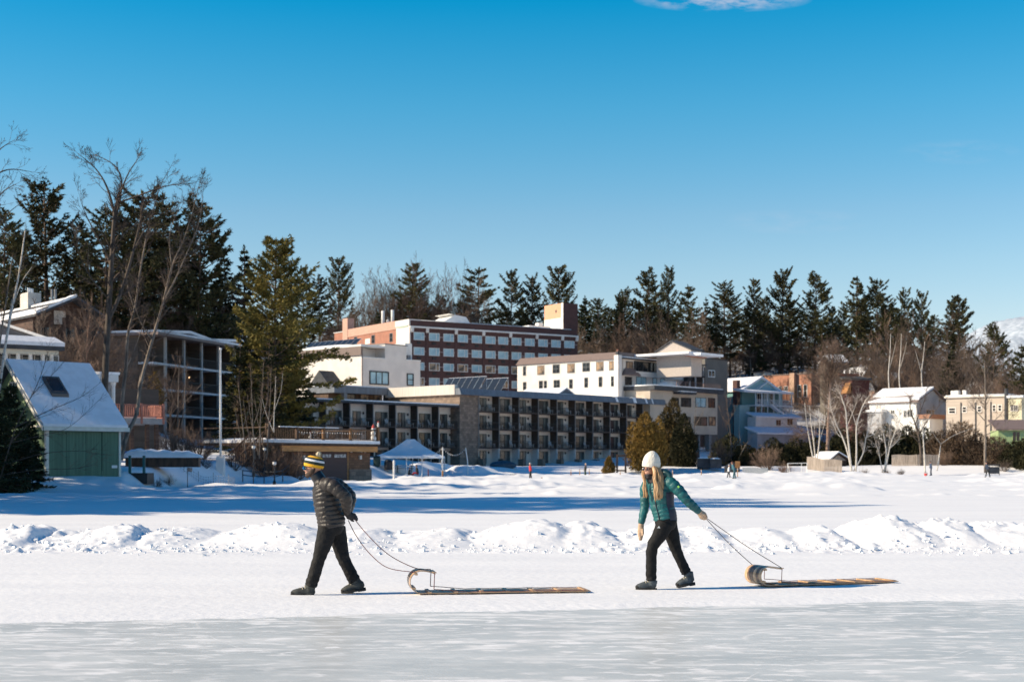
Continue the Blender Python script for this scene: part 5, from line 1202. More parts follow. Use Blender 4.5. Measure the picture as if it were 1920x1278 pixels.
mb = MB(); mb.hull8([(-.4,-.5,zt),(Wm,-.5,zt),(Wm,6,zt+1.5),(-.4,6,zt+1.5)], [(-.4,-.5,zt+.2),(Wm,-.5,zt+.2),(Wm,6,zt+1.7),(-.4,6,zt+1.7)]); Lm.part('roof', mb, M_BROWNM)
winpx(Lm, 'F', 1899, 1912, 809, 826, M_LIME, M_GLASS, nx=2)
# --- small buildings in the trees
def cottage(name, lab, px0, px1, y_e, y_r, Y, deg, mw, mr, depth=7, snow=.25, zb=None, axis='x'):
    b = Bld(name, lab, 'house', px0, Y, deg, zb); w_ = b.fu(px1); ze = b.z(y_e, w_/2, 0); zr = b.z(y_r, w_/2, depth/2 if axis == 'x' else 0)
    mb = MB(); mb.box((0, 0, -3), (w_, depth, ze)); b.part('wall', mb, mw)
    if axis == 'x': gable_end(b, 'x', .003, w_-.006, .003, depth-.003, ze+.002, zr, mw)
    else: gable_end(b, 'y', .003, depth-.006, .003, w_-.003, ze+.002, zr, mw)
    gable(b, 0, w_, 0, depth, ze+.03, zr+.03, axis, mr, over=.4, snow=snow); return b
M_ORROOF = mat('orange_red_roof', (.50,.15,.08), .8, var=.1)
c = Bld('dark_red_shed', 'dark red boarded shed with a bright red roof edge among bare trees', 'shed', 1598, 262, 8, 6.0)
w_ = c.fu(1630); zt = c.z(712.5, 2, 0); mb = MB(); mb.box((0, 0, -4), (w_, 6, zt)); c.part('wall', mb, M_REDSH)
mb = MB(); mb.hull8([(-.3,-.4,zt),(w_+.3,-.4,zt),(w_+.3,6,zt+.8),(-.3,6,zt+.8)], [(-.3,-.4,zt+.35),(w_+.3,-.4,zt+.35),(w_+.3,6,zt+1.1),(-.3,6,zt+1.1)]); c.part('roof', mb, M_DKROOF)
mb = MB(); mb.box((-.3, 5.6, zt+1.1), (w_+.3, 6.1, zt+1.6)); c.part('roof_edge', mb, M_ORROOF)
mb = MB(); mb.prism([(-1.2,-.2,zt-2.4),(-.31,-.2,zt-2.4),(-.31,-.2,zt-.4)], (0,3,0)); c.part('side_gable', mb, M_WOOD)
b = cottage('small_red_gable_house', 'little red gabled house with a blue-grey metal roof behind the white house', 1640, 1662, 730, 718, 285, 30, M_ORBRICK, M_SLATEM, 9, 0, None, 'y')
b = cottage('snowy_roof_house', 'house with a white snowy roof high in the trees above the dark red shed', 1560, 1588, 680, 668, 322, 10, M_GREYW, M_GREYF, 7)
b = cottage('gable_peak_cottage', 'small orange-walled cottage with a snowy peak behind the dark red shed', 1618, 1636, 706, 691, 296, 25, M_WOOD, M_DKROOF, 7, .3, None, 'y')
b = cottage('grey_hill_house', 'dark grey house with white gable trim among trees right of the shed', 1676, 1706, 716, 698, 284, 20, M_GREYW, M_SLATEM, 8, 0, None, 'y')
b = cottage('pale_hill_house', 'pale house with a snowy roof behind the tan building', 1866, 1900, 738, 718, 262, 30, M_WHITE, M_GREYF, 8, .3, None, 'y')
# --- fences, shed, goal on the shore
def fence(name, lab, pts, h, m, post=2.4, grp='board fences along the shore'):
    x0, y0 = pts[0]; o = thing(name, lab, 'fence', (x0, y0, gz(x0, y0)), 0, grp); org = Vector(o.location)
    for (ax, ay), (bx, by) in zip(pts[:-1], pts[1:]):
        n = max(2, int(math.hypot(bx-ax, by-ay)/.16)); d = Vector((bx-ax, by-ay, 0)).normalized(); nn = Vector((-d.y, d.x, 0))
        mb = MB(); ang = math.atan2(d.y, d.x)
        for i in range(n):
            s_ = i/n; x, y = ax+(bx-ax)*s_, ay+(by-ay)*s_; z = gz(x, y)
            M = Matrix.Translation(Vector((x, y, z))-org) @ Matrix.Rotation(ang, 4, 'Z'); hh = h*(1+.03*math.sin(i*12.9))
            mb.box((0,-.012,.05),(.145,.012,hh), M)
        mb.build('boards', m, o)
    return o
fp = lambda L_: [(PX(a, Y), Y) for a, Y in L_]
fence('board_fence', 'weathered board fence right of the white goal frame', fp([(1513,196),(1545,194),(1579,193)]), 1.75, M_FENCE)
fence('board_fence', 'pale board fence behind the birch clump and the blue-clad skater', fp([(1672,200),(1720,199),(1762,199)]), 1.6, M_FENCE)
fence('board_fence', 'dark brown board fence below the big dark cedar', fp([(1271,200),(1312,199)]), 2.1, M_WOODD)
o = Bld('snowy_roof_shed', 'small open shed with a steep snowy roof behind the board fence', 'shed', 1556, 201, 20, 1.2)
w_ = o.fu(1592); ze = o.z(863, 2, 0); zr = o.z(850.5, 1.2, 0); mb = MB(); mb.box((.2, .3, -.5), (w_-.2, 3.5, ze)); o.part('wall', mb, M_WOODD)
gable_end(o, 'y', .31, .1, .2, w_-.2, ze+.002, zr, M_FENCE, frac=.42); gable(o, 0, w_, 0, 4.5, ze, zr, 'y', M_WOODD, over=.3, snow=.2, frac=.42)
Yg_ = 187; gx0, gx1 = PX(1477, Yg_), PX(1513, Yg_); hz = 1.3; g = thing('goal_frame', 'white tubular goal frame standing on the snow by the board fence', 'goal', (gx0, Yg_, sz_(gx0, Yg_)))
w_ = gx1-gx0
mb = MB(); mb.tube([(0,0,0),(0,0,1.55),(w_,0,1.6),(w_,0,0)], .05, 6); g1 = mb.build('front_frame', M_WHITE, g)
mb = MB(); mb.tube([(0,0,1.55),(.15,-1.0,0)], .035, 5); mb.tube([(w_,0,1.6),(w_-.15,-1.0,0)], .035, 5); mb.tube([(w_*.72,0,1.58),(w_*.72,0,0)], .04, 5); mb.build('stay', M_WHITE, g)
# dark low bins and planters under the beige block
for i, (x0, x1, y0, y1, Y, m, nm, lab, cat) in enumerate((
  (1309, 1331, 860, 875, 196, M_DKROOF, 'storage_bin', 'dark storage bin with snow on its lid below the grey column, left of its twin', 'bin'),
  (1332, 1353, 861, 875, 195, M_DKROOF, 'storage_bin', 'dark storage bin with snow on its lid, right of its twin by the shore', 'bin'))):
    a, b_ = PX(x0, Y), PX(x1, Y); z0, z1 = PZ(y1, Y), PZ(y0, Y); o = thing(nm, lab, cat, (a, Y, z0-.2), 0, 'storage bins by the shore')
    mb = MB(); mb.box((0,0,0),(b_-a,1.2,z1-z0+.2)); mb.build('box', m, o)
    mb = MB(); mb.box((-.08,-.08,z1-z0+.203),(b_-a+.08,1.28,z1-z0+.27)); l = mb.build('lid', M_BLACK, o)
    mb = MB(); mb.ell(((b_-a)*.5,.6,z1-z0+.27),((b_-a)*.48,.6,.18),12,6); mb.build('lid_snow', M_SNOW, l, True)
# plywood board and black tarp leaning by the two walkers
Y = 186; x0 = PX(1363, Y); o = thing('tarp_shelter', 'black tarpaulin shelter with a plywood end beside the two walkers', 'shelter', (x0, Y, sz_(x0, Y)))
mb = MB(); w_ = PX(1388,Y)-x0; mb.prism([(0,0,0),(w_,0,0),(w_*.95,0,1.45),(w_*.5,0,1.7),(0,0,1.15)], (0,2.2,0)); mb.build('tarp', M_BLACK, o)
mb = MB(); mb.box((w_*.62,-.06,1.0),(w_*.98,-.02,1.85)); mb.build('plywood', M_WOOD, o)
o = fence('wire_fence', 'low grey wire fence on the snow right of the tarpaulin shelter', fp([(1392,190),(1440,189)]), 1.0, mat('grey_wire', (.30,.33,.36), .6), grp=None)
# ================================================================== buildings on the left shore
M_GREENB = mat('green_boards', (.100,.178,.112), .8, var=.14, scale=1.6, stretch=(5,5,.15))
M_GREENL = mat('green_gable_boards', (.16,.24,.12), .8, var=.14, scale=1.6, stretch=(5,5,.15))
M_TRIMW = mat('cream_trim', (.66,.65,.56), .6, var=.05)
M_BROWNW = mat('brown_weatherboard', (.095,.055,.04), .85, var=.25, scale=2, stretch=(.3,.3,4))
M_CONDO = mat('condo_dark_siding', (.11,.085,.068), .85, var=.15, scale=1, stretch=(.3,.3,4))
M_CEDARW = shingle_mat('cedar_shingle', (.25,.125,.065), (.155,.078,.044), 3.5, 4.5)
M_RAILP = mat('brown_rail_post', (.20,.10,.04), .8, var=.2, scale=3)
M_REDRAIL = mat('redwood_rail', (.42,.17,.12), .8, var=.2, scale=2)
S = Bld('green_boathouse', 'green boarded lakeside shed with cream trim and a steep snow-covered roof with skylight', 'boathouse', 88, 80, 46, .12)
Ws, Ls = S.fu(225), 8.2; ze = S.z(798, 0, 0); zr = S.z(684, 0, Ls/2); z0 = .30
mb = MB(); mb.box((0, 0, z0), (Ws, Ls, ze)); S.part('wall', mb, M_GREENB)
gable_end(S, 'x', .004, Ws-.008, .004, Ls-.004, ze+.002, zr, M_GREENL)
mb = MB(); mb.box((-.04, .12, z0), (-.002, Ls-.1, ze)); S.part('side_cladding', mb, M_GREENL)
r_ = gable(S, 0, Ws, 0, Ls, ze+.03, zr+.03, 'x', M_DKROOF, over=.42, th=.12, snow=.20)
mb = MB()
for a_, b_ in (((-.05,-.045,z0),(.10,-.002,ze)), ((Ws-.10,-.045,z0),(Ws+.04,-.002,ze)), ((.104,-.045,z0-.02),(Ws-.104,-.002,z0+.14)), ((-.085,-.04,z0),(-.043,.14,ze))): mb.box(a_, b_)
S.part('corner_trim', mb, M_TRIMW)
mb = MB(); mb.box((-.4, -.40, ze-.26), (Ws+.4, -.30, ze-.02)); S.part('eave_fascia', mb, M_TRIMW)
mb = MB(); sl = (zr-ze)/(Ls/2)
for t0, t1 in ((-.35, Ls/2), (Ls+.35, Ls/2)):
    mb.hull8([(-.47,t0,ze+.03-sl*.35),(-.425,t0,ze+.03-sl*.35),(-.425,t1,zr+.03),(-.47,t1,zr+.03)], [(-.47,t0,ze+.28-sl*.35),(-.425,t0,ze+.28-sl*.35),(-.425,t1,zr+.28),(-.47,t1,zr+.28)])
S.part('rake_board', mb, M_TRIMW)
mb = MB(); mb.box((-.09, .15, ze-.06), (-.043, Ls-.1, ze+.06)); S.part('belt_trim', mb, M_TRIMW)
winpx(S, 'L', 20, 29, 718, 744, M_TRIMW, M_GLASS, off=-.044, ny=2); winpx(S, 'L', 50, 72, 855, 872, M_TRIMW, M_GLASS, off=-.044, ny=2, nx=3)
# skylight lies in the roof slope
u0 = 1.15; t0, t1 = 1.55, 2.75; rz = lambda t: ze + .03 + sl*t
mb = MB(); mb.hull8([(u0,t0,rz(t0)+.30),(u0+1.05,t0,rz(t0)+.30),(u0+1.05,t1,rz(t1)+.30),(u0,t1,rz(t1)+.30)], [(u0,t0,rz(t0)+.52),(u0+1.05,t0,rz(t0)+.52),(u0+1.05,t1,rz(t1)+.52),(u0,t1,rz(t1)+.52)]); sk = S.part('skylight', mb, mat('bronze_frame', (.10,.085,.075), .5))
mb = MB(); mb.hull8([(u0+.14,t0+.16,rz(t0+.16)+.524),(u0+.91,t0+.16,rz(t0+.16)+.524),(u0+.91,t1-.14,rz(t1-.14)+.524),(u0+.14,t1-.14,rz(t1-.14)+.524)], [(u0+.14,t0+.16,rz(t0+.16)+.535),(u0+.91,t0+.16,rz(t0+.16)+.535),(u0+.91,t1-.14,rz(t1-.14)+.535),(u0+.14,t1-.14,rz(t1-.14)+.535)]); S.part('pane', mb, M_GLASS, sk)
mb = MB()
for a_ in (1.2, 2.4, 3.4): mb.box((a_-.008, -.012, z0+.15), (a_+.008, -.002, ze))
mb.box((3.42, -.03, 1.05), (3.44, -.002, ze-.3)); S.part('board_joints', mb, mat('dark_green_joint', (.03,.075,.05), .8))
mb = MB(); mb.box((Ws-.55, -.03, 1.2), (Ws-.2, -.004, 1.36)); S.part('notice', mb, M_WHITE)
mb = MB()
for a_, b_ in (((.3,.3,-.6),(1.0,Ls-.3,z0-.003)), ((Ws-1.2,.3,-.6),(Ws-.4,Ls-.3,z0-.003))): mb.box(a_, b_)
S.part('foundation_pier', mb, M_BLACK)
# house with white porch columns behind the shed
G = Bld('white_porch_house', 'white-columned porch house with a dark hipped roof edged in snow, behind the green boathouse', 'house', -60, 104, 35, 4.5)
Wg = G.fu(105); ze = G.z(650, Wg, 0); mb = MB(); mb.box((0, 1.6, -2), (Wg, 9, ze)); G.part('wall', mb, mat('pale_grey_boards', (.50,.54,.56), .8, var=.1))
zp_ = G.z(602, Wg*.45, 4); rb = MB(); e = .5
q = [(-e,-e,ze),(Wg+e,-e,ze),(Wg+e,9+e,ze),(-e,9+e,ze)]; rdg = [(2.5,4.2,zp_),(Wg-3.8,4.2,zp_)]
rb.add(q + rdg + [(p[0],p[1],p[2]-.3) for p in q], [(0,1,5,4),(1,2,5),(2,3,4,5),(3,0,4),(0,6,7,1),(1,7,8,2),(2,8,9,3),(3,9,6,0),(9,8,7,6)]); rg = G.part('roof', rb, M_DKROOF)
sb = MB(); sb.hull8([(-e,-e-.02,ze+.0),(Wg+e,-e-.02,ze),(Wg+e-.5,.35,ze+.55),(-e,.35,ze+.55)], [(-e,-e-.02,ze+.28),(Wg+e,-e-.02,ze+.28),(Wg+e-.5,.35,ze+.75),(-e,.35,ze+.75)])
sb.hull8([(Wg+e,-e,ze+.05),(Wg+e+.01,-.0,ze+.05),(Wg-3.75,4.3,zp_+.05),(Wg-3.8,4.1,zp_+.05)], [(Wg+e,-e,ze+.3),(Wg+e+.01,.0,ze+.3),(Wg-3.75,4.3,zp_+.25),(Wg-3.8,4.1,zp_+.25)]); G.part('roof_snow', sb, M_SNOW, rg)
for k in range(8):
    u = Wg*k/7; mb = MB(); mb.lathe([(.24,-.2),(.24,.2),(.17,.3),(.15,ze-.6),(.22,ze-.45),(.22,ze-.304)], (min(max(u,.25),Wg-.25),.3,0), 10); G.part('porch_column', mb, M_WHITE, smooth=False)
for k in range(7):
    u = Wg*k/7+.55; win(G, 'F', u, ze-2.5, 1.0, 1.9, M_WHITE, M_GLASS, off=1.6, nx=1, ny=2)
mb = MB(); mb.box((-.2, .0, ze-.62), (Wg+.2, .55, ze-.302)); G.part('porch_beam', mb, M_TRIMW)
# chimney lodge
C_ = Bld('chimney_lodge', 'brown timber lodge with wide snowy gable eaves and a white brick chimney', 'lodge', 72, 148, 40, 10.0)
Wc = C_.fu(196); ze = C_.z(590, 0, 0); zr = C_.z(561, Wc*.5, 0); Lc = C_.lt(-120)
mb = MB(); mb.box((0, 1.5, -3), (Wc, Lc, ze)); C_.part('wall', mb, M_BROWNW)
gable_end(C_, 'y', 1.5, .3, .003, Wc-.003, ze+.002, zr, M_BROWNW, frac=.56)
rr = gable(C_, 0, Wc, 0, Lc, ze+.03, zr+.03, 'y', M_DKROOF, over=.6, th=.25, snow=0, frac=.56)
sl = (zr-ze)/(Wc*.56); sb = MB(); rp2 = lambda x, y, l: (x, y, ze+.03+.254+sl*x+l)
for poly, h in (([(-.5,-.6),(.9,-.6),(.5,Lc*.5),(.8,Lc+.5),(-.5,Lc+.5)], .30), ([(.9,-.55),(Wc*.56-.1,-.55),(Wc*.56-.1,1.6),(4.0,1.1),(.9,.5)], .30), ([(Wc*.5,2.6),(Wc*.56,2.6),(Wc*.56,Lc),(Wc*.53,Lc)], .18)):
    sb.hull8([rp2(x, y, .004) for x, y in poly], [rp2(x, y, h) for x, y in poly])
C_.part('roof_snow', sb, M_SNOW, rr)
M_WBRICK = shingle_mat('white_brick', (.70,.66,.60), (.60,.56,.50), 2.2, 4, mortar=(.42,.40,.37))
tq = C_.lt(57, 4.2); mb = MB(); mb.box((3.4, tq-1.3, zr-3), (4.9, tq+1.0, C_.z(550.5, 4.2, tq))); ch = C_.part('chimney', mb, M_WBRICK)
for k in range(3):
    m2 = MB(); m2.tube([(3.75+.35*k, tq-.6+.35*k, C_.z(551, 4.2, tq)), (3.75+.35*k, tq-.6+.35*k, C_.z(541, 4.2, tq))], .13, 8); C_.part('flue_pipe', m2, M_ALU, ch)
for px in (97.5, 104):
    x_ = Wc*.56; t_ = C_.lt(px, x_); m2 = MB(); m2.tube([(x_, t_, zr), (x_, t_, C_.z(542, x_, t_))], .14, 8); C_.part('vent_pipe', m2, M_GREYF)
mb = MB(); mb.box((C_.fu(101,1.5), 1.42, C_.z(609, 4, 1.5)), (C_.fu(122,1.5), 1.497, C_.z(584, 4, 1.5))); C_.part('pale_panel', mb, M_STUCCO)
for k in range(6):
    u = .2+(Wc-.4)*k/5; mb = MB(); mb.box((u-.14, .3, -3), (u+.14, .58, ze-.05)); C_.part('timber_post', mb, M_BROWNW)
for k in range(5):
    u = .7+(Wc-.4)*k/5
    for zz in (ze-2.6, ze-5.4):
        if not (k == 1 and zz > ze-3): win(C_, 'F', u, zz, 1.5, 1.5, M_BROWNW, M_GLASS, off=1.5, nx=2)
mb = MB(); mb.box((0, .1, ze-3.2), (Wc, 1.495, ze-3.0)); C_.part('gallery_floor', mb, M_BROWNW)
# condominium with stacked balconies
K = Bld('balcony_condominium', 'dark condominium block with white balcony edges and low snowy gables, behind the flagpole', 'apartment block', 311, 155, 74, 2.6)
u0, u1 = K.fu(286), K.fu(474); bw_ = (K.fu(440)-0)/4.0; ze = K.z(632, 0, 0); sl_z = [K.z(682, 0), K.z(729.5, 0), K.z(777, 0), K.z(824, 0)]
mb = MB(); mb.box((u0, 1.8, -3), (u1, 6.5, ze)); K.part('wall', mb, M_CONDO)
k0 = int(u0//bw_); k1 = int(u1//bw_)+1
for k in range(k0, k1+1):
    u = k*bw_
    if u < u0 or u > u1: continue
    mb = MB(); mb.box((u-.14, -.05, -3), (u+.14, .2, ze)); K.part('balcony_post', mb, mat('grey_post', (.42,.41,.39), .8, var=.1) if 'grey_post' not in bpy.data.materials else bpy.data.materials['grey_post'])
    mb = MB(); mb.box((u-.06, .21, -2), (u+.06, 1.79, ze)); K.part('partition', mb, M_CONDO)
M_EDGE = mat('balcony_edge_white', (.66,.66,.66), .7)
rlk = railing_mb(bw_-.3, 1.0, .16, .016).mesh('railing', M_BLACK)
for i, z in enumerate(sl_z):
    mb = MB(); mb.box((u0 if i < 2 else -.6, -.12, z-.17), (u1, 1.795, z+.05)); K.part('balcony_floor', mb, M_EDGE)
    for k in range(k0, k1):
        u = k*bw_
        if u < u0 or u+bw_ > u1+.5 or (i > 1 and k < 0): continue
        r = link('railing', rlk, K.o); r.location = (u+.15, -.02, z+.055)
        win(K, 'F', u+1.9, z+.1, 1.0, 2.0, M_STUCCO if i == 0 else M_GREYF, M_GLASS, off=1.8, nx=1, fw=.12, proud=.12)
        mb = MB(); mb.box((u+.2,.3,z-.5),(u+1.4,1.2,z-.175)); 
mb = MB(); mb.box((u0-.6, -1.0, ze), (u1+.6, 7, ze+.28)); rk = K.part('roof', mb, M_BROWNM)
snow_slab(K, u0-.5, u1+.5, -.9, 6.8, ze+.283, .30, 31, parent=rk, res=1.4)
for (pa, pk, pb, yk) in ((300, 353, 392, 621), (394, 449, 470, 637)):
    ua, uk, ub = K.fu(pa, -.6), K.fu(pk, -.6), K.fu(pb, -.6); zk = K.z(yk, uk, -.6); zb_ = ze+.30
    uk = min(max(uk, ua+.5), ub-.5)
    mb = MB(); mb.prism([(ua, -.5, zb_), (ub, -.5, zb_), (uk, -.5, zk-.3)], (0, 6, 0)); gk = K.part('roof_gable', mb, M_BROWNW)
    mb = MB()
    for a_, b_ in (((ua-.2, zb_-.05), (uk, zk-.25)), ((uk, zk-.25), (ub+.2, zb_-.05))):
        mb.hull8([(a_[0],-.9,a_[1]),(a_[0],6,a_[1]),(b_[0],6,b_[1]),(b_[0],-.9,b_[1])], [(a_[0],-.9,a_[1]+.3),(a_[0],6,a_[1]+.3),(b_[0],6,b_[1]+.3),(b_[0],-.9,b_[1]+.3)])
    K.part('gable_snow', mb, M_SNOW, gk)
for i, (k, z) in enumerate(((-2,0),(0,0),(1,0),(2,1),(1,1),(0,2),(2,2),(1,2))):
    pass
m2 = MB(); m2.ell((K.fu(355,1.6), 1.6, K.z(703.5, 4, 1.6)), (.12,.12,.12), 8, 6); K.part('wall_lamp', m2, M_LAMPON)
# deck on posts with redwood rail
Dk = Bld('raised_deck', 'raised deck on posts with a reddish balustrade and snow on its floor', 'deck', 222, 103, 35, 2.0)
Wd = Dk.fu(308); zd = Dk.z(784, Wd*.6, 0)
mb = MB(); mb.box((-2, 0, zd-.42), (Wd, 5, zd)); df = Dk.part('deck_floor', mb, mat('grey_deck_edge', (.33,.31,.30), .8, var=.1))
snow_slab(Dk, -1.5, Wd-.5, .3, 4.6, zd+.003, .18, 41, parent=df, res=.6, name='deck_snow')
mb = MB(); n_ = int((Wd+2)/.15); mb.box((-2,.02,zd+.95),(Wd,.12,zd+1.03)); mb.box((-2,.03,zd+.1),(Wd,.1,zd+.16))
for i in range(n_): mb.box((-2+i*.15,.04,zd+.16),(-2+i*.15+.07,.09,zd+.95))
mb.box((Wd-.1,.13,zd+.95),(Wd,5,zd+1.03))
for i in range(32): mb.box((Wd-.08,.2+i*.15,zd+.004),(Wd-.03,.27+i*.15,zd+.95))
for x in (-2, Wd*.48, Wd-.14): mb.box((x,-.03,zd-.4),(x+.16,.019,zd+1.1))
Dk.part('balustrade', mb, M_REDRAIL)
for x in (Wd*.28, Wd*.62, Wd-.6): mb = MB(); mb.box((x,.2,-2),(x+.25,.45,zd-.424)); Dk.part('deck_post', mb, M_BROWNW)
mb = MB(); mb.box((-2,5.01,-2),(Wd+1.5,9,zd+2.4)); Dk.part('house_wall', mb, M_CONDO)
mb = MB(); mb.box((Wd*.28,2,-.4),(Wd*.28+1.2,2.6,.5)); Dk.part('blue_cover', mb, mat('blue_tarp', (.03,.09,.28), .6))
Pw = Bld('white_eaved_hut', 'small white hut with snow on its eave between the boathouse roof and bare trunks', 'hut', 180, 98, 30, 3.5)
Wp = Pw.fu(222); zt = Pw.z(716, Wp, 0); mb = MB(); mb.box((0,.4,-3),(Wp-.4,3.5,zt)); Pw.part('wall', mb, M_GREYSH if 'M_GREYSH' in globals() else M_STUCCO)
mb = MB(); mb.box((-.2,0,zt+.003),(Wp,4,zt+.5)); er = Pw.part('eave', mb, M_WHITE); snow_slab(Pw,-.2,Wp+.1,0,4,zt+.504,.22,43,parent=er,res=.6)
mb = MB(); mb.lathe([(.13,-2),(.13,zt-.3),(.2,zt-.05)],(Wp-.3,.2,0),8); Pw.part('post', mb, M_WHITE)

# ================================================================== shingled boathouse with the roof deck
BH = Bld('shingle_boathouse', 'brown shingled boathouse with maroon garage door, orange beam and roof deck', 'boathouse', 548, 120, 53, .1)
Wb_ = BH.fu(694); zd = BH.z(831.5, Wb_*.6, -.6); ux0, ux1 = BH.fu(500, -.9), BH.fu(712, -.9); dep = 7
mb = MB(); mb.box((0, 0, -.8), (Wb_, dep, zd-.75)); BH.part('wall', mb, M_CEDARW)
mb = MB(); mb.box((BH.fu(528,-.7), -.75, zd-.70), (ux1-.1, -.45, zd-.22)); BH.part('beam', mb, mat('varnished_beam', (.50,.215,.05), .5, var=.15, scale=3, stretch=(.3,.3,2)))
mb = MB(); mb.box((ux0, -.95, zd-.2), (ux1, dep+.3, zd)); dk = BH.part('deck', mb, M_WOODD)
snow_slab(BH, ux0+.05, ux1-.05, -.97, dep, zd+.003, .34, 51, parent=dk, res=.45, name='deck_snow')
rh = BH.z(800.5, ux0+3, -.8)-zd; mb = MB(); mb.box((ux0,-.86,zd+rh-.10),(ux1-.05,-.72,zd+rh)); mb.box((ux0,-.83,zd+.32),(ux1-.05,-.75,zd+.40))
n_ = int((ux1-ux0)/.2)
for i in range(n_): mb.box((ux0+i*.2,-.81,zd+.40),(ux0+i*.2+.045,-.77,zd+rh-.10))
mb.box((ux1-.2,-.7,zd+rh-.1),(ux1-.06,dep,zd+rh)); mb.box((ux0,-.7,zd+rh-.1),(ux0+.12,dep,zd+rh))
BH.part('balustrade', mb, M_WOODD)
mb = MB(); mb.box((ux0+1.5, -.88, zd+rh+.003), (ux0+(ux1-ux0)*.62, -.70, zd+rh+.07)); BH.part('rail_snow', mb, M_SNOW)
for px in (504, 557, 607, 658, 709):
    u = BH.fu(px, -.85); mb = MB(); mb.box((u-.10, -.93, zd+.01), (u+.10, -.71, zd+rh+(.25 if px in (504, 709) else .03))); BH.part('rail_post', mb, M_RAILP if px > 600 else M_WOODD)
g0, g1 = BH.fu(601), BH.fu(650); zt = BH.z(846, (g0+g1)/2)
mb = MB(); mb.box((g0, -.05, -.6), (g1, -.003, zt)); gd = BH.part('garage_door', mb, mat('maroon_door', (.060,.027,.025), .6, var=.1, scale=1, stretch=(.2,.2,6)))
mb = MB()
for i in range(8):
    if i == 3: continue
    u = g0 + .18 + (g1-g0-.3)*i/8; mb.box((u, -.07, zt-.52), (u+(g1-g0)*.095, -.053, zt-.24))
BH.part('door_lights', mb, mat('pale_door_glass', (.34,.37,.40), .3, var=.4, scale=6), gd)
mb = MB(); mb.box((g0-.2,-.06,-.6),(g0-.003,-.004,zt+.2)); mb.box((g1+.003,-.06,-.6),(g1+.2,-.004,zt+.2)); mb.box((g0,-.06,zt+.003),(g1,-.004,zt+.2)); BH.part('door_casing', mb, M_WOOD)
zs_ = BH.z(879, Wb_-1); mb = MB(); mb.box((g1+.21, -.14, -.8), (Wb_+.06, -.005, zs_)); BH.part('stone_base', mb, M_STONE); mb = MB(); mb.box((.0,-.14,-.8),(g0-.21,-.005,zs_)); BH.part('stone_base', mb, M_STONE)
for px in (568, 674):
    u = BH.fu(px); mb = MB(); mb.box((u-.10, -.2, BH.z(860.5, u)), (u+.10, -.004, BH.z(853.5, u))); BH.part('wall_lamp', mb, M_FROST)
mb = MB(); sx0, sx1 = ux0-.05, ux0-2.6
for i in range(8):
    s_ = i/8; mb.box((sx0+(sx1-sx0)*s_, -.6, zd-2.0*s_-.25), (sx0+(sx1-sx0)*(s_+.12), .8, zd-2.0*s_-.18))
for yy in (-.62, .8): 
    mb.hull8([(sx0,yy,zd-.3),(sx1,yy,zd-2.3),(sx1,yy,zd-2.0),(sx0,yy,zd-.05)], [(sx0,yy+.08,zd-.3),(sx1,yy+.08,zd-2.3),(sx1,yy+.08,zd-2.0),(sx0,yy+.08,zd-.05)])
    mb.hull8([(sx0,yy,zd+.75),(sx1,yy,zd-1.1),(sx1,yy,zd-.98),(sx0,yy,zd+.87)], [(sx0,yy+.08,zd+.75),(sx1,yy+.08,zd-1.1),(sx1,yy+.08,zd-.98),(sx0,yy+.08,zd+.87)])
    for i in range(12):
        s_ = (i+.5)/12; mb.box((sx0+(sx1-sx0)*s_-.03, yy+.01, zd-2.0*s_-.2), (sx0+(sx1-sx0)*s_+.03, yy+.06, zd-1.87*s_+.78))
BH.part('deck_stair', mb, M_WOODD)
# string of bulbs along the deck rail and little snow figures on its corners
bs = MB(); bs.lathe([(.005,-.07),(.05,-.03),(.04,.02),(.015,.05)], n=7); 
mb = MB()
for i in range(26):
    s_ = i/25; x = ux0+(ux1-ux0)*(.27+.56*s_); zz = zd+rh-.38-.05*abs(math.sin(i*.6)); mb.ell((x,-.90,zz),(.045,.045,.055),6,4)
BH.part('string_lights', mb, M_FROST)
def snow_figure(px, y0, y1, yy, lab):
    u = BH.fu(px, yy); wx, wy = BH.w(u, yy); zb = PZ(y1, wy); hh = PZ(y0, wy)-zb; o = thing('snowman_figure', lab, 'ornament', (wx, wy, zb), 0, 'snowman ornaments on the deck rail')
    mb = MB(); mb.ell((0,0,hh*.2),(hh*.17,hh*.17,hh*.2),10,6); mb.ell((0,0,hh*.5),(hh*.14,hh*.14,hh*.15),10,6); mb.ell((0,0,hh*.72),(hh*.11,hh*.11,hh*.11),10,6); mb.build('body', M_WHITE, o, True)
    mb = MB(); mb.lathe([(hh*.10,hh*.78),(hh*.09,hh*.86),(hh*.02,hh*1.0)], n=8); mb.build('cap', mat('red_cap', (.45,.06,.05), .8) if 'red_cap' not in bpy.data.materials else bpy.data.materials['red_cap'], o)
snow_figure(700, 795, 829, -.6, 'white snowman ornament standing inside the right corner of the roof deck')
snow_figure(709, 789, 803, -.82, 'white red-capped ornament on the right end post of the roof deck')
snow_figure(506, 789, 799, -.82, 'pale ornament on the left end post of the roof deck')
snow_figure(581.5, 808, 822, -.6, 'small figure behind the middle of the deck balustrade')
# ================================================================== things on the shore
def at_ground(px, Y, z=None): x = PX(px, Y); return (x, Y, sz_(x, Y) if z is None else z)
# flagpole
o = thing('flagpole', 'tall bare white flagpole on a square pale plinth in the snow', 'flagpole', (PX(413.5,108),108,PZ(878,108)))
H_ = PZ(652,108)-PZ(878,108); hb = PZ(855,108)-PZ(878,108)
mb = MB(); mb.lathe([(.085,hb),(.08,H_*.5),(.055,H_-.15),(.10,H_-.12),(.10,H_-.02),(.03,H_)], n=10); mb.build('pole', M_WHITE, o, True)
mb = MB(); mb.box((-.29,-.29,-.6),(.29,.29,hb-.04)); mb.box((-.25,-.25,hb-.038),(.25,.25,hb)); mb.build('plinth', M_CREAM, o)
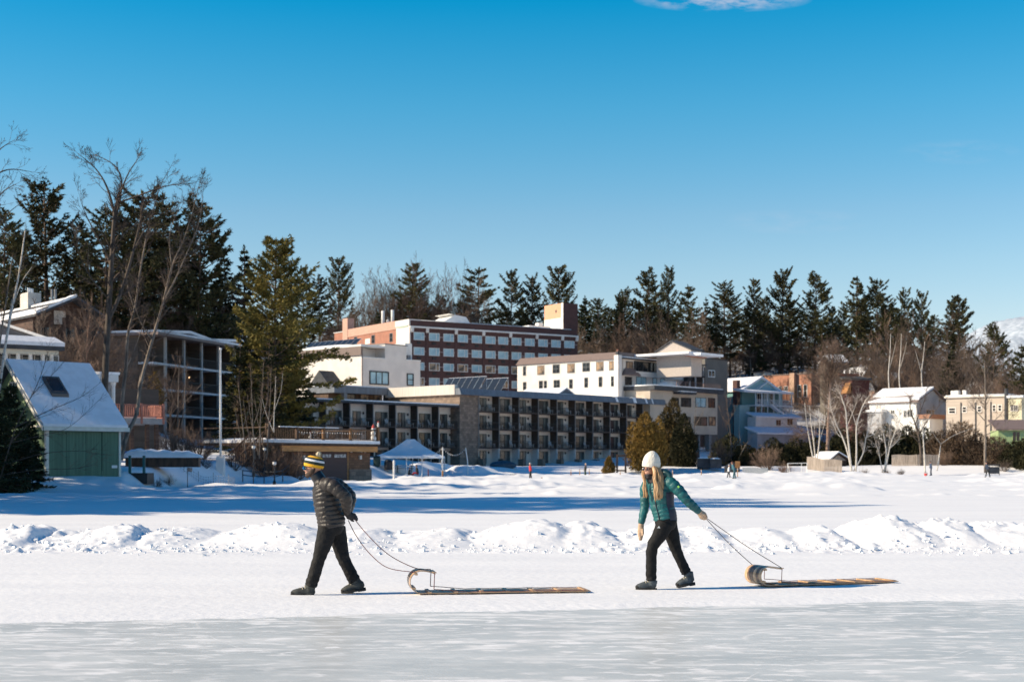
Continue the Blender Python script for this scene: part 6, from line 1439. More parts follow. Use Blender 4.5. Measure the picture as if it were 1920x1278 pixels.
# snow-covered dock sections, teal railing posts
x, y, z = PX(232,93), 93, PZ(861,93); L_ = PX(375,93)-x
o = thing('stored_dock', 'long stack of stored dock sections buried under thick snow behind the green boathouse', 'dock', (x, y, z), R(8))
mb = MB(); mb.box((.1,0,-.5),(L_-.2,1.8,.12)); mb.build('dock_section', M_WOODD, o)
mb = MB(); vs = []; n = 24
for i in range(n+1):
    s_ = i/n; hh = .62*(1-.35*s_)*min(1, 6*s_+.4)*min(1, 5*(1-s_)+.25)*(1+.08*math.sin(i*1.7)); dip = .82 if abs(s_-.62) < .03 else 1
    vs += [(L_*s_,-.12,.124),(L_*s_,-.1,.124+hh*.7*dip),(L_*s_,.5,.124+hh*dip),(L_*s_,1.4,.124+hh*.95*dip),(L_*s_,1.9,.124)]
mb.add(vs, [(i*5+j,(i+1)*5+j,(i+1)*5+j+1,i*5+j+1) for i in range(n) for j in range(4)] + [(0,1,2,3,4),tuple(n*5+j for j in (4,3,2,1,0))]); mb.build('snow_cover', M_SNOW, o, True)
M_TEALP = mat('teal_post', (.02,.115,.115), .6)
o = thing('landing_rail', 'dark timber landing with two teal posts beside the green boathouse', 'landing', (PX(228,86),86,PZ(895,86)))
w_ = PX(276,86)-PX(228,86); mb = MB(); mb.box((0,0,-.4),(w_,1.6,.28)); mb.build('platform', M_BLACK, o)
for px in (243, 269.5):
    mb = MB(); u = PX(px,86)-PX(228,86); mb.box((u-.07,-.02,.28),(u+.07,.12,.28+1.05)); mb.build('post', M_TEALP, o)
# sign on a stake, wire garden fence
o = thing('stake_sign', 'small tilted notice board on a stake in the shaded snow', 'sign', at_ground(351.5, 92)); zt = PZ(876,92)-o.location.z
mb = MB(); mb.tube([(0,0,-.2),(0,0,zt)], .025, 5); mb.build('stake', M_BLACK, o)
mb = MB(); mb.box((-.15,-.03,zt-.26),(.15,-.005,zt), Matrix.Rotation(R(8),4,'Y')); mb.build('board', mat('notice_board', (.30,.24,.20), .7, var=.4, scale=9), o)
pts = [(305,100),(345,99.5),(372,100),(400,100),(428,98),(442,97)]; x0,y0,z0 = at_ground(*pts[0]); o = thing('wire_fence', 'low wire garden fence running down the snowy slope below the flagpole', 'fence', (x0,y0,z0)); org = Vector((x0,y0,z0))
mb = MB(); pp = []
for (a,b_),(c,d) in zip(pts[:-1],pts[1:]):
    for i in range(6): s_ = i/6; pp.append(Vector(at_ground(a+(c-a)*s_, b_+(d-b_)*s_))-org)
for i, p in enumerate(pp): mb.tube([tuple(p), tuple(p+Vector((0,0,.75 if i % 6 == 0 else .55)))], .02 if i % 6 == 0 else .008, 4)
mb.build('stake', M_GREYF, o)
mb = MB()
for h in (.15,.32,.5): mb.tube([tuple(p+Vector((0,0,h))) for p in pp], .008, 3)
mb.build('wire', M_GREYF, o)
# lamp posts by the boathouse stair
def lamp_post(px, yt, yb, Y, lab):
    z0 = PZ(yb,Y); o = thing('lamp_post', lab, 'lamp post', (PX(px,Y),Y,z0), 0, 'short lamp posts on the shore path'); h = PZ(yt,Y)-z0
    mb = MB(); mb.lathe([(.13,-.3),(.12,.1),(.05,.2),(.04,h-.35),(.09,h-.3)], n=8); mb.build('pole', M_BLACK, o)
    mb = MB(); mb.lathe([(.07,h-.29),(.14,h-.2),(.14,h-.08),(.05,h-.02)], n=8); mb.build('lantern', M_FROST, o)
    mb = MB(); mb.lathe([(.17,h-.02),(.03,h+.06)], n=8); mb.build('cap', M_BLACK, o)
lamp_post(475.5, 834, 886, 108, 'dark lamp post left of the deck stair, leftmost of three')
lamp_post(496, 838, 880, 114, 'dark lamp post under the deck stair, middle of three')
lamp_post(514.5, 864, 905, 104, 'dark lamp post in the snow left of the boathouse, nearest of three')
o = thing('path_rail', 'low dark path rail along the snow between the lamp posts', 'railing', at_ground(455,110)); org = Vector(o.location)
pp = [Vector(at_ground(a,Y))-org for a,Y in ((455,110),(475,109),(495,109),(515,108),(530,112),(542,115))]
mb = MB()
for h in (.55,.9): mb.tube([tuple(p+Vector((0,0,h))) for p in pp], .035, 4)
mb.build('rail', M_BLACK, o)
for p in pp: mb = MB(); mb.tube([tuple(p-Vector((0,0,.2))),tuple(p+Vector((0,0,.95)))], .04, 4); mb.build('rail_post', M_BLACK, o)
# party tent
Yt = 146; tx0, tx1 = PX(703,Yt), PX(829,Yt); wt = tx1-tx0; zb = .35; zeave = PZ(854.5,Yt)-zb; zpk = PZ(822,Yt)-zb
M_TENT = mat('tent_canvas', (.82,.84,.86), .7, var=.04, scale=.6)
o = thing('party_tent', 'large white marquee canopy in blue shade beside the boathouse', 'tent', (tx0,Yt,zb), R(0)); dt = 6.0
ra, rb_ = wt*.44, wt*.56; e = [(0,0,zeave),(wt,0,zeave),(wt,dt,zeave),(0,dt,zeave)]; r1, r2 = (ra,dt*.5,zpk), (rb_,dt*.5,zpk)
def sag(p, q, n=6, k=.12): return [Vector(p).lerp(Vector(q), i/n) - Vector((0,0,k*math.sin(math.pi*i/n))) for i in range(n+1)]
mb = MB()
def patch(a, b, c, d, n=7):
    A_, B_ = sag(a, d, n, .22), sag(b, c, n, .22); vs = []
    for i in range(n+1): vs += [A_[i].lerp(B_[i], j/n) - Vector((0,0,.06*math.sin(math.pi*j/n)*math.sin(math.pi*i/n))) for j in range(n+1)]
    mb.add(vs, [(i*(n+1)+j, i*(n+1)+j+1, (i+1)*(n+1)+j+1, (i+1)*(n+1)+j) for i in range(n) for j in range(n)])
patch(e[0], e[1], r2, r1); patch(e[1], e[2], r2, r2); patch(e[2], e[3], r1, r2); patch(e[3], e[0], r1, r1)
for a, b in ((0,1),(1,2),(2,3),(3,0)):
    A_, B_ = Vector(e[a]), Vector(e[b]); n = 16; vs = []
    for i in range(n+1): p = A_.lerp(B_, i/n); vs += [p, p-Vector((0,0,.20+.05*(i % 2)))]
    mb.add(vs, [(2*i,2*i+1,2*i+3,2*i+2) for i in range(n)])
cn_ = mb.build('canopy', M_TENT, o, True)
for i, (u, v) in enumerate(((.03,.05),(wt*.47,.02),(wt*.70,.02),(wt-.05,.05),(.03,dt-.05),(wt*.5,dt-.05),(wt-.05,dt-.05))):
    mb = MB(); mb.tube([(u,v,-1.0),(u,v,zeave+(.0))], .045, 6); mb.build('pole', M_WHITE, o)
# string-light posts with their sagging bulbs
Yp = 143; P1 = (PX(830,Yp),Yp); o = thing('string_light_posts', 'two white posts joined by a sagging string of bulbs right of the tent', 'string lights', (P1[0],Yp,.0)); org = Vector(o.location)
z1t = PZ(838,Yp); x2 = PX(873,150)-P1[0]; z2t = PZ(839,150); y2 = 7.0
mb = MB(); mb.tube([(0,0,-.3),(0,0,z1t)], .055, 6); mb.build('post', M_WHITE, o)
mb = MB(); mb.tube([(0,-.0,PZ(900,Yp)),(0,0,PZ(882,Yp))], .085, 6); mb.build('post_guard', M_WOOD, o)
mb = MB(); mb.tube([(x2+.25,y2,-.2),(x2+.2,y2,PZ(864,150)),(x2,y2,z2t)], .055, 6); mb.build('post', M_WHITE, o)
mb = MB(); wire = MB()
for (a, b, sag_) in (((-.02,0,z1t),(x2,y2,z2t),.75), ((0,0,z1t),(-2.2,2.0,2.15),.25)):
    a, b = Vector(a), Vector(b); n = 14; pl = [a.lerp(b,i/n)-Vector((0,0,sag_*4*(i/n)*(1-i/n))) for i in range(n+1)]
    wire.tube([tuple(p) for p in pl], .008, 3)
    for p in pl[1:-1]: mb.ell(p-Vector((0,0,.06)),(.045,.045,.06),6,4)
wire.build('wire', M_BLACK, o); mb.build('bulbs', M_FROST, o)
o = thing('white_marker_post', 'single thick white post standing in the snow before the tent', 'post', at_ground(738.5,139)); h = PZ(862,139)-o.location.z
mb = MB(); mb.lathe([(.10,-.3),(.10,h-.1),(.06,h)], n=8); mb.build('shaft', M_WHITE, o); mb = MB(); mb.lathe([(.11,h-.35),(.11,h-.25)], n=8); mb.build('band', M_CREAM, o)
o = thing('red_marker_post', 'thin dark red post standing right of the tent poles', 'post', at_ground(803,145)); h = PZ(879,145)-o.location.z
mb = MB(); mb.lathe([(.06,-.3),(.06,h-.1),(.02,h)], n=7); mb.build('shaft', mat('dull_red', (.25,.06,.05), .7), o)
# picnic table, bin, covered chairs
M_GREENT = mat('dark_green_paint', (.02,.045,.035), .6)
x,y,z = at_ground(740,147); o = thing('picnic_table', 'dark green picnic table under the tent edge', 'picnic table', (x,y,z), R(5))
mb = MB(); mb.box((0,0,.70),(2.0,.8,.76)); mb.build('table_top', M_GREENT, o)
for yy in (-.5, 1.05):
    mb = MB(); mb.box((0,yy,.42),(2.0,yy+.28,.47)); mb.build('seat', M_GREENT, o)
for xx in (.25, 1.7):
    mb = MB(); mb.hull8([(xx,-.4,0),(xx+.08,-.4,0),(xx+.08,.3,.7),(xx,.3,.7)],[(xx,-.3,0),(xx+.08,-.3,0),(xx+.08,.4,.7),(xx,.4,.7)]); mb.hull8([(xx,1.2,0),(xx+.08,1.2,0),(xx+.08,.5,.7),(xx,.5,.7)],[(xx,1.1,0),(xx+.08,1.1,0),(xx+.08,.4,.7),(xx,.4,.7)]); mb.box((xx,-.45,.36),(xx+.08,1.25,.42)); mb.build('trestle', M_GREENT, o)
x,y,z = at_ground(706.5,146); o = thing('litter_bin', 'dark round slatted litter bin left of the tent tables', 'bin', (x,y,z))
mb = MB(); mb.lathe([(.30,0),(.36,.1),(.36,.95),(.32,1.0)], n=12); mb.build('drum', M_GREENT, o); mb = MB(); mb.lathe([(.38,1.0),(.30,1.08),(.1,1.12)], n=12); mb.build('lid', M_BLACK, o)
x,y,z = at_ground(720,146); o = thing('covered_barrel', 'black covered fire barrel under the left of the tent', 'barrel', (x,y,z))
mb = MB(); mb.lathe([(.42,0),(.45,.1),(.44,.75),(.34,.95)], (.45,0,0), 14); mb.build('barrel', M_BLACK, o); mb = MB(); mb.ell((.45,0,.95),(.36,.36,.12),12,6); mb.build('cover', M_BLACK, o)
x,y,z = at_ground(943,190); o = thing('covered_pile', 'dark tarpaulin-covered pile at the foot of the terraces', 'pile', (x,y,sz_(x,y)-.1))
mb = MB(); mb.ell((0,0,.3),(1.8,.9,.62),16,8); V_ = [Vector(v) for v in mb.v]; mb.v = [tuple(v*(1+.10*float(fbm(v.x*2+9,v.z*3+v.y,4,3)))) for v in V_]; mb.build('tarpaulin', mat('dark_tarp', (.05,.075,.10), .5, var=.3, scale=3), o, True)
x,y,z = at_ground(963,150); o = thing('black_crate', 'small black crate lying on the lake left of the red-jacketed skater', 'crate', (x,y,z), R(20))
mb = MB(); mb.box((-.3,-.2,0),(.3,.2,.34)); mb.build('box', M_BLACK, o); mb = MB(); mb.box((-.33,-.23,.342),(.33,.23,.39)); mb.build('rim', M_BLACK, o)
x,y,z = at_ground(1032,140); o = thing('red_board', 'long flat reddish board lying on the lake snow', 'board', (x,y,z), R(4))
mb = MB(); mb.box((-.9,-.15,.0),(.9,.15,.07)); mb.build('plank', mat('red_board', (.40,.16,.11), .7, var=.1), o); mb = MB(); mb.box((-.9,-.15,.073),(-.8,.15,.16)); mb.box((.8,-.15,.073),(.9,.15,.16)); mb.build('batten', M_WOOD, o)
# little wooden stakes marking the rink
M_STAKE = mat('orange_stake', (.55,.30,.15), .8)
for i, (px, yt, Y) in enumerate(((1070.5,879,165),(1087,878,168),(1105,878,165),(1163,881,160),(1254,879,165),(1261,880,165),(1315,879,165),(1383,876,158),(1210,880,166),(1005,884,150))):
    x,y,z = at_ground(px,Y); h = max(PZ(yt,Y)-z, .35)
    o = thing('rink_stake', f'short pale wooden stake on the lake edge, {ORD[i] if i<8 else "extra" if i == 8 else "lone"} one by the shaded shore' if False else ['short stake left of the dark skater, leftmost of three near him','short stake left of the dark skater, middle of three near him','short stake just right of the dark skater','short stake right of the little cone cedar','short stake left in the pair behind the knitted hat','short stake right in the pair behind the knitted hat','lone short stake left of the storage bins','short stake touching the right walker','short stake behind the left shoulder of the woman','short stake right of the red-jacketed skater'][i], 'stake', (x,y,z), 0, 'wooden stakes on the lake edge')
    mb = MB(); mb.box((-.05,-.03,-.3),(.05,.03,h-.1)); mb.prism([(-.05,-.03,h-.1),(.05,-.03,h-.1),(0,-.03,h)],(0,.06,0)); mb.build('shaft', M_STAKE, o); mb = MB(); mb.box((-.053,-.033,h-.25),(.053,.033,h-.15)); mb.build('band', M_WHITE, o)
x,y,z = at_ground(1736,172); o = thing('red_bucket', 'tiny red bucket on the snow left of the blue-clad skater', 'bucket', (x,y,z))
mb = MB(); mb.lathe([(.16,0),(.22,.36),(.20,.36),(.15,.05)], n=10); mb.build('pail', mat('red_plastic', (.60,.05,.04), .4), o); mb = MB(); mb.tube([(-.2,0,.36),(-.12,0,.52),(.12,0,.52),(.2,0,.36)], .015, 4); mb.build('handle', M_BLACK, o)
# timber frame (arbour) right of the cone cedar, small shore notice frame at right
x,y = PX(1157,188),188; z=sz_(x,y); o = thing('timber_arch', 'dark timber arch frame beside the small cone cedar', 'arbour', (x,y,z))
w_ = PX(1173,188)-x; h = PZ(851,188)-z; mb = MB(); mb.box((-.12,-.1,-.2),(.12,.1,h)); mb.box((w_-.12,-.1,-.2),(w_+.12,.1,h)); mb.build('upright', M_WOODD, o); mb = MB(); mb.box((.13,-.06,.5),(w_-.13,.06,.7)); mb.box((.13,-.06,h-.3),(w_-.13,.06,h-.1)); mb.build('crossbar', M_WOODD, o)
x,y = PX(1855,186),186; z=sz_(x,y); o = thing('dock_frame', 'dark lifted dock frame on the shore beside the far right tree', 'dock', (x,y,z))
mb = MB()
for a in (0,1.3): mb.box((a-.04,-.04,-.2),(a+.04,.04,1.5))
mb.build('upright', M_BLACK, o); mb = MB(); mb.box((.05,-.05,1.3),(1.25,.05,1.42)); mb.box((.05,-.03,.2),(1.25,.03,1.1)); mb.build('crossbar', M_DKROOF, o)
# ================================================================== trees and bushes near the shore
# big sunlit pine left of the annex
def big_pine():
    rng = np.random.default_rng(404); Y = 147; zb = PZ(838, Y); Ht = PZ(452, Y)-zb
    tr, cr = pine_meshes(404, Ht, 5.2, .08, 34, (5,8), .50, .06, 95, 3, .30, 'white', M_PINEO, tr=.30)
    o = thing('olive_pine', 'large sunlit olive pine towering in front of the white annex, beside the flagpole', 'pine tree', (PX(514,Y),Y,zb), 1.1)
    link('trunk', tr, o); link('crown', cr, o)
    # long boughs reaching right in front of the white wall, and left towards the flagpole
    lv = Leaves(); tb = MB()
    for (pts, dens) in (([(520,700),(570,682),(615,668),(655,672)], 150), ([(520,672),(570,668),(600,665),(634,655)], 110), ([(520,735),(575,722),(630,722),(665,712)], 170), ([(515,760),(560,765),(600,768),(640,745)], 160), ([(520,640),(560,628),(590,622),(606,610)], 110),
                        ([(510,735),(480,722),(450,715),(425,722)], 130), ([(510,690),(480,690),(455,680),(440,668)], 110), ([(510,765),(480,770),(455,768),(437,775)], 110), ([(515,790),(560,800),(600,792),(625,775)], 120), ([(512,600),(480,600),(460,590),(447,580)], 80), ([(520,580),(545,566),(575,560),(592,548)], 90)):
        dy = rng.uniform(-1.8, .2); n = 14; q = [P(px, py, Y+dy*i/3) - Vector(o.location) for i, (px, py) in enumerate(pts)]
        dense = []
        for i in range(len(q)-1):
            for s_ in np.linspace(0,1,8)[:-1]: dense.append(q[i].lerp(q[i+1], s_))
        dense.append(q[-1]); tb.tube([tuple(p) for p in dense], [.07*(1-i/len(dense))+.012 for i in range(len(dense))], 4)
        d = (q[-1]-q[0]).normalized(); side = Vector((-d.y, d.x, 0)).normalized()
        for k in range(dens):
            s_ = rng.uniform(.18,1)**.8; f = s_*(len(dense)-1); i = min(int(f), len(dense)-2); p = dense[i].lerp(dense[i+1], f-i)
            lat = rng.normal(0,.7)*(1.1-s_*.7); p = p + side*lat + Vector((0,0,rng.normal(.02,.14)))
            for b in range(6):
                v = (d*rng.normal(.5,.5) + side*rng.normal(.4*np.sign(lat),.5) + Vector((0,0,rng.normal(.3,.4)))).normalized(); ln = .42*rng.uniform(.6,1.3)
                lv.add(tuple(p-v*ln*.2), tuple(p+v*ln*.8), .05*rng.uniform(.7,1.3))
    M_ = Matrix.Rotation(-1.1, 4, 'Z')
    for nm, me in (('bough', tb.mesh('bough', M_TRUNK, True)), ('bough_needles', lv.mesh('bough_needles', M_PINEO, rng))):
        me.transform(M_); link(nm, me, o)
big_pine()
G_C = 'cedars by the hotel terraces'
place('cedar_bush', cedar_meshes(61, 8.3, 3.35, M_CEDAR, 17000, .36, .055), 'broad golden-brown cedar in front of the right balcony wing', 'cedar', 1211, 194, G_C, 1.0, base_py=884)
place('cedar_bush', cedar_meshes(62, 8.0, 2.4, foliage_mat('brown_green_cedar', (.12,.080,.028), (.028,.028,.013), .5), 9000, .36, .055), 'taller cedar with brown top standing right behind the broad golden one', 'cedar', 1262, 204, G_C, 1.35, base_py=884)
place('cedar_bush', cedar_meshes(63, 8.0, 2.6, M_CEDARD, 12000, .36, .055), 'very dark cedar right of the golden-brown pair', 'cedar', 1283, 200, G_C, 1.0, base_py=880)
place('cedar_bush', cedar_meshes(64, 2.3, .78, M_CEDAR, 3500, .22, .035, shape=(.12,1,1.1)), 'small cone-shaped russet cedar on the lake edge', 'cedar', 1142, 176, G_C, 1.0, base_py=889)
hk = dict(crown=.03, whorls=34, per=(6,8), blade=.26, bw=.035, tufts=26, blades=3, up=.1, style='spruce', mt=M_SPRUCE)
place('dark_hemlock', pine_meshes(65, 5.6, 1.7, tr=.13, **hk), 'dark hemlock pressed against the gable wall of the green boathouse', 'hemlock', 20, 74.5, None, 1.0, base_py=925)
place('dark_hemlock', pine_meshes(66, 4.2, 1.35, tr=.10, **hk), 'lower dark hemlock at the left foot of the green boathouse', 'hemlock', 56, 76.5, None, .9, base_py=922)
place('dark_hemlock', pine_meshes(67, 6.4, 1.8, tr=.12, **hk), 'dark hemlock cut by the left edge of the photo', 'hemlock', -18, 72, None, 1.0, base_py=925)
place('small_cedar', cedar_meshes(68, 4.0, .8, M_CEDAR, 3000, .26, .04), 'slim olive cedar in the shade below the condominium corner', 'cedar', 290, 128, None, 1.15, base_py=790)
# dark undergrowth evergreens along the right shore
G_H = 'dark evergreen bushes along the right shore'
CB = [cedar_meshes(71, 4.2, 2.6, M_CEDARD, 8000, .34, .05, shape=(.3,1,.6)), cedar_meshes(72, 4.0, 2.4, M_BRUSH, 7000, .40, .03, shape=(.4,1,.5))]
for i, (px, Y, s_, vi, lab) in enumerate(((1398,204,1.0,0,'dark bush between the tarpaulin shelter and the bare russet shrubs'),(1448,212,1.25,0,'dark bush under the snowy boat-room roof, left part'),(1492,214,1.3,0,'dark bush left of the birch trio'),(1530,212,1.25,0,'dark bush behind the birch trio'),(1585,214,1.6,0,'dark bush behind the big white birch clump'),(1622,212,1.5,0,'dark bush right behind the big white birch clump'),(1660,214,1.75,0,'dark bush behind the second birch clump'),
   (1700,216,1.7,0,'dark bush below the white house'),(1735,212,1.6,0,'dark bush behind the single white birch'),(1772,206,1.5,1,'tall rust-brown bush left of the spreading shore tree'),(1805,203,1.75,1,'tallest rust-brown bush below the tan long house'),(1838,200,1.3,1,'rust-brown bush behind the spreading shore tree trunk'),(1868,198,1.2,1,'rust-brown bush in front of the lime green cottage'),(1900,196,1.05,0,'dark bush at the right edge, below the cottage window'),(1928,194,1.2,0,'dark bush cut by the right edge of the photo'),
   (1370,215,1.4,0,'dark bush beside the foot of the grey block'))):
    place('shore_bush', CB[vi], lab, 'bush', px, Y, G_H, s_, rz=i*1.1, base_py=886 if vi == 0 else 882, sxy=1.05)
# bare russet shrubs
SH = [shrub_mesh(81, 3.2, 1.6, 30), shrub_mesh(82, 3.0, 1.5, 26, M_TWIG), shrub_mesh(83, 3.0, 1.4, 34, M_TWIGR)]
G_S = 'leafless shrubs along the shore'
def shrub(px, Y, s_, vi, lab, zoff=-.1, sxy=1.0):
    x = PX(px, Y); o = tag(link('bare_shrub', SH[vi]), lab, 'shrub', G_S); o.location = (x, Y, gz(x, Y)+zoff); o.scale = (s_*sxy, s_*sxy, s_); o.rotation_euler = (0,0,px*.7); return o
for a in ((1440,196,1.5,0,'russet shrub with many upright stems right of the wire fence'),(1470,192,.85,2,'lower russet shrub just left of the goal frame'),(1352,206,2.0,1,'tall thin shrub at the corner of the beige block'),(318,118,1.25,0,'brown shrub tangle left under the condominium'),(345,116,1.35,2,'brown shrub tangle between the deck posts and flagpole'),(375,120,1.1,0,'brown shrub close left of the flagpole'),
          (458,116,1.15,2,'pale brown shrub right of the flagpole foot'),(482,118,1.35,0,'dense brown shrub under the deck stair'),(505,115,1.35,2,'dense brown shrub by the lower stair end'),(528,117,1.4,0,'dense brown shrub left of the shingle boathouse wall'),(548,116,1.2,2,'brown shrub reaching across the left end of the orange beam'),(438,112,.7,1,'small shrub in the snow right of the plinth'),
          (384,106,.45,1,'tiny pale twiggy plant left of the plinth'),(1620,187,.5,1,'low twigs at the foot of the birch clumps, left'),(1660,187,.45,0,'low twigs at the foot of the birch clumps, right'),(1690,188,.45,2,'low twigs right of the second birch clump'),(316,92,.35,1,'dry stalks in the shaded snow left of the notice board'),(292,88,.35,1,'dry stalks by the timber landing'),(1772,200,1.0,0,'grey tangle left of the rust-brown bushes'),(1885,192,.8,1,'brown tangle at the right edge shore'),(255,112,1.1,1,'brown tangle behind the raised deck posts')):
    shrub(*a)
# drawn trees ----------------------------------------------------------------
limb_tree('tall_bare_tree', 'tallest leafless tree rising behind the green boathouse roof, its fork spread against the sky', 'bare tree',
  [([(194,850),(197,705),(203,600),(209,492),(215,400),(222,372)], .25, .075),
   ([(203,600),(222,560),(236,520),(250,470),(262,420),(268,385)], .13, .045),
   ([(215,400),(200,350),(178,315),(146,288)], .085, .015), ([(215,420),(228,345),(214,310),(178,290)], .08, .015), ([(222,372),(238,330),(258,298)], .065, .012), ([(222,380),(262,366),(306,350),(342,345)], .07, .012),
   ([(250,470),(285,400),(300,350),(316,320)], .05, .01), ([(209,492),(180,440),(160,400),(150,372)], .06, .012), ([(203,560),(170,520),(150,480),(140,440)], .05, .012), ([(209,470),(240,430),(285,405),(330,395)], .05, .01), ([(200,640),(178,600),(160,560)], .05, .012)],
  88, None, M_BARK, M_TWIG, (.40,.8,3,5), 5, .010)
limb_tree('leaning_bare_tree', 'leaning leafless tree whose base curves out from behind the right end of the green boathouse', 'bare tree',
  [([(226,862),(238,815),(256,775),(264,718),(285,638),(306,566),(322,500),(342,456)], .155, .035),
   ([(256,775),(262,720),(268,690),(290,628)], .10, .06), ([(306,566),(330,520),(352,470),(372,420),(380,370)], .06, .012), ([(322,500),(318,440),(335,390)], .05, .012), ([(285,638),(262,600),(250,560)], .05, .012), ([(342,456),(360,400),(372,350)], .035, .01)],
  90, None, M_BARKL, M_TWIG, (.40,1.0,3,5), 8, .010)
limb_tree('twin_stem_bare_tree', 'slender pale-barked bare tree between the tall one and the leaning one', 'bare tree',
  [([(228,845),(229,755),(236,690),(240,625),(252,580),(264,500),(275,440)], .14, .04), ([(236,690),(250,660),(272,600)], .06, .02), ([(252,580),(240,540),(236,500)], .05, .015)],
  92, None, M_BARKL, M_TWIG, (.4,1.0,3,5), 12, .010)
limb_tree('edge_bare_tree', 'bare tree leaning in over the left edge with fine twigs against the sky', 'bare tree',
  [([(-130,900),(-95,700),(-60,520),(-40,420)], .24, .10), ([(-60,520),(-30,420),(0,365),(30,345)], .08, .012), ([(-40,420),(-15,340),(15,318),(58,322)], .07, .01), ([(-40,420),(-30,330),(-5,285),(22,265)], .07, .01), ([(-60,500),(-20,440),(15,400),(40,380)], .05, .01)],
  70, None, M_BARK, M_TWIG, (.6,.7,3,4), 15, .008)
limb_tree('leaning_birch', 'white birch stem leaning right across the left edge, in front of the chimney lodge', 'birch',
  [([(-22,905),(-8,780),(8,660),(22,580),(36,510),(47,432)], .095, .03), ([(8,660),(16,600),(22,560)], .03, .012), ([(22,580),(40,530),(60,500)], .03, .01)], 73, None, M_BIRCH, M_TWIG, (.7,.6,2,4), 18, .007)
limb_tree('leaning_birch', 'second brownish birch stem at the left edge, left of the white one', 'birch',
  [([(-30,905),(-14,760),(0,640),(12,560),(22,490)], .07, .025), ([(0,640),(-14,580),(-20,520)], .03, .012)], 74, None, M_BARKL, M_TWIG, (.7,.6,2,4), 19, .007)
limb_tree('twiggy_sapling', 'thin twiggy sapling whose dark branches cross the green boathouse roof and wall', 'sapling',
  [([(-5,915),(30,800),(70,720),(90,660)], .035, .01), ([(30,800),(90,770),(150,745),(190,715)], .025, .006), ([(10,870),(80,850),(150,845),(180,850)], .022, .006), ([(5,890),(70,880),(140,878),(170,872)], .02, .006), ([(20,830),(80,815),(130,800),(190,745)], .02, .006), ([(60,740),(100,700),(130,665)], .02, .006), ([(20,830),(60,790),(110,770)], .02, .006)], 71.5, None, M_BARK, M_TWIG, (.35,.7,2,4), 21, .006, dy=.3)
limb_tree('twiggy_sapling', 'russet sapling between the chimney lodge and the tall bare tree', 'sapling',
  [([(163,720),(162,670),(165,620),(170,590)], .05, .015), ([(163,690),(150,650),(142,620)], .03, .01), ([(164,660),(178,630),(190,605)], .03, .01)], 108, None, mat('russet_bark', (.30,.17,.11), .9, var=.3, scale=4), M_TWIGR, (.35,.7,2,5), 22, .008)
limb_tree('twin_saplings', 'pair of pale bare saplings in front of the condominium, left of the flagpole', 'sapling',
  [([(333,800),(334,750),(335,700),(337,672)], .05, .012), ([(340,800),(345,755),(348,710),(350,690)], .045, .012), ([(334,770),(324,745),(320,725)], .02, .008), ([(345,755),(365,735),(378,718)], .02, .008)], 112, None, M_BARKL, M_TWIGR, (.5,.5,2,4), 24, .007)
for i, (pl, lab) in enumerate((([(478,860),(474,800),(472,740),(470,690)], 'pale upright sapling left of the deck stair, before the olive pine'), ([(486,860),(488,790),(492,730),(494,680)], 'pale upright sapling second from the deck stair, before the olive pine'), ([(500,860),(503,800),(507,740),(508,690)], 'pale upright sapling at the head of the deck stair'), ([(513,810),(514,770),(516,735),(517,705)], 'short white birch stem behind the left deck post'), ([(462,860),(455,800),(450,750),(446,720)], 'pale sapling leaning left towards the flagpole'))):
    m0 = pl[1]; limb_tree('pale_sapling', lab, 'sapling', [(pl, .05, .012), ([pl[0], (pl[0][0]-14, pl[1][1]+5), (pl[0][0]-22, pl[2][1]+10)], .03, .01), ([m0, (m0[0]+12, m0[1]-35), (m0[0]+16, m0[1]-70)], .025, .01)], 113+i*.5, 'pale saplings before the olive pine', M_BIRCH if i == 3 else M_BARKL, M_TWIGR, (.45,.55,2,4), 30+i, .007)
# right shore
limb_tree('birch_clump', 'big white many-stemmed birch clump in front of the dark red shed', 'birch',
  [([(1597,884),(1590,850),(1580,820),(1568,795),(1560,770),(1556,755)], .13, .03), ([(1597,884),(1592,840),(1588,800),(1586,770),(1578,745),(1574,735)], .14, .03), ([(1605,884),(1606,840),(1606,800),(1614,770),(1622,752),(1628,745)], .12, .03), ([(1600,884),(1618,850),(1624,820),(1632,795),(1640,770)], .10, .02), ([(1588,800),(1598,775),(1606,755)], .05, .015), ([(1580,820),(1570,812),(1556,780)], .05, .015), ([(1606,800),(1600,780),(1594,765)], .05, .015), ([(1624,820),(1640,812),(1648,800)], .04, .012)],
  186, None, M_BIRCH, M_TWIGW, (.45,1.1,3,4), 41, .013, (1600,886))
limb_tree('birch_clump', 'second white birch clump with finer stems, in front of the white house', 'birch',
  [([(1658,884),(1662,850),(1658,820),(1652,795),(1655,770)], .11, .025), ([(1660,884),(1668,840),(1676,815),(1686,790),(1690,775)], .10, .025), ([(1662,850),(1668,820),(1668,790)], .06, .02), ([(1668,840),(1684,825),(1690,808)], .06, .018), ([(1655,884),(1648,850),(1642,830)], .06, .02)],
  187, None, M_BIRCH, M_TWIGW, (.40,1.1,3,4), 43, .013, (1658,886))
for i, (pl, lab) in enumerate((([(1525,862),(1519,830),(1513,795),(1509,755)], 'left stem of the white birch trio beside the goal frame'), ([(1529,862),(1526,830),(1521,795),(1518,760)], 'middle stem of the white birch trio beside the goal frame'), ([(1532,862),(1536,830),(1537,795),(1535,765)], 'right stem of the white birch trio beside the goal frame'))):
    limb_tree('birch_tree', lab, 'birch', [(pl, .11, .03), ([pl[1], (pl[1][0]+8*(i-.8), pl[2][1]), (pl[1][0]+12*(i-.8), pl[3][1]+6)], .04, .015)], 199+i*.4, 'white birch trio', M_BIRCH, M_TWIG, (1.0,.8,2,4), 50+i, .012)
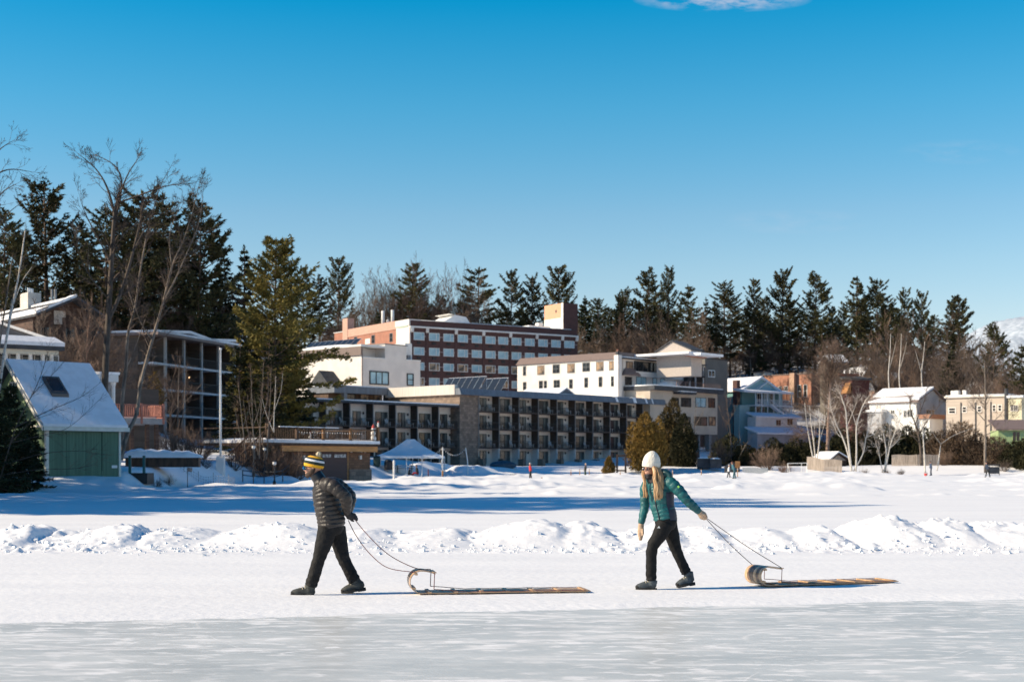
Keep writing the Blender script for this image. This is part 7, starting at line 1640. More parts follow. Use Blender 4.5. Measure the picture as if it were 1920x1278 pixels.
limb_tree('birch_tree', 'single white birch in front of the pale board fence, left of the blue-clad skater', 'birch',
  [([(1735,886),(1733,850),(1731,820),(1729,795)], .12, .04), ([(1731,820),(1738,795),(1745,775)], .05, .015), ([(1730,805),(1722,785),(1718,765)], .05, .015)], 185, None, M_BIRCH, M_TWIG, (.8,1.0,3,4), 55, .012)
limb_tree('birch_tree', 'birch leaning right just behind the blue-clad skater', 'birch',
  [([(1757,882),(1761,855),(1764,832)], .10, .04), ([(1764,832),(1790,815),(1830,800)], .04, .012), ([(1764,832),(1752,815),(1745,800)], .03, .012)], 186, None, M_BIRCH, M_TWIG, (.8,.9,2,4), 57, .012)
limb_tree('spreading_shore_tree', 'grey bare tree with wide level branches in front of the tan long house', 'bare tree',
  [([(1848,886),(1847,850),(1848,800),(1848,750),(1847,705),(1846,680)], .20, .05), ([(1848,800),(1868,785),(1890,760)], .07, .015), ([(1848,790),(1830,770),(1815,750)], .06, .015), ([(1848,750),(1865,725),(1878,705)], .05, .012), ([(1847,740),(1830,715),(1820,700)], .05, .012), ([(1848,815),(1880,800),(1905,770)], .06, .015), ([(1847,705),(1858,680),(1864,660)], .04, .012), ([(1847,705),(1838,680),(1830,660)], .04, .012)],
  189, None, M_BARKL, M_TWIG, (.45,1.4,3,5), 61, .013)
limb_tree('dark_bare_tree', 'dark spreading bare tree before the white house gable, left of the single birch', 'bare tree',
  [([(1728,872),(1726,840),(1722,815),(1716,795)], .22, .10), ([(1716,795),(1706,760),(1712,735)], .09, .02), ([(1722,815),(1745,780),(1766,755)], .09, .02), ([(1724,830),(1700,805),(1686,790)], .08, .02), ([(1716,795),(1732,755),(1738,725)], .08, .02), ([(1726,840),(1755,815),(1780,805)], .08, .02)],
  198, None, M_BARK, M_TWIG, (.6,1.2,3,5), 63, .012)
limb_tree('brown_larch', 'tall brown twiggy larch in front of the orange brick building corner', 'larch',
  [([(1551,862),(1553,800),(1556,740),(1560,690),(1562,665)], .30, .05), ([(1553,800),(1530,780),(1515,770)], .07, .015), ([(1554,780),(1580,765),(1600,760)], .07, .015), ([(1556,750),(1535,730),(1528,715)], .06, .015), ([(1556,740),(1580,720),(1592,705)], .06, .015), ([(1558,715),(1545,695),(1540,680)], .05, .012), ([(1559,705),(1575,690),(1582,678)], .05, .012), ([(1553,815),(1525,810),(1505,808)], .06, .015), ([(1553,815),(1585,805),(1605,800)], .06, .015)],
  206, None, mat('larch_bark', (.28,.18,.13), .9, var=.25, scale=2), M_TWIGR, (.26,1.9,3,6), 65, .016)
limb_tree('brown_larch', 'second brown twiggy tree between the larch and the dark red shed', 'larch',
  [([(1588,862),(1587,825),(1589,790),(1590,765)], .18, .05), ([(1587,820),(1572,800),(1564,785)], .06, .015), ([(1588,815),(1606,800),(1616,785)], .06, .015), ([(1589,795),(1602,780),(1608,768)], .05, .012)],
  216, None, bpy.data.materials['larch_bark'], M_TWIGR, (.26,1.9,3,6), 66, .016)
limb_tree('bare_tree', 'thin bare tree at the corner of the beige block, before the grey block', 'bare tree',
  [([(1372,870),(1370,820),(1366,780),(1362,750)], .09, .025), ([(1370,820),(1358,790),(1350,770)], .05, .015), ([(1366,790),(1378,770),(1384,755)], .05, .015)], 204, None, M_BARK, M_TWIGR, (.5,.9,3,4), 67, .011)
limb_tree('bare_tree', 'leaning grey stem slanting right beside the teal house foot', 'bare tree',
  [([(1383,868),(1392,845),(1403,826)], .09, .03), ([(1392,845),(1388,825),(1386,810)], .04, .012)], 203, None, M_BARKL, M_TWIG, (.6,.8,2,4), 68, .011)
limb_tree('bare_tree', 'thin tree before the windows of the beige block, right of the dark cedar', 'bare tree',
  [([(1302,872),(1303,830),(1302,790),(1306,760)], .07, .02), ([(1303,830),(1296,800),(1290,785)], .04, .012), ([(1302,800),(1314,780),(1320,765)], .04, .012)], 202, None, M_BARKL, M_TWIG, (.6,.8,2,4), 69, .010)
for i, px in enumerate((1668, 1688, 1690)):
    limb_tree('birch_tree', ['white birch stem on the slope above the left roof end of the white house','white birch stem on the slope above the middle roof of the white house','forked white birch on the slope above the white house roof'][i], 'birch', [([(px,735),(px-2,700),(px+1,660),(px+2,625)] if i < 2 else [(px+40,735),(px+38,700),(px+42,665),(px+44,640)], .13, .03), ([(px,690),(px+8,660),(px+12,640)] if i < 2 else [(px+38,700),(px+30,670),(px+26,655)], .05, .015)], 250, 'birches on the slope', M_BIRCH, M_TWIG, (1.2,1.1,2,4), 80+i, .014)
# ================================================================== people
def crom(pts, n):
    pts = [np.array(p, float) for p in pts]; m = len(pts); out = []
    for q in range(n+1):
        f = q/n*(m-1); i = min(int(f), m-2); s = f-i
        p0, p1, p2, p3 = pts[max(i-1,0)], pts[i], pts[i+1], pts[min(i+2,m-1)]
        out.append(.5*(2*p1+(p2-p0)*s+(2*p0-5*p1+4*p2-p3)*s*s+(3*p1-p0-3*p2+p3)*s**3))
    return out
def loft(mb, path, rad, n=20, m=40, mod=None, side=(0,1,0), round_ends=True):
    """tapering limb: path of points, (in-plane radius, sideways radius) at each; mod(s, angle) scales the radius"""
    P_ = crom(path, m); Rr = crom([(r if hasattr(r,'__len__') else (r,r)) for r in rad], m); sd = Vector(side); vs = []
    for i in range(m+1):
        t = Vector(P_[min(i+1,m)]-P_[max(i-1,0)]).normalized(); b = (sd - t*sd.dot(t)).normalized(); a = t.cross(b)
        for j in range(n):
            an = 2*math.pi*j/n; k = mod(i/m, an) if mod else 1.0
            vs.append(Vector(P_[i]) + (a*math.cos(an)*Rr[i][0] + b*math.sin(an)*Rr[i][1])*k)
    c0 = len(vs); e0 = Vector(P_[0]) - Vector(P_[1]-P_[0]).normalized()*(min(Rr[0])*.45 if round_ends else 0); e1 = Vector(P_[m]) + Vector(P_[m]-P_[m-1]).normalized()*(min(Rr[m])*.45 if round_ends else 0)
    vs += [e0, e1]
    fs = [(i*n+j, i*n+(j+1)%n, (i+1)*n+(j+1)%n, (i+1)*n+j) for i in range(m) for j in range(n)]
    fs += [(c0, (j+1)%n, j) for j in range(n)] + [(c0+1, m*n+j, m*n+(j+1)%n) for j in range(n)]
    mb.add(vs, fs)
def fused(name, mb, voxel, m, parent, smooth=2, disp=None):
    V, Fc = remesh(mb, voxel, smooth)
    if disp:
        A = np.array(V); me0 = bpy.data.meshes.new('t'); me0.from_pydata(V, [], Fc); me0.update()
        Nn = np.zeros(len(V)*3, dtype=np.float32); me0.vertices.foreach_get('normal', Nn); bpy.data.meshes.remove(me0); A = A + Nn.reshape(-1,3)*disp(A)[:,None]; V = [tuple(v) for v in A]
    me = bpy.data.meshes.new(name); me.from_pydata(V, [], Fc)
    for mm in (m if isinstance(m, (list,tuple)) else [m]): me.materials.append(mm)
    me.polygons.foreach_set('use_smooth', [True]*len(me.polygons)); me.update()
    return link(name, me, parent)
class Fig:
    def __init__(s, px0, pyg, Y): s.px0, s.pyg, s.Y, s.k = px0, pyg, Y, Y/F
    def __call__(s, px, py, dy=0.0): return Vector(((px-s.px0)*s.k, dy, (s.pyg-py)*s.k))
M_SKIN = mat('skin', (.50,.265,.18), .55, var=.05, scale=20)
M_PUFF = mat('charcoal_nylon', (.032,.027,.024), .44, var=.15, scale=7, bump=.3, bscale=26, spec=.4)
M_PUFFT = mat('teal_nylon', (.006,.098,.105), .50, var=.15, scale=7, bump=.25, bscale=26, spec=.5)
M_NAVY = mat('navy_panel', (.018,.022,.045), .6, var=.1, scale=9)
M_PANTS = mat('black_ski_fabric', (.011,.011,.0115), .75, var=.25, scale=6, bump=.4, bscale=14, spec=.25)
M_PANTSW = mat('black_stretch_fabric', (.008,.008,.0085), .75, var=.25, scale=6, bump=.3, bscale=14, spec=.25)
M_BOOT = mat('grey_boot', (.036,.040,.037), .75, var=.35, scale=16)
M_BOOTW = mat('slate_boot', (.050,.062,.070), .75, var=.35, scale=16)
M_SOLE = mat('rubber', (.014,.014,.014), .8)
M_GLOVE = mat('black_glove', (.014,.014,.016), .7)
M_MITT = mat('tan_mitten', (.52,.36,.24), .9, var=.08, scale=20, bump=.4, bscale=60)
M_BEARD = mat('brown_hair', (.055,.032,.02), .8, var=.4, scale=40)
M_BLOND = mat('blond_hair', (.60,.37,.18), .5, col2=(.27,.145,.062), scale=14, stretch=(7,7,.5), rlo=.3, rhi=.7)
M_GOLD = mat('gold_knit', (.80,.40,.022), .9, bump=.3, bscale=90); M_GREENK = mat('green_knit', (.014,.030,.022), .9, bump=.3, bscale=90); M_WHK = mat('white_knit', (.72,.72,.74), .9, bump=.3, bscale=90)
M_CREAMK = mat('cream_knit', (.76,.71,.61), .9, var=.04, scale=30, bump=.4, bscale=70, stretch=(1,1,.4))
M_LENS = mat('mirror_lens', (.08,.36,.75), .08, metal=.85); M_FRAME = mat('glasses_frame', (.015,.015,.017), .3); M_LENSD = mat('dark_lens', (.03,.02,.025), .1, spec=.8)
M_GAIT = mat('patterned_gaiter', (.06,.055,.06), .9, col2=(.010,.010,.012), scale=30, rlo=.4, rhi=.55)
M_ROPE = mat('red_rope', (.22,.055,.05), .8, col2=(.10,.04,.045), scale=60)
M_ROPEG = mat('grey_rope', (.13,.085,.08), .8, col2=(.07,.05,.05), scale=60)
puff = lambda k, ph=0.0, a=.055: (lambda s, an: 1 + a*(abs(math.sin(math.pi*(k*s+ph+.05*math.sin(an*2))))**.55 - .6))
def boot(f, name_parent, top, heel, toe, dy, w, m, msole, lace=True):
    """heel / toe given at sole level"""
    H_, T_ = f(*heel, dy), f(*toe, dy); A_ = f(*top, dy); up = Vector((0,0,1)); d = (T_-H_).normalized(); nrm = Vector((-d.z,0,d.x)); nrm = nrm if nrm.z > 0 else -nrm
    Ln = (T_-H_).length; mb = MB()
    pts = [H_+d*(.02)+nrm*.055, H_+d*Ln*.22+nrm*.062, H_+d*Ln*.50+nrm*.056, H_+d*Ln*.75+nrm*.045, H_+d*Ln*.94+nrm*.036]
    loft(mb, [tuple(p) for p in pts], [(.046,w*.82),(.060,w*.92),(.054,w*.96),(.043,w*.98),(.028,w*.66)], 16, 20)
    loft(mb, [tuple(A_), tuple((A_+H_+d*Ln*.22+nrm*.06)/2), tuple(H_+d*Ln*.25+nrm*.055)], [(.058,.054),(.058,.052),(.064,.052)], 16, 14)
    b = fused('boot', mb, .009, m, name_parent, 2)
    sm = MB(); vs = []; n = 22; N_ = 8
    out = []
    for i in range(n):
        a = 2*math.pi*i/n; x = .5+.5*math.cos(a); prof = (.80 if x < .4 else 1.0)*w*.98
        out.append((x, math.sin(a)*prof*(abs(math.sin(a))**-.25 if abs(math.sin(a)) > .05 else 1)))
    for lev in (-.004, .026):
        for x, y in out: p = H_ + d*(x*Ln*1.02-.005) + nrm*lev; vs.append((p.x, p.y+y, p.z))
    sm.add(vs, [tuple(range(n))[::-1], tuple(range(n,2*n))] + [(i,(i+1)%n,n+(i+1)%n,n+i) for i in range(n)])
    q0 = [H_+d*a_+nrm*(-.012)+Vector((0,y_,0)) for a_,y_ in ((.0,-w*.72),(Ln*.30,-w*.72),(Ln*.30,w*.72),(.0,w*.72))]; sm.hull8(q0, [p+nrm*.02 for p in q0])
    q0 = [H_+d*a_+nrm*(-.010)+Vector((0,y_,0)) for a_,y_ in ((Ln*.48,-w*.9),(Ln*.92,-w*.7),(Ln*.92,w*.7),(Ln*.48,w*.9))]; sm.hull8(q0, [p+nrm*.02 for p in q0])
    sm.build('sole', msole, b)
    tc = MB(); tc.ell(H_+d*Ln*.885+nrm*.034, (.036,w*.80,.029), 12, 8, Matrix.Rotation(math.atan2(-d.z, d.x)*1.0, 3, 'Y') if False else None); tc.build('toe_cap', msole, b, True)
    cf = MB(); loft(cf, [tuple(A_+Vector((0,0,.004))), tuple(A_*.75+H_*.25+d*Ln*.06)], [(.062,.058),(.062,.057)], 14, 4); cf.build('cuff', m, b, True)
    if lace:
        lm = MB()
        for i in range(4):
            c = H_+d*Ln*(.42+.10*i)+nrm*(.122-.015*i); lm.tube([(c.x,c.y-w*.75,c.z-.022),(c.x-.012,c.y,c.z+.006),(c.x,c.y+w*.75,c.z-.022)], .007, 5)
        lm.build('laces', mat('laces', (.42,.38,.30), .8) if 'laces' not in bpy.data.materials else bpy.data.materials['laces'], b)
    return b
def fingers(mb, base, fwd, across, down, n=4, ln=.075, r=.0105, curl=1.1, thumb=True):
    """four curled fingers of unequal length and a thumb leaving the side of the palm"""
    for i in range(n):
        b = base + across*((i-1.5)*.021); l = ln*(.86,1.0,.95,.76)[i]; d1 = fwd; d2 = (fwd*math.cos(curl*.6)+down*math.sin(curl*.6)); d3 = (fwd*math.cos(curl*1.3)+down*math.sin(curl*1.3))
        p1 = b + d1*l*.42; p2 = p1 + d2*l*.33; p3 = p2 + d3*l*.28
        mb.tube([tuple(b-d1*.02), tuple(b), tuple(p1), tuple(p2), tuple(p3)], [r,r*1.05,r,r*.92,r*.7], 8)
    if thumb:
        b = base - fwd*.05 - across*.040; p1 = b + (fwd*.6-across*.45+down*.35)*.04; p2 = p1 + (fwd*.8+across*.1+down*.5)*.032
        mb.tube([tuple(b+across*.02), tuple(b), tuple(p1), tuple(p2)], [r*1.2,r*1.25,r*1.05,r*.75], 8)

# ------------------------------------------------------------------ the man
YM = 17.10; fm_ = Fig(620, 1113.0, YM); zg = sz_(PX(620,YM), YM)
man = thing('person', 'man in charcoal puffer jacket, striped pom-pom beanie and mirrored sunglasses striding left, pulling a toboggan', 'person', (PX(620,YM), YM, zg-.005))
man['label'] = 'man in charcoal puffer jacket and striped pom-pom beanie striding left, hands behind back'
J = fm_
def head(f, mb, cx, cy, k=1.0, dy0=0.0, yaw=0.0):
    """cx, cy: pixel centre of the skull; the face looks to -x, turned by yaw towards the camera"""
    o = f(cx, cy, dy0); Rz = Matrix.Rotation(yaw, 3, 'Z')
    def E(x, y, z, rx, ry, rz, rot=0.0):
        M = Rz @ Matrix.Rotation(rot, 3, 'Y'); mb.ell(o + Rz @ Vector((x,y,z))*k, (rx*k,ry*k,rz*k), 18, 12, M)
    E(0,0,.012,.098,.076,.103); E(-.044,0,-.045,.052,.058,.072); E(-.062,0,-.098,.030,.036,.026); E(-.02,0,-.075,.058,.055,.045)
    E(-.095,0,-.028,.014,.011,.030,.25); E(-.108,0,-.044,.013,.014,.012); E(-.088,0,.006,.016,.048,.014)
    for s in (-1,1): E(-.070,s*.034,-.046,.024,.022,.024); E(.006,s*.078,-.022,.020,.009,.032)
    E(-.092,0,-.076,.011,.022,.006); E(-.090,0,-.087,.011,.020,.006)
    return o, Rz
mb = MB(); hc, hR = head(J, mb, 588, 873)
loft(mb, [J(590,886), J(597,897), J(604,908)], [(.058,.056),(.060,.060),(.075,.085)], 16, 12)
loft(mb, [J(604,905), J(611,925), J(616,955), J(621,985), J(622,996)], [(.09,.13),(.125,.165),(.125,.15),(.125,.155),(.10,.15)], 18, 20)
for sgn in (-1, 1):
    loft(mb, [J(616,905,.16*sgn), J(630,913,.20*sgn), J(650,928,.21*sgn), J(652,945,.16*sgn), J(652,958,.09*sgn), J(656,965,.06*sgn)], [.058,.055,.046,.040,.032,.034], 12, 18)
loft(mb, [J(617,985,-.085), J(609,1015,-.095), J(600,1043,-.10), J(592,1070,-.10), J(585,1096,-.10)], [.085,.075,.055,.050,.042], 14, 20)
loft(mb, [J(628,985,.085), J(634,1015,.10), J(641,1046,.10), J(652,1068,.10), J(663,1090,.10)], [.085,.075,.055,.050,.042], 14, 20)
fused('body', mb, .0085, M_SKIN, man, 2)
# face details
mb = MB()
for s in (-1,1):
    p = hc + Vector((-.092, s*.034, -.012)); mb.ell(p, (.010,.013,.009), 10, 6)
mb.build('eyes', M_WHITE, man, True)
mb = MB()
for t in np.linspace(0,1,9):
    for s in (-1,1):
        p = hc + Vector((.006-.062*t-.02*t*t, s*(.073-.052*t**2), -.035-.060*t**.8-.01*t)); mb.ell(p, (.027,.015,.032), 10, 6)
mb.ell(hc+Vector((-.074,0,-.112)), (.029,.038,.027), 12, 8); mb.ell(hc+Vector((-.098,0,-.066)), (.008,.026,.006), 10, 6)
fused('beard', mb, .006, M_BEARD, man, 1)
gl = MB()
for s in (-1,1):
    gl.ell(hc+Vector((-.101,s*.040,-.014)), (.009,.040,.028), 14, 8, Matrix.Rotation(.55*s,3,'Z'))
lens = gl.build('sunglasses', M_LENS, man, True)
gl = MB(); gl.tube([tuple(hc+Vector((-.108,-.012,-.004))),tuple(hc+Vector((-.108,.012,-.004)))], .004, 6)
for s in (-1,1): gl.tube([tuple(hc+Vector((-.094,s*.064,-.004))),tuple(hc+Vector((-.05,s*.080,-.004))),tuple(hc+Vector((.012,s*.083,-.006)))], .0045, 6)
gl.build('frame', M_FRAME, lens)
# beanie: rings up the tilted crown, one band of colour after another
bands = [(0,M_GOLD),(.22,M_GREENK),(.37,M_WHK),(.50,M_GREENK),(.60,M_GOLD),(.76,M_GREENK)]
def beanie(f, hc, prof, tilt, mats, bandlist, m=26, n=30, rib=.012, off=(0,0,0), squash=.84):
    mb = MB(); T = Matrix.Translation(hc+Vector(off)) @ Matrix.Rotation(tilt,4,'Y'); vs = []
    pr = crom([(r,z) for r,z in prof], m)
    for i in range(m+1):
        r,z = pr[i]
        for j in range(n):
            a = 2*math.pi*j/n; k = 1+rib*math.cos(a*15); vs.append(T @ Vector((r*k*math.cos(a), r*squash*k*math.sin(a), z)))
    mb.v = [tuple(v) for v in vs]; mb.f = []; mb.m = []
    for i in range(m):
        s = (i+.5)/m; mi = max(k for k,(b,_) in enumerate(bandlist) if b <= s)
        for j in range(n): mb.f.append((i*n+j,i*n+(j+1)%n,(i+1)*n+(j+1)%n,(i+1)*n+j)); mb.m.append(mi)
    mb.f.append(tuple(m*n+j for j in range(n))); mb.m.append(len(bandlist)-1); return mb
hb = beanie(J, hc, [(.113,-.008),(.121,.015),(.122,.05),(.112,.085),(.085,.115),(.045,.132),(.008,.136)], R(11), None, bands)
hat = hb.build('beanie', [b[1] for b in bands], man, True)
mb = MB(); rg = np.random.default_rng(3); pc = J(597.5, 850.5)
for i in range(70):
    v = Vector(rg.normal(0,1,3)).normalized(); mb.ell(pc+v*.026, (.012,.012,.012), 6, 4)
mb.ell(pc, (.032,.032,.030), 10, 8); mb.build('pompom', mat('pompom_wool', (.62,.52,.36), .95, col2=(.08,.08,.06), scale=30, rlo=.36, rhi=.5), hat, True)
# jacket with stitched baffles
mb = MB()
loft(mb, [J(603,901), J(606,910), J(612,926), J(616,948), J(620,968), J(622,984)], [(.075,.11),(.135,.19),(.166,.215),(.166,.20),(.166,.195),(.160,.19)], 34, 130, puff(12, .1, .085))
for sgn in (-1, 1):
    loft(mb, [J(611,907,.13*sgn), J(626,908,.205*sgn), J(641,918,.235*sgn), J(652,930,.225*sgn), J(653,945,.17*sgn), J(652,959,.10*sgn)], [.088,.088,.078,.074,.062,.043], 22, 110, puff(9, .2, .15))
loft(mb, [J(594,893), J(598,897), J(602,904)], [(.070,.072),(.078,.078),(.09,.10)], 20, 14)
jk = fused('puffer_jacket', mb, .0075, M_PUFF, man, 1, lambda A: .004*fbm(A[:,0]*9+A[:,1]*5, A[:,2]*22, 5, 3))
mb = MB(); loft(mb, [J(590,893), J(595,894.5), J(600,897)], [(.060,.066),(.066,.07),(.07,.074)], 18, 8); mb = MB()
T = [J(607,968,-.197), J(611,955,-.205), J(615,943,-.206)]; mb.tube([tuple(p) for p in T], .004, 5); mb.build('pocket_zip', M_FRAME, jk)
mb = MB(); loft(mb, [J(621,981), J(622,987)], [(.158,.185),(.150,.176)], 30, 6); mb.build('hem_band', M_FRAME, jk, True)
mb = MB(); loft(mb, [J(591,886), J(595,892), J(599,898), J(603,905)], [(.076,.074),(.078,.076),(.080,.080),(.085,.095)], 22, 10, None, (0,1,0), False); mb.build('collar', M_FRAME, jk, True)
# trousers
mb = MB()
crease = lambda c0, c1: (lambda s, an: 1 + .045*math.sin(s*46+1.5*math.sin(an))*math.exp(-((s-c0)/.12)**2) + .06*math.sin(s*60+2*math.sin(an+1))*math.exp(-((s-c1)/.10)**2))
loft(mb, [J(620,976), J(622,990), J(623,1000)], [(.145,.165),(.150,.17),(.10,.15)], 24, 14)
loft(mb, [J(616,988,-.08), J(608,1018,-.095), J(600,1045,-.10), J(592,1072,-.10), J(585,1095,-.10)], [(.118,.10),(.100,.092),(.078,.078),(.076,.074),(.074,.072)], 22, 60, crease(.5, .9))
loft(mb, [J(629,988,.08), J(635,1018,.10), J(642,1045,.10), J(652,1067,.10), J(663,1088,.10)], [(.115,.10),(.098,.092),(.078,.078),(.074,.072),(.076,.072)], 22, 60, crease(.5, .88))
fused('ski_trousers', mb, .009, M_PANTS, man, 1, lambda A: .005*fbm(A[:,0]*8, A[:,2]*14+A[:,1]*6, 15, 3))
boot(J, man, (584,1094), (593,1116.5), (547,1112.5), -.10, .052, M_BOOT, M_SOLE)
boot(J, man, (664,1087), (684,1104.5), (638,1112.5), .10, .052, M_BOOT, M_SOLE)
# gloves behind the back, fingers closed on the tow rope
for sgn in (-1, 1):
    mb = MB(); pc = J(656.5,966,.055*sgn); mb.ell(pc, (.045,.028,.040), 12, 8); loft(mb, [J(651.5,955,.115*sgn), J(653,961,.085*sgn), pc], [.042,.040,.034], 12, 8)
    fingers(mb, pc+Vector((.036,0,.002)), Vector((.86,-.15*sgn,-.28)).normalized(), Vector((-.25,.0,.95)), Vector((-.15,-.9*sgn,-.35)).normalized())
    fused('glove', mb, .006, M_GLOVE, man, 1)

# ------------------------------------------------------------------ the woman
YW = 17.85; fw = Fig(1245, 1104.0, YW); zgw = sz_(PX(1245,YW), YW); J = fw
wom = thing('person', 'woman in teal puffer jacket and cream knitted hat striding left, tan mittens, long blond hair', 'person', (PX(1245,YW), YW, zgw-.005))
tw = (math.cos(R(38)), -math.sin(R(38)), 0)   # the chest is turned towards the camera
mb = MB(); hw, hRw = head(J, mb, 1221.0, 875, .94, 0, R(36))
loft(mb, [J(1226,886), J(1231,895), J(1234,903)], [(.05,.05),(.05,.052),(.07,.08)], 14, 10)
loft(mb, [J(1233,900), J(1238,915), J(1241,945), J(1246,972), J(1248,985)], [(.08,.08),(.11,.09),(.095,.08),(.09,.085),(.08,.08)], 18, 20)
loft(mb, [J(1250,905,-.12), J(1262,912,-.16), J(1284,937,-.17), J(1300,951,-.15), J(1311,961,-.13)], [.052,.046,.040,.034,.028], 12, 16)
loft(mb, [J(1218,908,.10), J(1213,918,.14), J(1211,947,.13), J(1206,968,.10), J(1203,988,.09)], [.050,.044,.038,.032,.028], 12, 16)
for (h, nd) in (((1313,963,-.12), Vector((.80,0,-.6))), ((1203,991,.09), Vector((-.1,0,-1)))):
    b = J(*h); mb.ell(b + nd*.015, (.026,.020,.026), 10, 6); fingers(mb, b + nd*.03, nd.normalized(), Vector((0,.62,0)), Vector((.2,0,-.3)).normalized(), 4, .05, .0075, .35)
loft(mb, [J(1247,984,-.055), J(1236,1002,-.085), J(1222,1024,-.095), J(1220,1055,-.09), J(1221,1088,-.09)], [.055,.065,.052,.046,.040], 14, 20)
loft(mb, [J(1254,986,.055), J(1262,1005,.085), J(1270,1032,.095), J(1280,1055,.095), J(1290,1076,.095)], [.055,.062,.052,.046,.040], 14, 20)
fused('body', mb, .0085, M_SKIN, wom, 2)
mb = MB()
for s in (-1,1): mb.ell(hw + hRw @ Vector((-.084,s*.032,-.026)), (.010,.012,.008), 10, 6)
mb.build('eyes', M_WHITE, wom, True)
gl = MB()
for s in (-1,1): gl.ell(hw + hRw @ Vector((-.097,s*.033,-.027)), (.006,.026,.020), 14, 8, hRw @ Matrix.Rotation(.35*s,3,'Z'))
gs = gl.build('sunglasses', M_LENSD, wom, True)
gl = MB(); gl.tube([tuple(hw+hRw @ Vector((-.101,-.01,-.022))),tuple(hw+hRw @ Vector((-.101,.01,-.022)))], .004, 6)
for s in (-1,1): gl.tube([tuple(hw+hRw @ Vector((-.088,s*.06,-.022))),tuple(hw+hRw @ Vector((0,s*.078,-.022)))], .004, 6)
gl.build('frame', M_FRAME, gs)
mb = MB(); mb.ell(hw+hRw @ Vector((-.046,0,-.106)), (.058,.052,.030), 14, 10, hRw); mb.ell(hw+hRw @ Vector((-.03,0,-.125)), (.064,.062,.040), 14, 10, hRw); loft(mb, [J(1222,893), J(1229,901)], [(.072,.075),(.085,.09)], 16, 6); fused('neck_gaiter', mb, .008, M_GAIT, wom, 2)
hb = beanie(J, hw, [(.100,-.018),(.106,.000),(.108,.035),(.109,.055),(.102,.090),(.084,.128),(.056,.160),(.028,.180),(.005,.187)], R(6), None, [(0,M_CREAMK)], 30, 36, .010, (0,0,.016), .90)
ht = hb.build('knitted_hat', [M_CREAMK], wom, True)
mb = MB()
prc = [( .107,-.022),(.113,-.01),(.114,.04),(.110,.056)]
hb2 = beanie(J, hw, prc, R(6), None, [(0,M_CREAMK)], 8, 36, .012, (0,0,.016), .90); hb2.build('turned_cuff', [M_CREAMK], ht, True)
# hair: two long falls in front of the shoulders and the mass behind
mb = MB(); rg = np.random.default_rng(8)
def lock(pts, r, k=6, spread=.012):
    for i in range(k):
        o_ = rg.normal(0, spread, 3); q = [Vector(p) + Vector(o_)*(.5+.5*j/len(pts)) + Vector(rg.normal(0,.003,3)) for j, p in enumerate(pts)]
        loft(mb, [tuple(v) for v in q], [(r*.7,r*.8)] + [(r,r*1.1)]*(len(q)-2) + [(r*.22,r*.22)], 8, 24)
lock([J(1224,873,-.070), J(1227,884,-.105), J(1226,898,-.15), J(1229,912,-.175), J(1228,926,-.185), J(1231,938,-.185)], .0105, 12, .019)
lock([J(1228,873,-.06), J(1234,886,-.10), J(1236,898,-.135), J(1234,912,-.165), J(1237,924,-.175), J(1235,934,-.17)], .0105, 12, .019)
lock([J(1232,873,-.03), J(1239,884,-.06), J(1241,895,-.10), J(1240,907,-.14), J(1241,917,-.15)], .0105, 9, .017)
lock([J(1208,877,.035), J(1206,888,.005), J(1208,902,-.06), J(1207,914,-.09), J(1209,924,-.10), J(1207,932,-.09)], .0085, 9, .011)
lock([J(1231,871,.02), J(1237,882,.04), J(1241,893,.02)], .03, 6, .02)
fused('long_hair', mb, .005, M_BLOND, wom, 1)
# jacket
mb = MB()
loft(mb, [J(1234,898), J(1236,905), J(1239,918), J(1241,945), J(1245,960), J(1247.5,973)], [(.085,.10),(.135,.135),(.158,.148),(.146,.132),(.146,.142),(.142,.142)], 34, 130, puff(10, .1, .08))
loft(mb, [J(1250,903,-.08), J(1259,908,-.135), J(1272,921,-.165), J(1284,936,-.17), J(1297,948,-.155), J(1309,959,-.13)], [.080,.076,.068,.060,.052,.040], 22, 110, puff(9, .2, .16))
loft(mb, [J(1222,905,.07), J(1213,913,.12), J(1211,930,.14), J(1211,948,.13), J(1207,966,.105), J(1203.5,982,.09)], [.076,.070,.062,.056,.050,.040], 22, 110, puff(9, .2, .16))
jw = fused('puffer_jacket', mb, .0075, M_PUFFT, wom, 1, lambda A: .004*fbm(A[:,0]*9+A[:,1]*5, A[:,2]*22, 25, 3))
mb = MB(); loft(mb, [J(1240,884,.02), J(1248,888,.0), J(1253,894,-.03), J(1252,902,-.05)], [(.045,.085),(.060,.115),(.058,.12),(.035,.10)], 18, 20); loft(mb, [J(1229,896,-.06), J(1240,893,-.08), J(1251,895,-.05)], [.025,.030,.03], 12, 12); fused('hood', mb, .009, mat('dark_teal_nylon', (.006,.045,.052), .45, var=.2, scale=9), jw, 2)
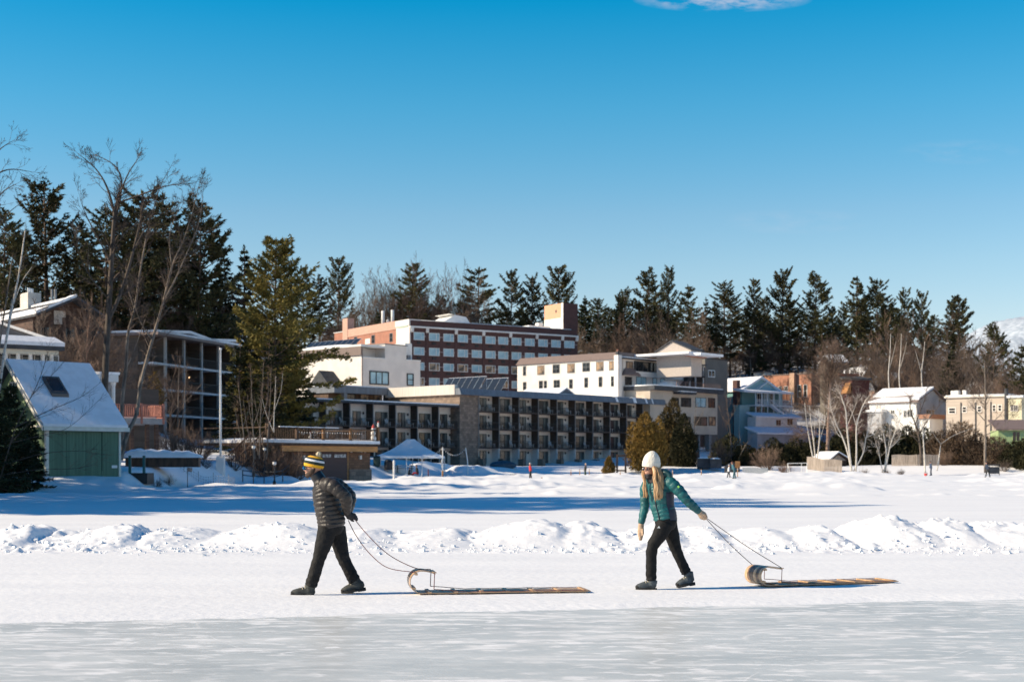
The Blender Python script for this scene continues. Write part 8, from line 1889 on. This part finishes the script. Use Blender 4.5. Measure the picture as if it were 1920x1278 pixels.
# dark side panel follows the flank; zip, logo marks, cuffs and hem
mb = MB(); vs = []; nz, na = 26, 8
path = crom([J(1239,922), J(1241,945), J(1245,960), J(1247.5,974)], nz); rr = crom([(.158,.148),(.146,.132),(.146,.142),(.142,.142)], nz)
for i in range(nz+1):
    for j in range(na+1):
        a0 = R(-78 + (15 if i < 6 else 8)*0); an = R(-72) + (R(-5)-R(-72))*j/na; k = 1.045 + .02*abs(math.sin(math.pi*i*.32))
        vs.append(tuple(Vector(path[i]) + Vector((math.cos(an)*rr[i][0]*k, math.sin(an)*rr[i][1]*k, 0))))
mb.add(vs, [(i*(na+1)+j,i*(na+1)+j+1,(i+1)*(na+1)+j+1,(i+1)*(na+1)+j) for i in range(nz) for j in range(na)]); mb.build('side_panel', M_NAVY, jw, True)
mb = MB(); zp = []
for i in range(22):
    s = i/21; k = crom([J(1234,903), J(1239,918), J(1241,945), J(1245,960), J(1247.5,973)], 21)[i]; r_ = crom([(.12,.125),(.158,.148),(.146,.132),(.146,.142),(.142,.142)], 21)[i]; an = R(-126); zp.append(tuple(Vector(k)+Vector((math.cos(an)*r_[0]*1.05, math.sin(an)*r_[1]*1.05, 0))))
mb.tube(zp, .006, 6); mb.build('front_zip', M_NAVY, jw, True)
mb = MB(); loft(mb, [J(1247,970.5), J(1248,975.5)], [(.140,.140),(.134,.134)], 26, 5); mb.build('hem_band', M_NAVY, jw, True)
mb = MB(); c = J(1268,911.5,-.236); mb.prism([tuple(c+Vector((-.018,0,.006))),tuple(c+Vector((.004,-.004,.016))),tuple(c+Vector((.014,-.002,-.004))),tuple(c+Vector((-.004,.002,-.018)))], (0,-.004,0)); mb.build('sleeve_mark', mat('lime_mark', (.35,.75,.12), .6), jw)
# trousers, boots, mittens
mb = MB()
loft(mb, [J(1246,966), J(1249,980), J(1250,992)], [(.128,.135),(.138,.142),(.09,.12)], 24, 14)
loft(mb, [J(1246,980,-.07), J(1236,1001,-.09), J(1222,1024,-.095), J(1220,1055,-.09), J(1220,1086,-.09)], [(.112,.095),(.096,.088),(.073,.072),(.068,.066),(.066,.066)], 22, 60, crease(.5,.92))
loft(mb, [J(1255,984,.07), J(1262,1006,.09), J(1270,1032,.095), J(1280,1055,.095), J(1289,1074,.095)], [(.108,.095),(.092,.086),(.072,.072),(.064,.064),(.066,.066)], 22, 60, crease(.5,.92))
tr = fused('ski_trousers', mb, .009, M_PANTSW, wom, 1, lambda A: .004*fbm(A[:,0]*8, A[:,2]*14+A[:,1]*6, 35, 3))
mb = MB(); c = J(1232.5,986.5,-.187); mb.prism([tuple(c+Vector((-.020,0,-.010))),tuple(c+Vector((.018,0,-.012))),tuple(c+Vector((.002,0,.016)))], (0,-.006,0)); mb.build('hip_mark', M_WHITE, tr)
boot(J, wom, (1222,1087), (1230,1104.5), (1190.5,1103.5), -.09, .046, M_BOOTW, M_SOLE)
boot(J, wom, (1292,1074), (1305,1095.5), (1270,1101.5), .095, .046, M_BOOTW, M_SOLE)
mb = MB(); loft(mb, [J(1307,957.5,-.135), J(1311,961,-.13), J(1316,966,-.125), J(1322,971,-.12)], [(.036,.034),(.044,.034),(.052,.034),(.028,.024)], 16, 20); loft(mb, [J(1312,962,-.15), J(1317,963,-.165), J(1320,966,-.16)], [.016,.016,.012], 8, 8); fused('mitten', mb, .007, M_MITT, wom, 2)
mb = MB(); loft(mb, [J(1203.5,981,.09), J(1203,988,.09), J(1202.5,1000,.085), J(1202,1013,.08)], [(.034,.030),(.038,.034),(.040,.030),(.020,.018)], 16, 20); loft(mb, [J(1205,992,.06), J(1206.5,998,.05), J(1206,1004,.05)], [.015,.016,.010], 8, 8); fused('mitten', mb, .007, M_MITT, wom, 2)

# ------------------------------------------------------------------ toboggans
M_ASH = mat('ash_slat', (.56,.36,.20), .45, var=.14, scale=4, stretch=(.6,6,6), coat=.3)
M_WALNUT = mat('dark_slat', (.16,.095,.06), .45, var=.2, scale=4, stretch=(.6,6,6), coat=.3)
def toboggan(lab, x, y, z, ang, L_, r, ext, dark, tipup=.0):
    o = thing('toboggan', lab, 'toboggan', (x, y, z), ang, 'wooden toboggans'); wd = .42; n = 6
    prof = [(L_, .012)] + [(L_*(1-i/14), .012) for i in range(1, 15)]
    prof += [(-r*math.sin(a), r+.012 - r*math.cos(a)) for a in np.linspace(.12, math.pi, 16)]
    prof += [(ext*i/5, 2*r+.012-.012*(i/5)**2*3) for i in range(1, 6)]
    sw = wd/n; mbs = MB(); th = .009
    for k in range(n):
        y0, y1 = k*sw+.003, (k+1)*sw-.003; vs = []; m = len(prof)
        for i, (px_, pz_) in enumerate(prof):
            q0 = prof[max(i-1,0)]; q1 = prof[min(i+1,m-1)]; t = Vector((q1[0]-q0[0], 0, q1[1]-q0[1])).normalized(); nn = Vector((t.z,0,-t.x)); c = Vector((px_,0,pz_))
            for yy in (y0, y1):
                vs.append((c.x+nn.x*th*.5, yy, c.z+nn.z*th*.5)); vs.append((c.x-nn.x*th*.5, yy, c.z-nn.z*th*.5))
        fs = []
        for i in range(m-1):
            a, b = i*4, (i+1)*4; fs += [(a,b,b+2,a+2),(a+1,a+3,b+3,b+1),(a,a+1,b+1,b),(a+2,b+2,b+3,a+3)]
        fs += [(0,2,3,1),((m-1)*4,(m-1)*4+1,(m-1)*4+3,(m-1)*4+2)]
        mbs.cur = 1 if k in dark else 0; mbs.add(vs, fs)
    mbs.build('slatted_deck', [M_ASH, M_WALNUT], o)
    nb = 7
    for i in range(nb):
        xx = .10 + (L_-.16)*i/(nb-1); b = MB(); b.box((xx-.022,-.008,.0175),(xx+.022,wd+.008,.030)); b.build('crossbar', M_ASH, o)
    b = MB(); b.box((ext-.03,-.015,2*r-.004),(ext+.012,wd+.015,2*r+.018-.03)); b.build('crossbar', M_ASH, o)
    b = MB(); b.box((-r*.72-.012,.0,r*.42),(-r*.72+.03,wd,r*.42+.025)); b.box((-r*.55,.0,r*1.72),(-r*.55+.03,wd,r*1.72+.022)); b.build('inner_bar', M_ASH, o)
    for yy in (-.006, wd+.006):
        b = MB(); b.tube([(ext-.012,yy,2*r-.01),(.10+.01,yy,.045)] if False else [(ext-.012,yy,2*r-.01),(ext-.02,yy,.06)], .005, 6); b.build('curl_cord', M_ROPE, o)
        b = MB(); pts = []
        for i in range(nb-1):
            xa = .10+(L_-.16)*i/(nb-1); xb = .10+(L_-.16)*(i+1)/(nb-1); pts += [(xa,yy,.027),((xa+xb)/2,yy,.022)]
        pts.append((L_-.06,yy,.027)); b.tube([(ext-.02,yy,.06),((ext+.12),yy,.05)]+pts[3:], .0045, 6); b.build('side_rope', M_ROPE, o)
    return o
def w2l(o, p): return o.matrix_basis.inverted() @ p
xm, ym = PX(791,17.02), 17.02-.10
t1 = toboggan('toboggan with red tow ropes pulled by the man in the charcoal jacket', xm, ym, sz_(xm, ym+.2)+.012, R(9), 2.06, .132, .17, (2,))
xw_, yw_ = PX(1441,18.05), 17.98
t2 = toboggan('toboggan with alternate dark slats pulled by the woman in teal', xw_, yw_, sz_(xw_, yw_+.2)+.012, R(20), 1.93, .118, .19, (1,3,4))
bpy.context.view_layer.update()
def rope(o, pts, r, m, name='tow_rope'):
    b = MB(); q = crom([tuple(w2l(o, p)) for p in pts], 30); b.tube([tuple(v) for v in q], r, 6); b.build(name, m, o, True)
def wp(o, l): return o.matrix_basis @ Vector(l)
ga = Vector(man.location) + fm_(664,969,-.05); gb = Vector(man.location) + fm_(652,974,.06)
e1 = wp(t1, (.15,.41,.268)); e2 = wp(t1, (-.06,.01,.262))
rope(t1, [ga, P(690,1003,16.9), P(730,1040,16.95), P(778,1064,17.1), e1], .0052, M_ROPE)
rope(t1, [gb, P(668,1004,17.0), P(694,1038,16.95), P(728,1064,16.9), e2], .0052, M_ROPE)
gc = Vector(wom.location) + fw(1321,969,-.12); f1 = wp(t2, (.17,.0,.236)); f2 = wp(t2, (.0,.41,.238))
rope(t2, [gc, gc.lerp(f1,.5)-Vector((0,0,.02)), f1], .0045, M_ROPEG); rope(t2, [gc-Vector((0,0,.012)), gc.lerp(f2,.5)-Vector((0,0,.03)), f2], .0045, M_ROPEG)

# ------------------------------------------------------------------ far figures on the ice and under the tent
def far_person(px, pf, Y, hgt, lab, cj, ct, chat, stride=.22, face=-1, lean=.04, arms=.18, sit=False, zoff=0.0, skin=True):
    x = PX(px, Y); z = PZ(pf, Y) + zoff; o = thing('person', lab, 'person', (x, Y, z), 0, 'distant people on the lake'); k = hgt/1.75; V = lambda a, b, c: Vector((a*face*-1*-1, b, c))*k
    fx = face
    mat_ = lambda nm, c: bpy.data.materials[nm] if nm in bpy.data.materials else mat(nm, c, .8)
    P3 = lambda a, b, c: (a*fx*k, b*k, c*k)
    if sit: hip, kn, an = .50, (.42,.50), (.45,.05)
    b = MB(); b.ell(P3(lean*1.9,0,1.62 if not sit else 1.22), (.09*k,.08*k,.12*k), 10, 8)
    zs = 1.42 if not sit else 1.04; zh = .90 if not sit else .48
    loft(b, [P3(lean*1.8,0,zs+.12), P3(lean*1.4,0,zs-.1), P3(0,0,zh)], [.05*k,.11*k,.11*k], 10, 8)
    legs = []
    for s, st in ((-1, stride), (1, -stride)):
        if sit: pth = [P3(0,s*.1,zh), P3(.42,s*.11,zh+.03), P3(.46,s*.11,.06)]
        else: pth = [P3(0,s*.09,zh), P3(st*.6+.03,s*.1,.48), P3(st,s*.1,.06)]
        legs.append(pth); loft(b, pth, [.075*k,.055*k,.04*k], 8, 10)
        loft(b, [P3(lean*1.5,s*.18,zs-.02), P3(lean*1.2-st*arms*2,s*.24,zs-.30), P3(lean-st*arms*3+.05,s*.22,zs-.52)], [.045*k,.04*k,.035*k], 8, 8)
    fused('body', b, .03*k, M_SKIN, o, 1)
    j = MB(); loft(j, [P3(lean*1.7,0,zs+.06), P3(lean*1.4,0,zs-.12), P3(.0,0,zh-.02)], [(.08*k,.12*k),(.14*k,.21*k),(.14*k,.18*k)], 12, 10)
    for s, st in ((-1, stride), (1, -stride)): loft(j, [P3(lean*1.5,s*.17,zs-.0), P3(lean*1.2-st*arms*2,s*.24,zs-.30), P3(lean-st*arms*3+.05,s*.22,zs-.50)], [.07*k,.062*k,.05*k], 8, 8)
    fused('jacket', j, .03*k, mat_('cloth_%s' % '_'.join(str(int(c*99)) for c in cj), cj), o, 1)
    t = MB()
    for pth in legs: loft(t, pth, [.10*k,.08*k,.065*k], 8, 10)
    loft(t, [P3(0,0,zh+.08), P3(0,0,zh-.1)], [(.12*k,.15*k),(.1*k,.14*k)], 10, 4); fused('trousers', t, .03*k, mat_('cloth_%s' % '_'.join(str(int(c*99)) for c in ct), ct), o, 1)
    h = MB(); zz = 1.62 if not sit else 1.22; c = Vector(P3(lean*1.9,0,zz+.03)); M_ = Matrix.Translation(c); h.lathe([(.102*k,-.01*k),(.11*k,.03*k),(.095*k,.08*k),(.04*k,.12*k)], n=10, M=M_); h.build('hat', mat_('cloth_%s' % '_'.join(str(int(c_*99)) for c_ in chat), chat), o, True)
    f_ = MB()
    for pth in legs: a = Vector(pth[-1]); f_.ell(a+Vector((.06*fx*k,0,-.02*k)), (.13*k,.05*k,.055*k), 8, 6)
    f_.build('boots', M_SOLE, o, True); return o
far_person(995, 898.5, 138, 1.62, 'distant skater in a bright red jacket, back to the camera, before the balcony hotel', (.55,.03,.035), (.03,.03,.035), (.5,.45,.42), .10, -1)
far_person(1097, 897, 148, 1.60, 'distant dark-clad standing skater with pale hat, right of the red-jacketed one', (.03,.03,.03), (.02,.045,.03), (.55,.42,.28), .05, 1)
far_person(1366, 897, 146, 1.45, 'distant walker in a white jacket, left of the pair by the tarpaulin shelter', (.72,.72,.72), (.03,.035,.045), (.6,.58,.55), .16, 1)
far_person(1377.5, 897, 145, 1.72, 'distant stooping walker in a teal coat, right of the pair by the tarpaulin shelter', (.05,.15,.19), (.03,.10,.12), (.20,.08,.06), .12, -1, .14)
far_person(1746, 891, 172, 1.72, 'distant skater in dark blue between the two right-hand birches', (.03,.06,.12), (.025,.04,.07), (.03,.03,.04), .08, -1)
far_person(1852.5, 894, 160, 1.72, 'distant skater in dark navy mid-stride below the spreading shore tree', (.03,.035,.07), (.015,.018,.02), (.04,.04,.05), .28, -1, .1)
far_person(766, 896, 144.5, 1.45, 'dark hooded person seated left under the tent canopy', (.015,.015,.018), (.02,.02,.022), (.015,.015,.018), .1, 1, .08, .18, True)
far_person(783, 896, 145, 1.75, 'dark-clad person with red trousers sitting under the middle of the tent', (.02,.02,.024), (.55,.03,.04), (.02,.02,.02), .1, -1, .06, .18, True)
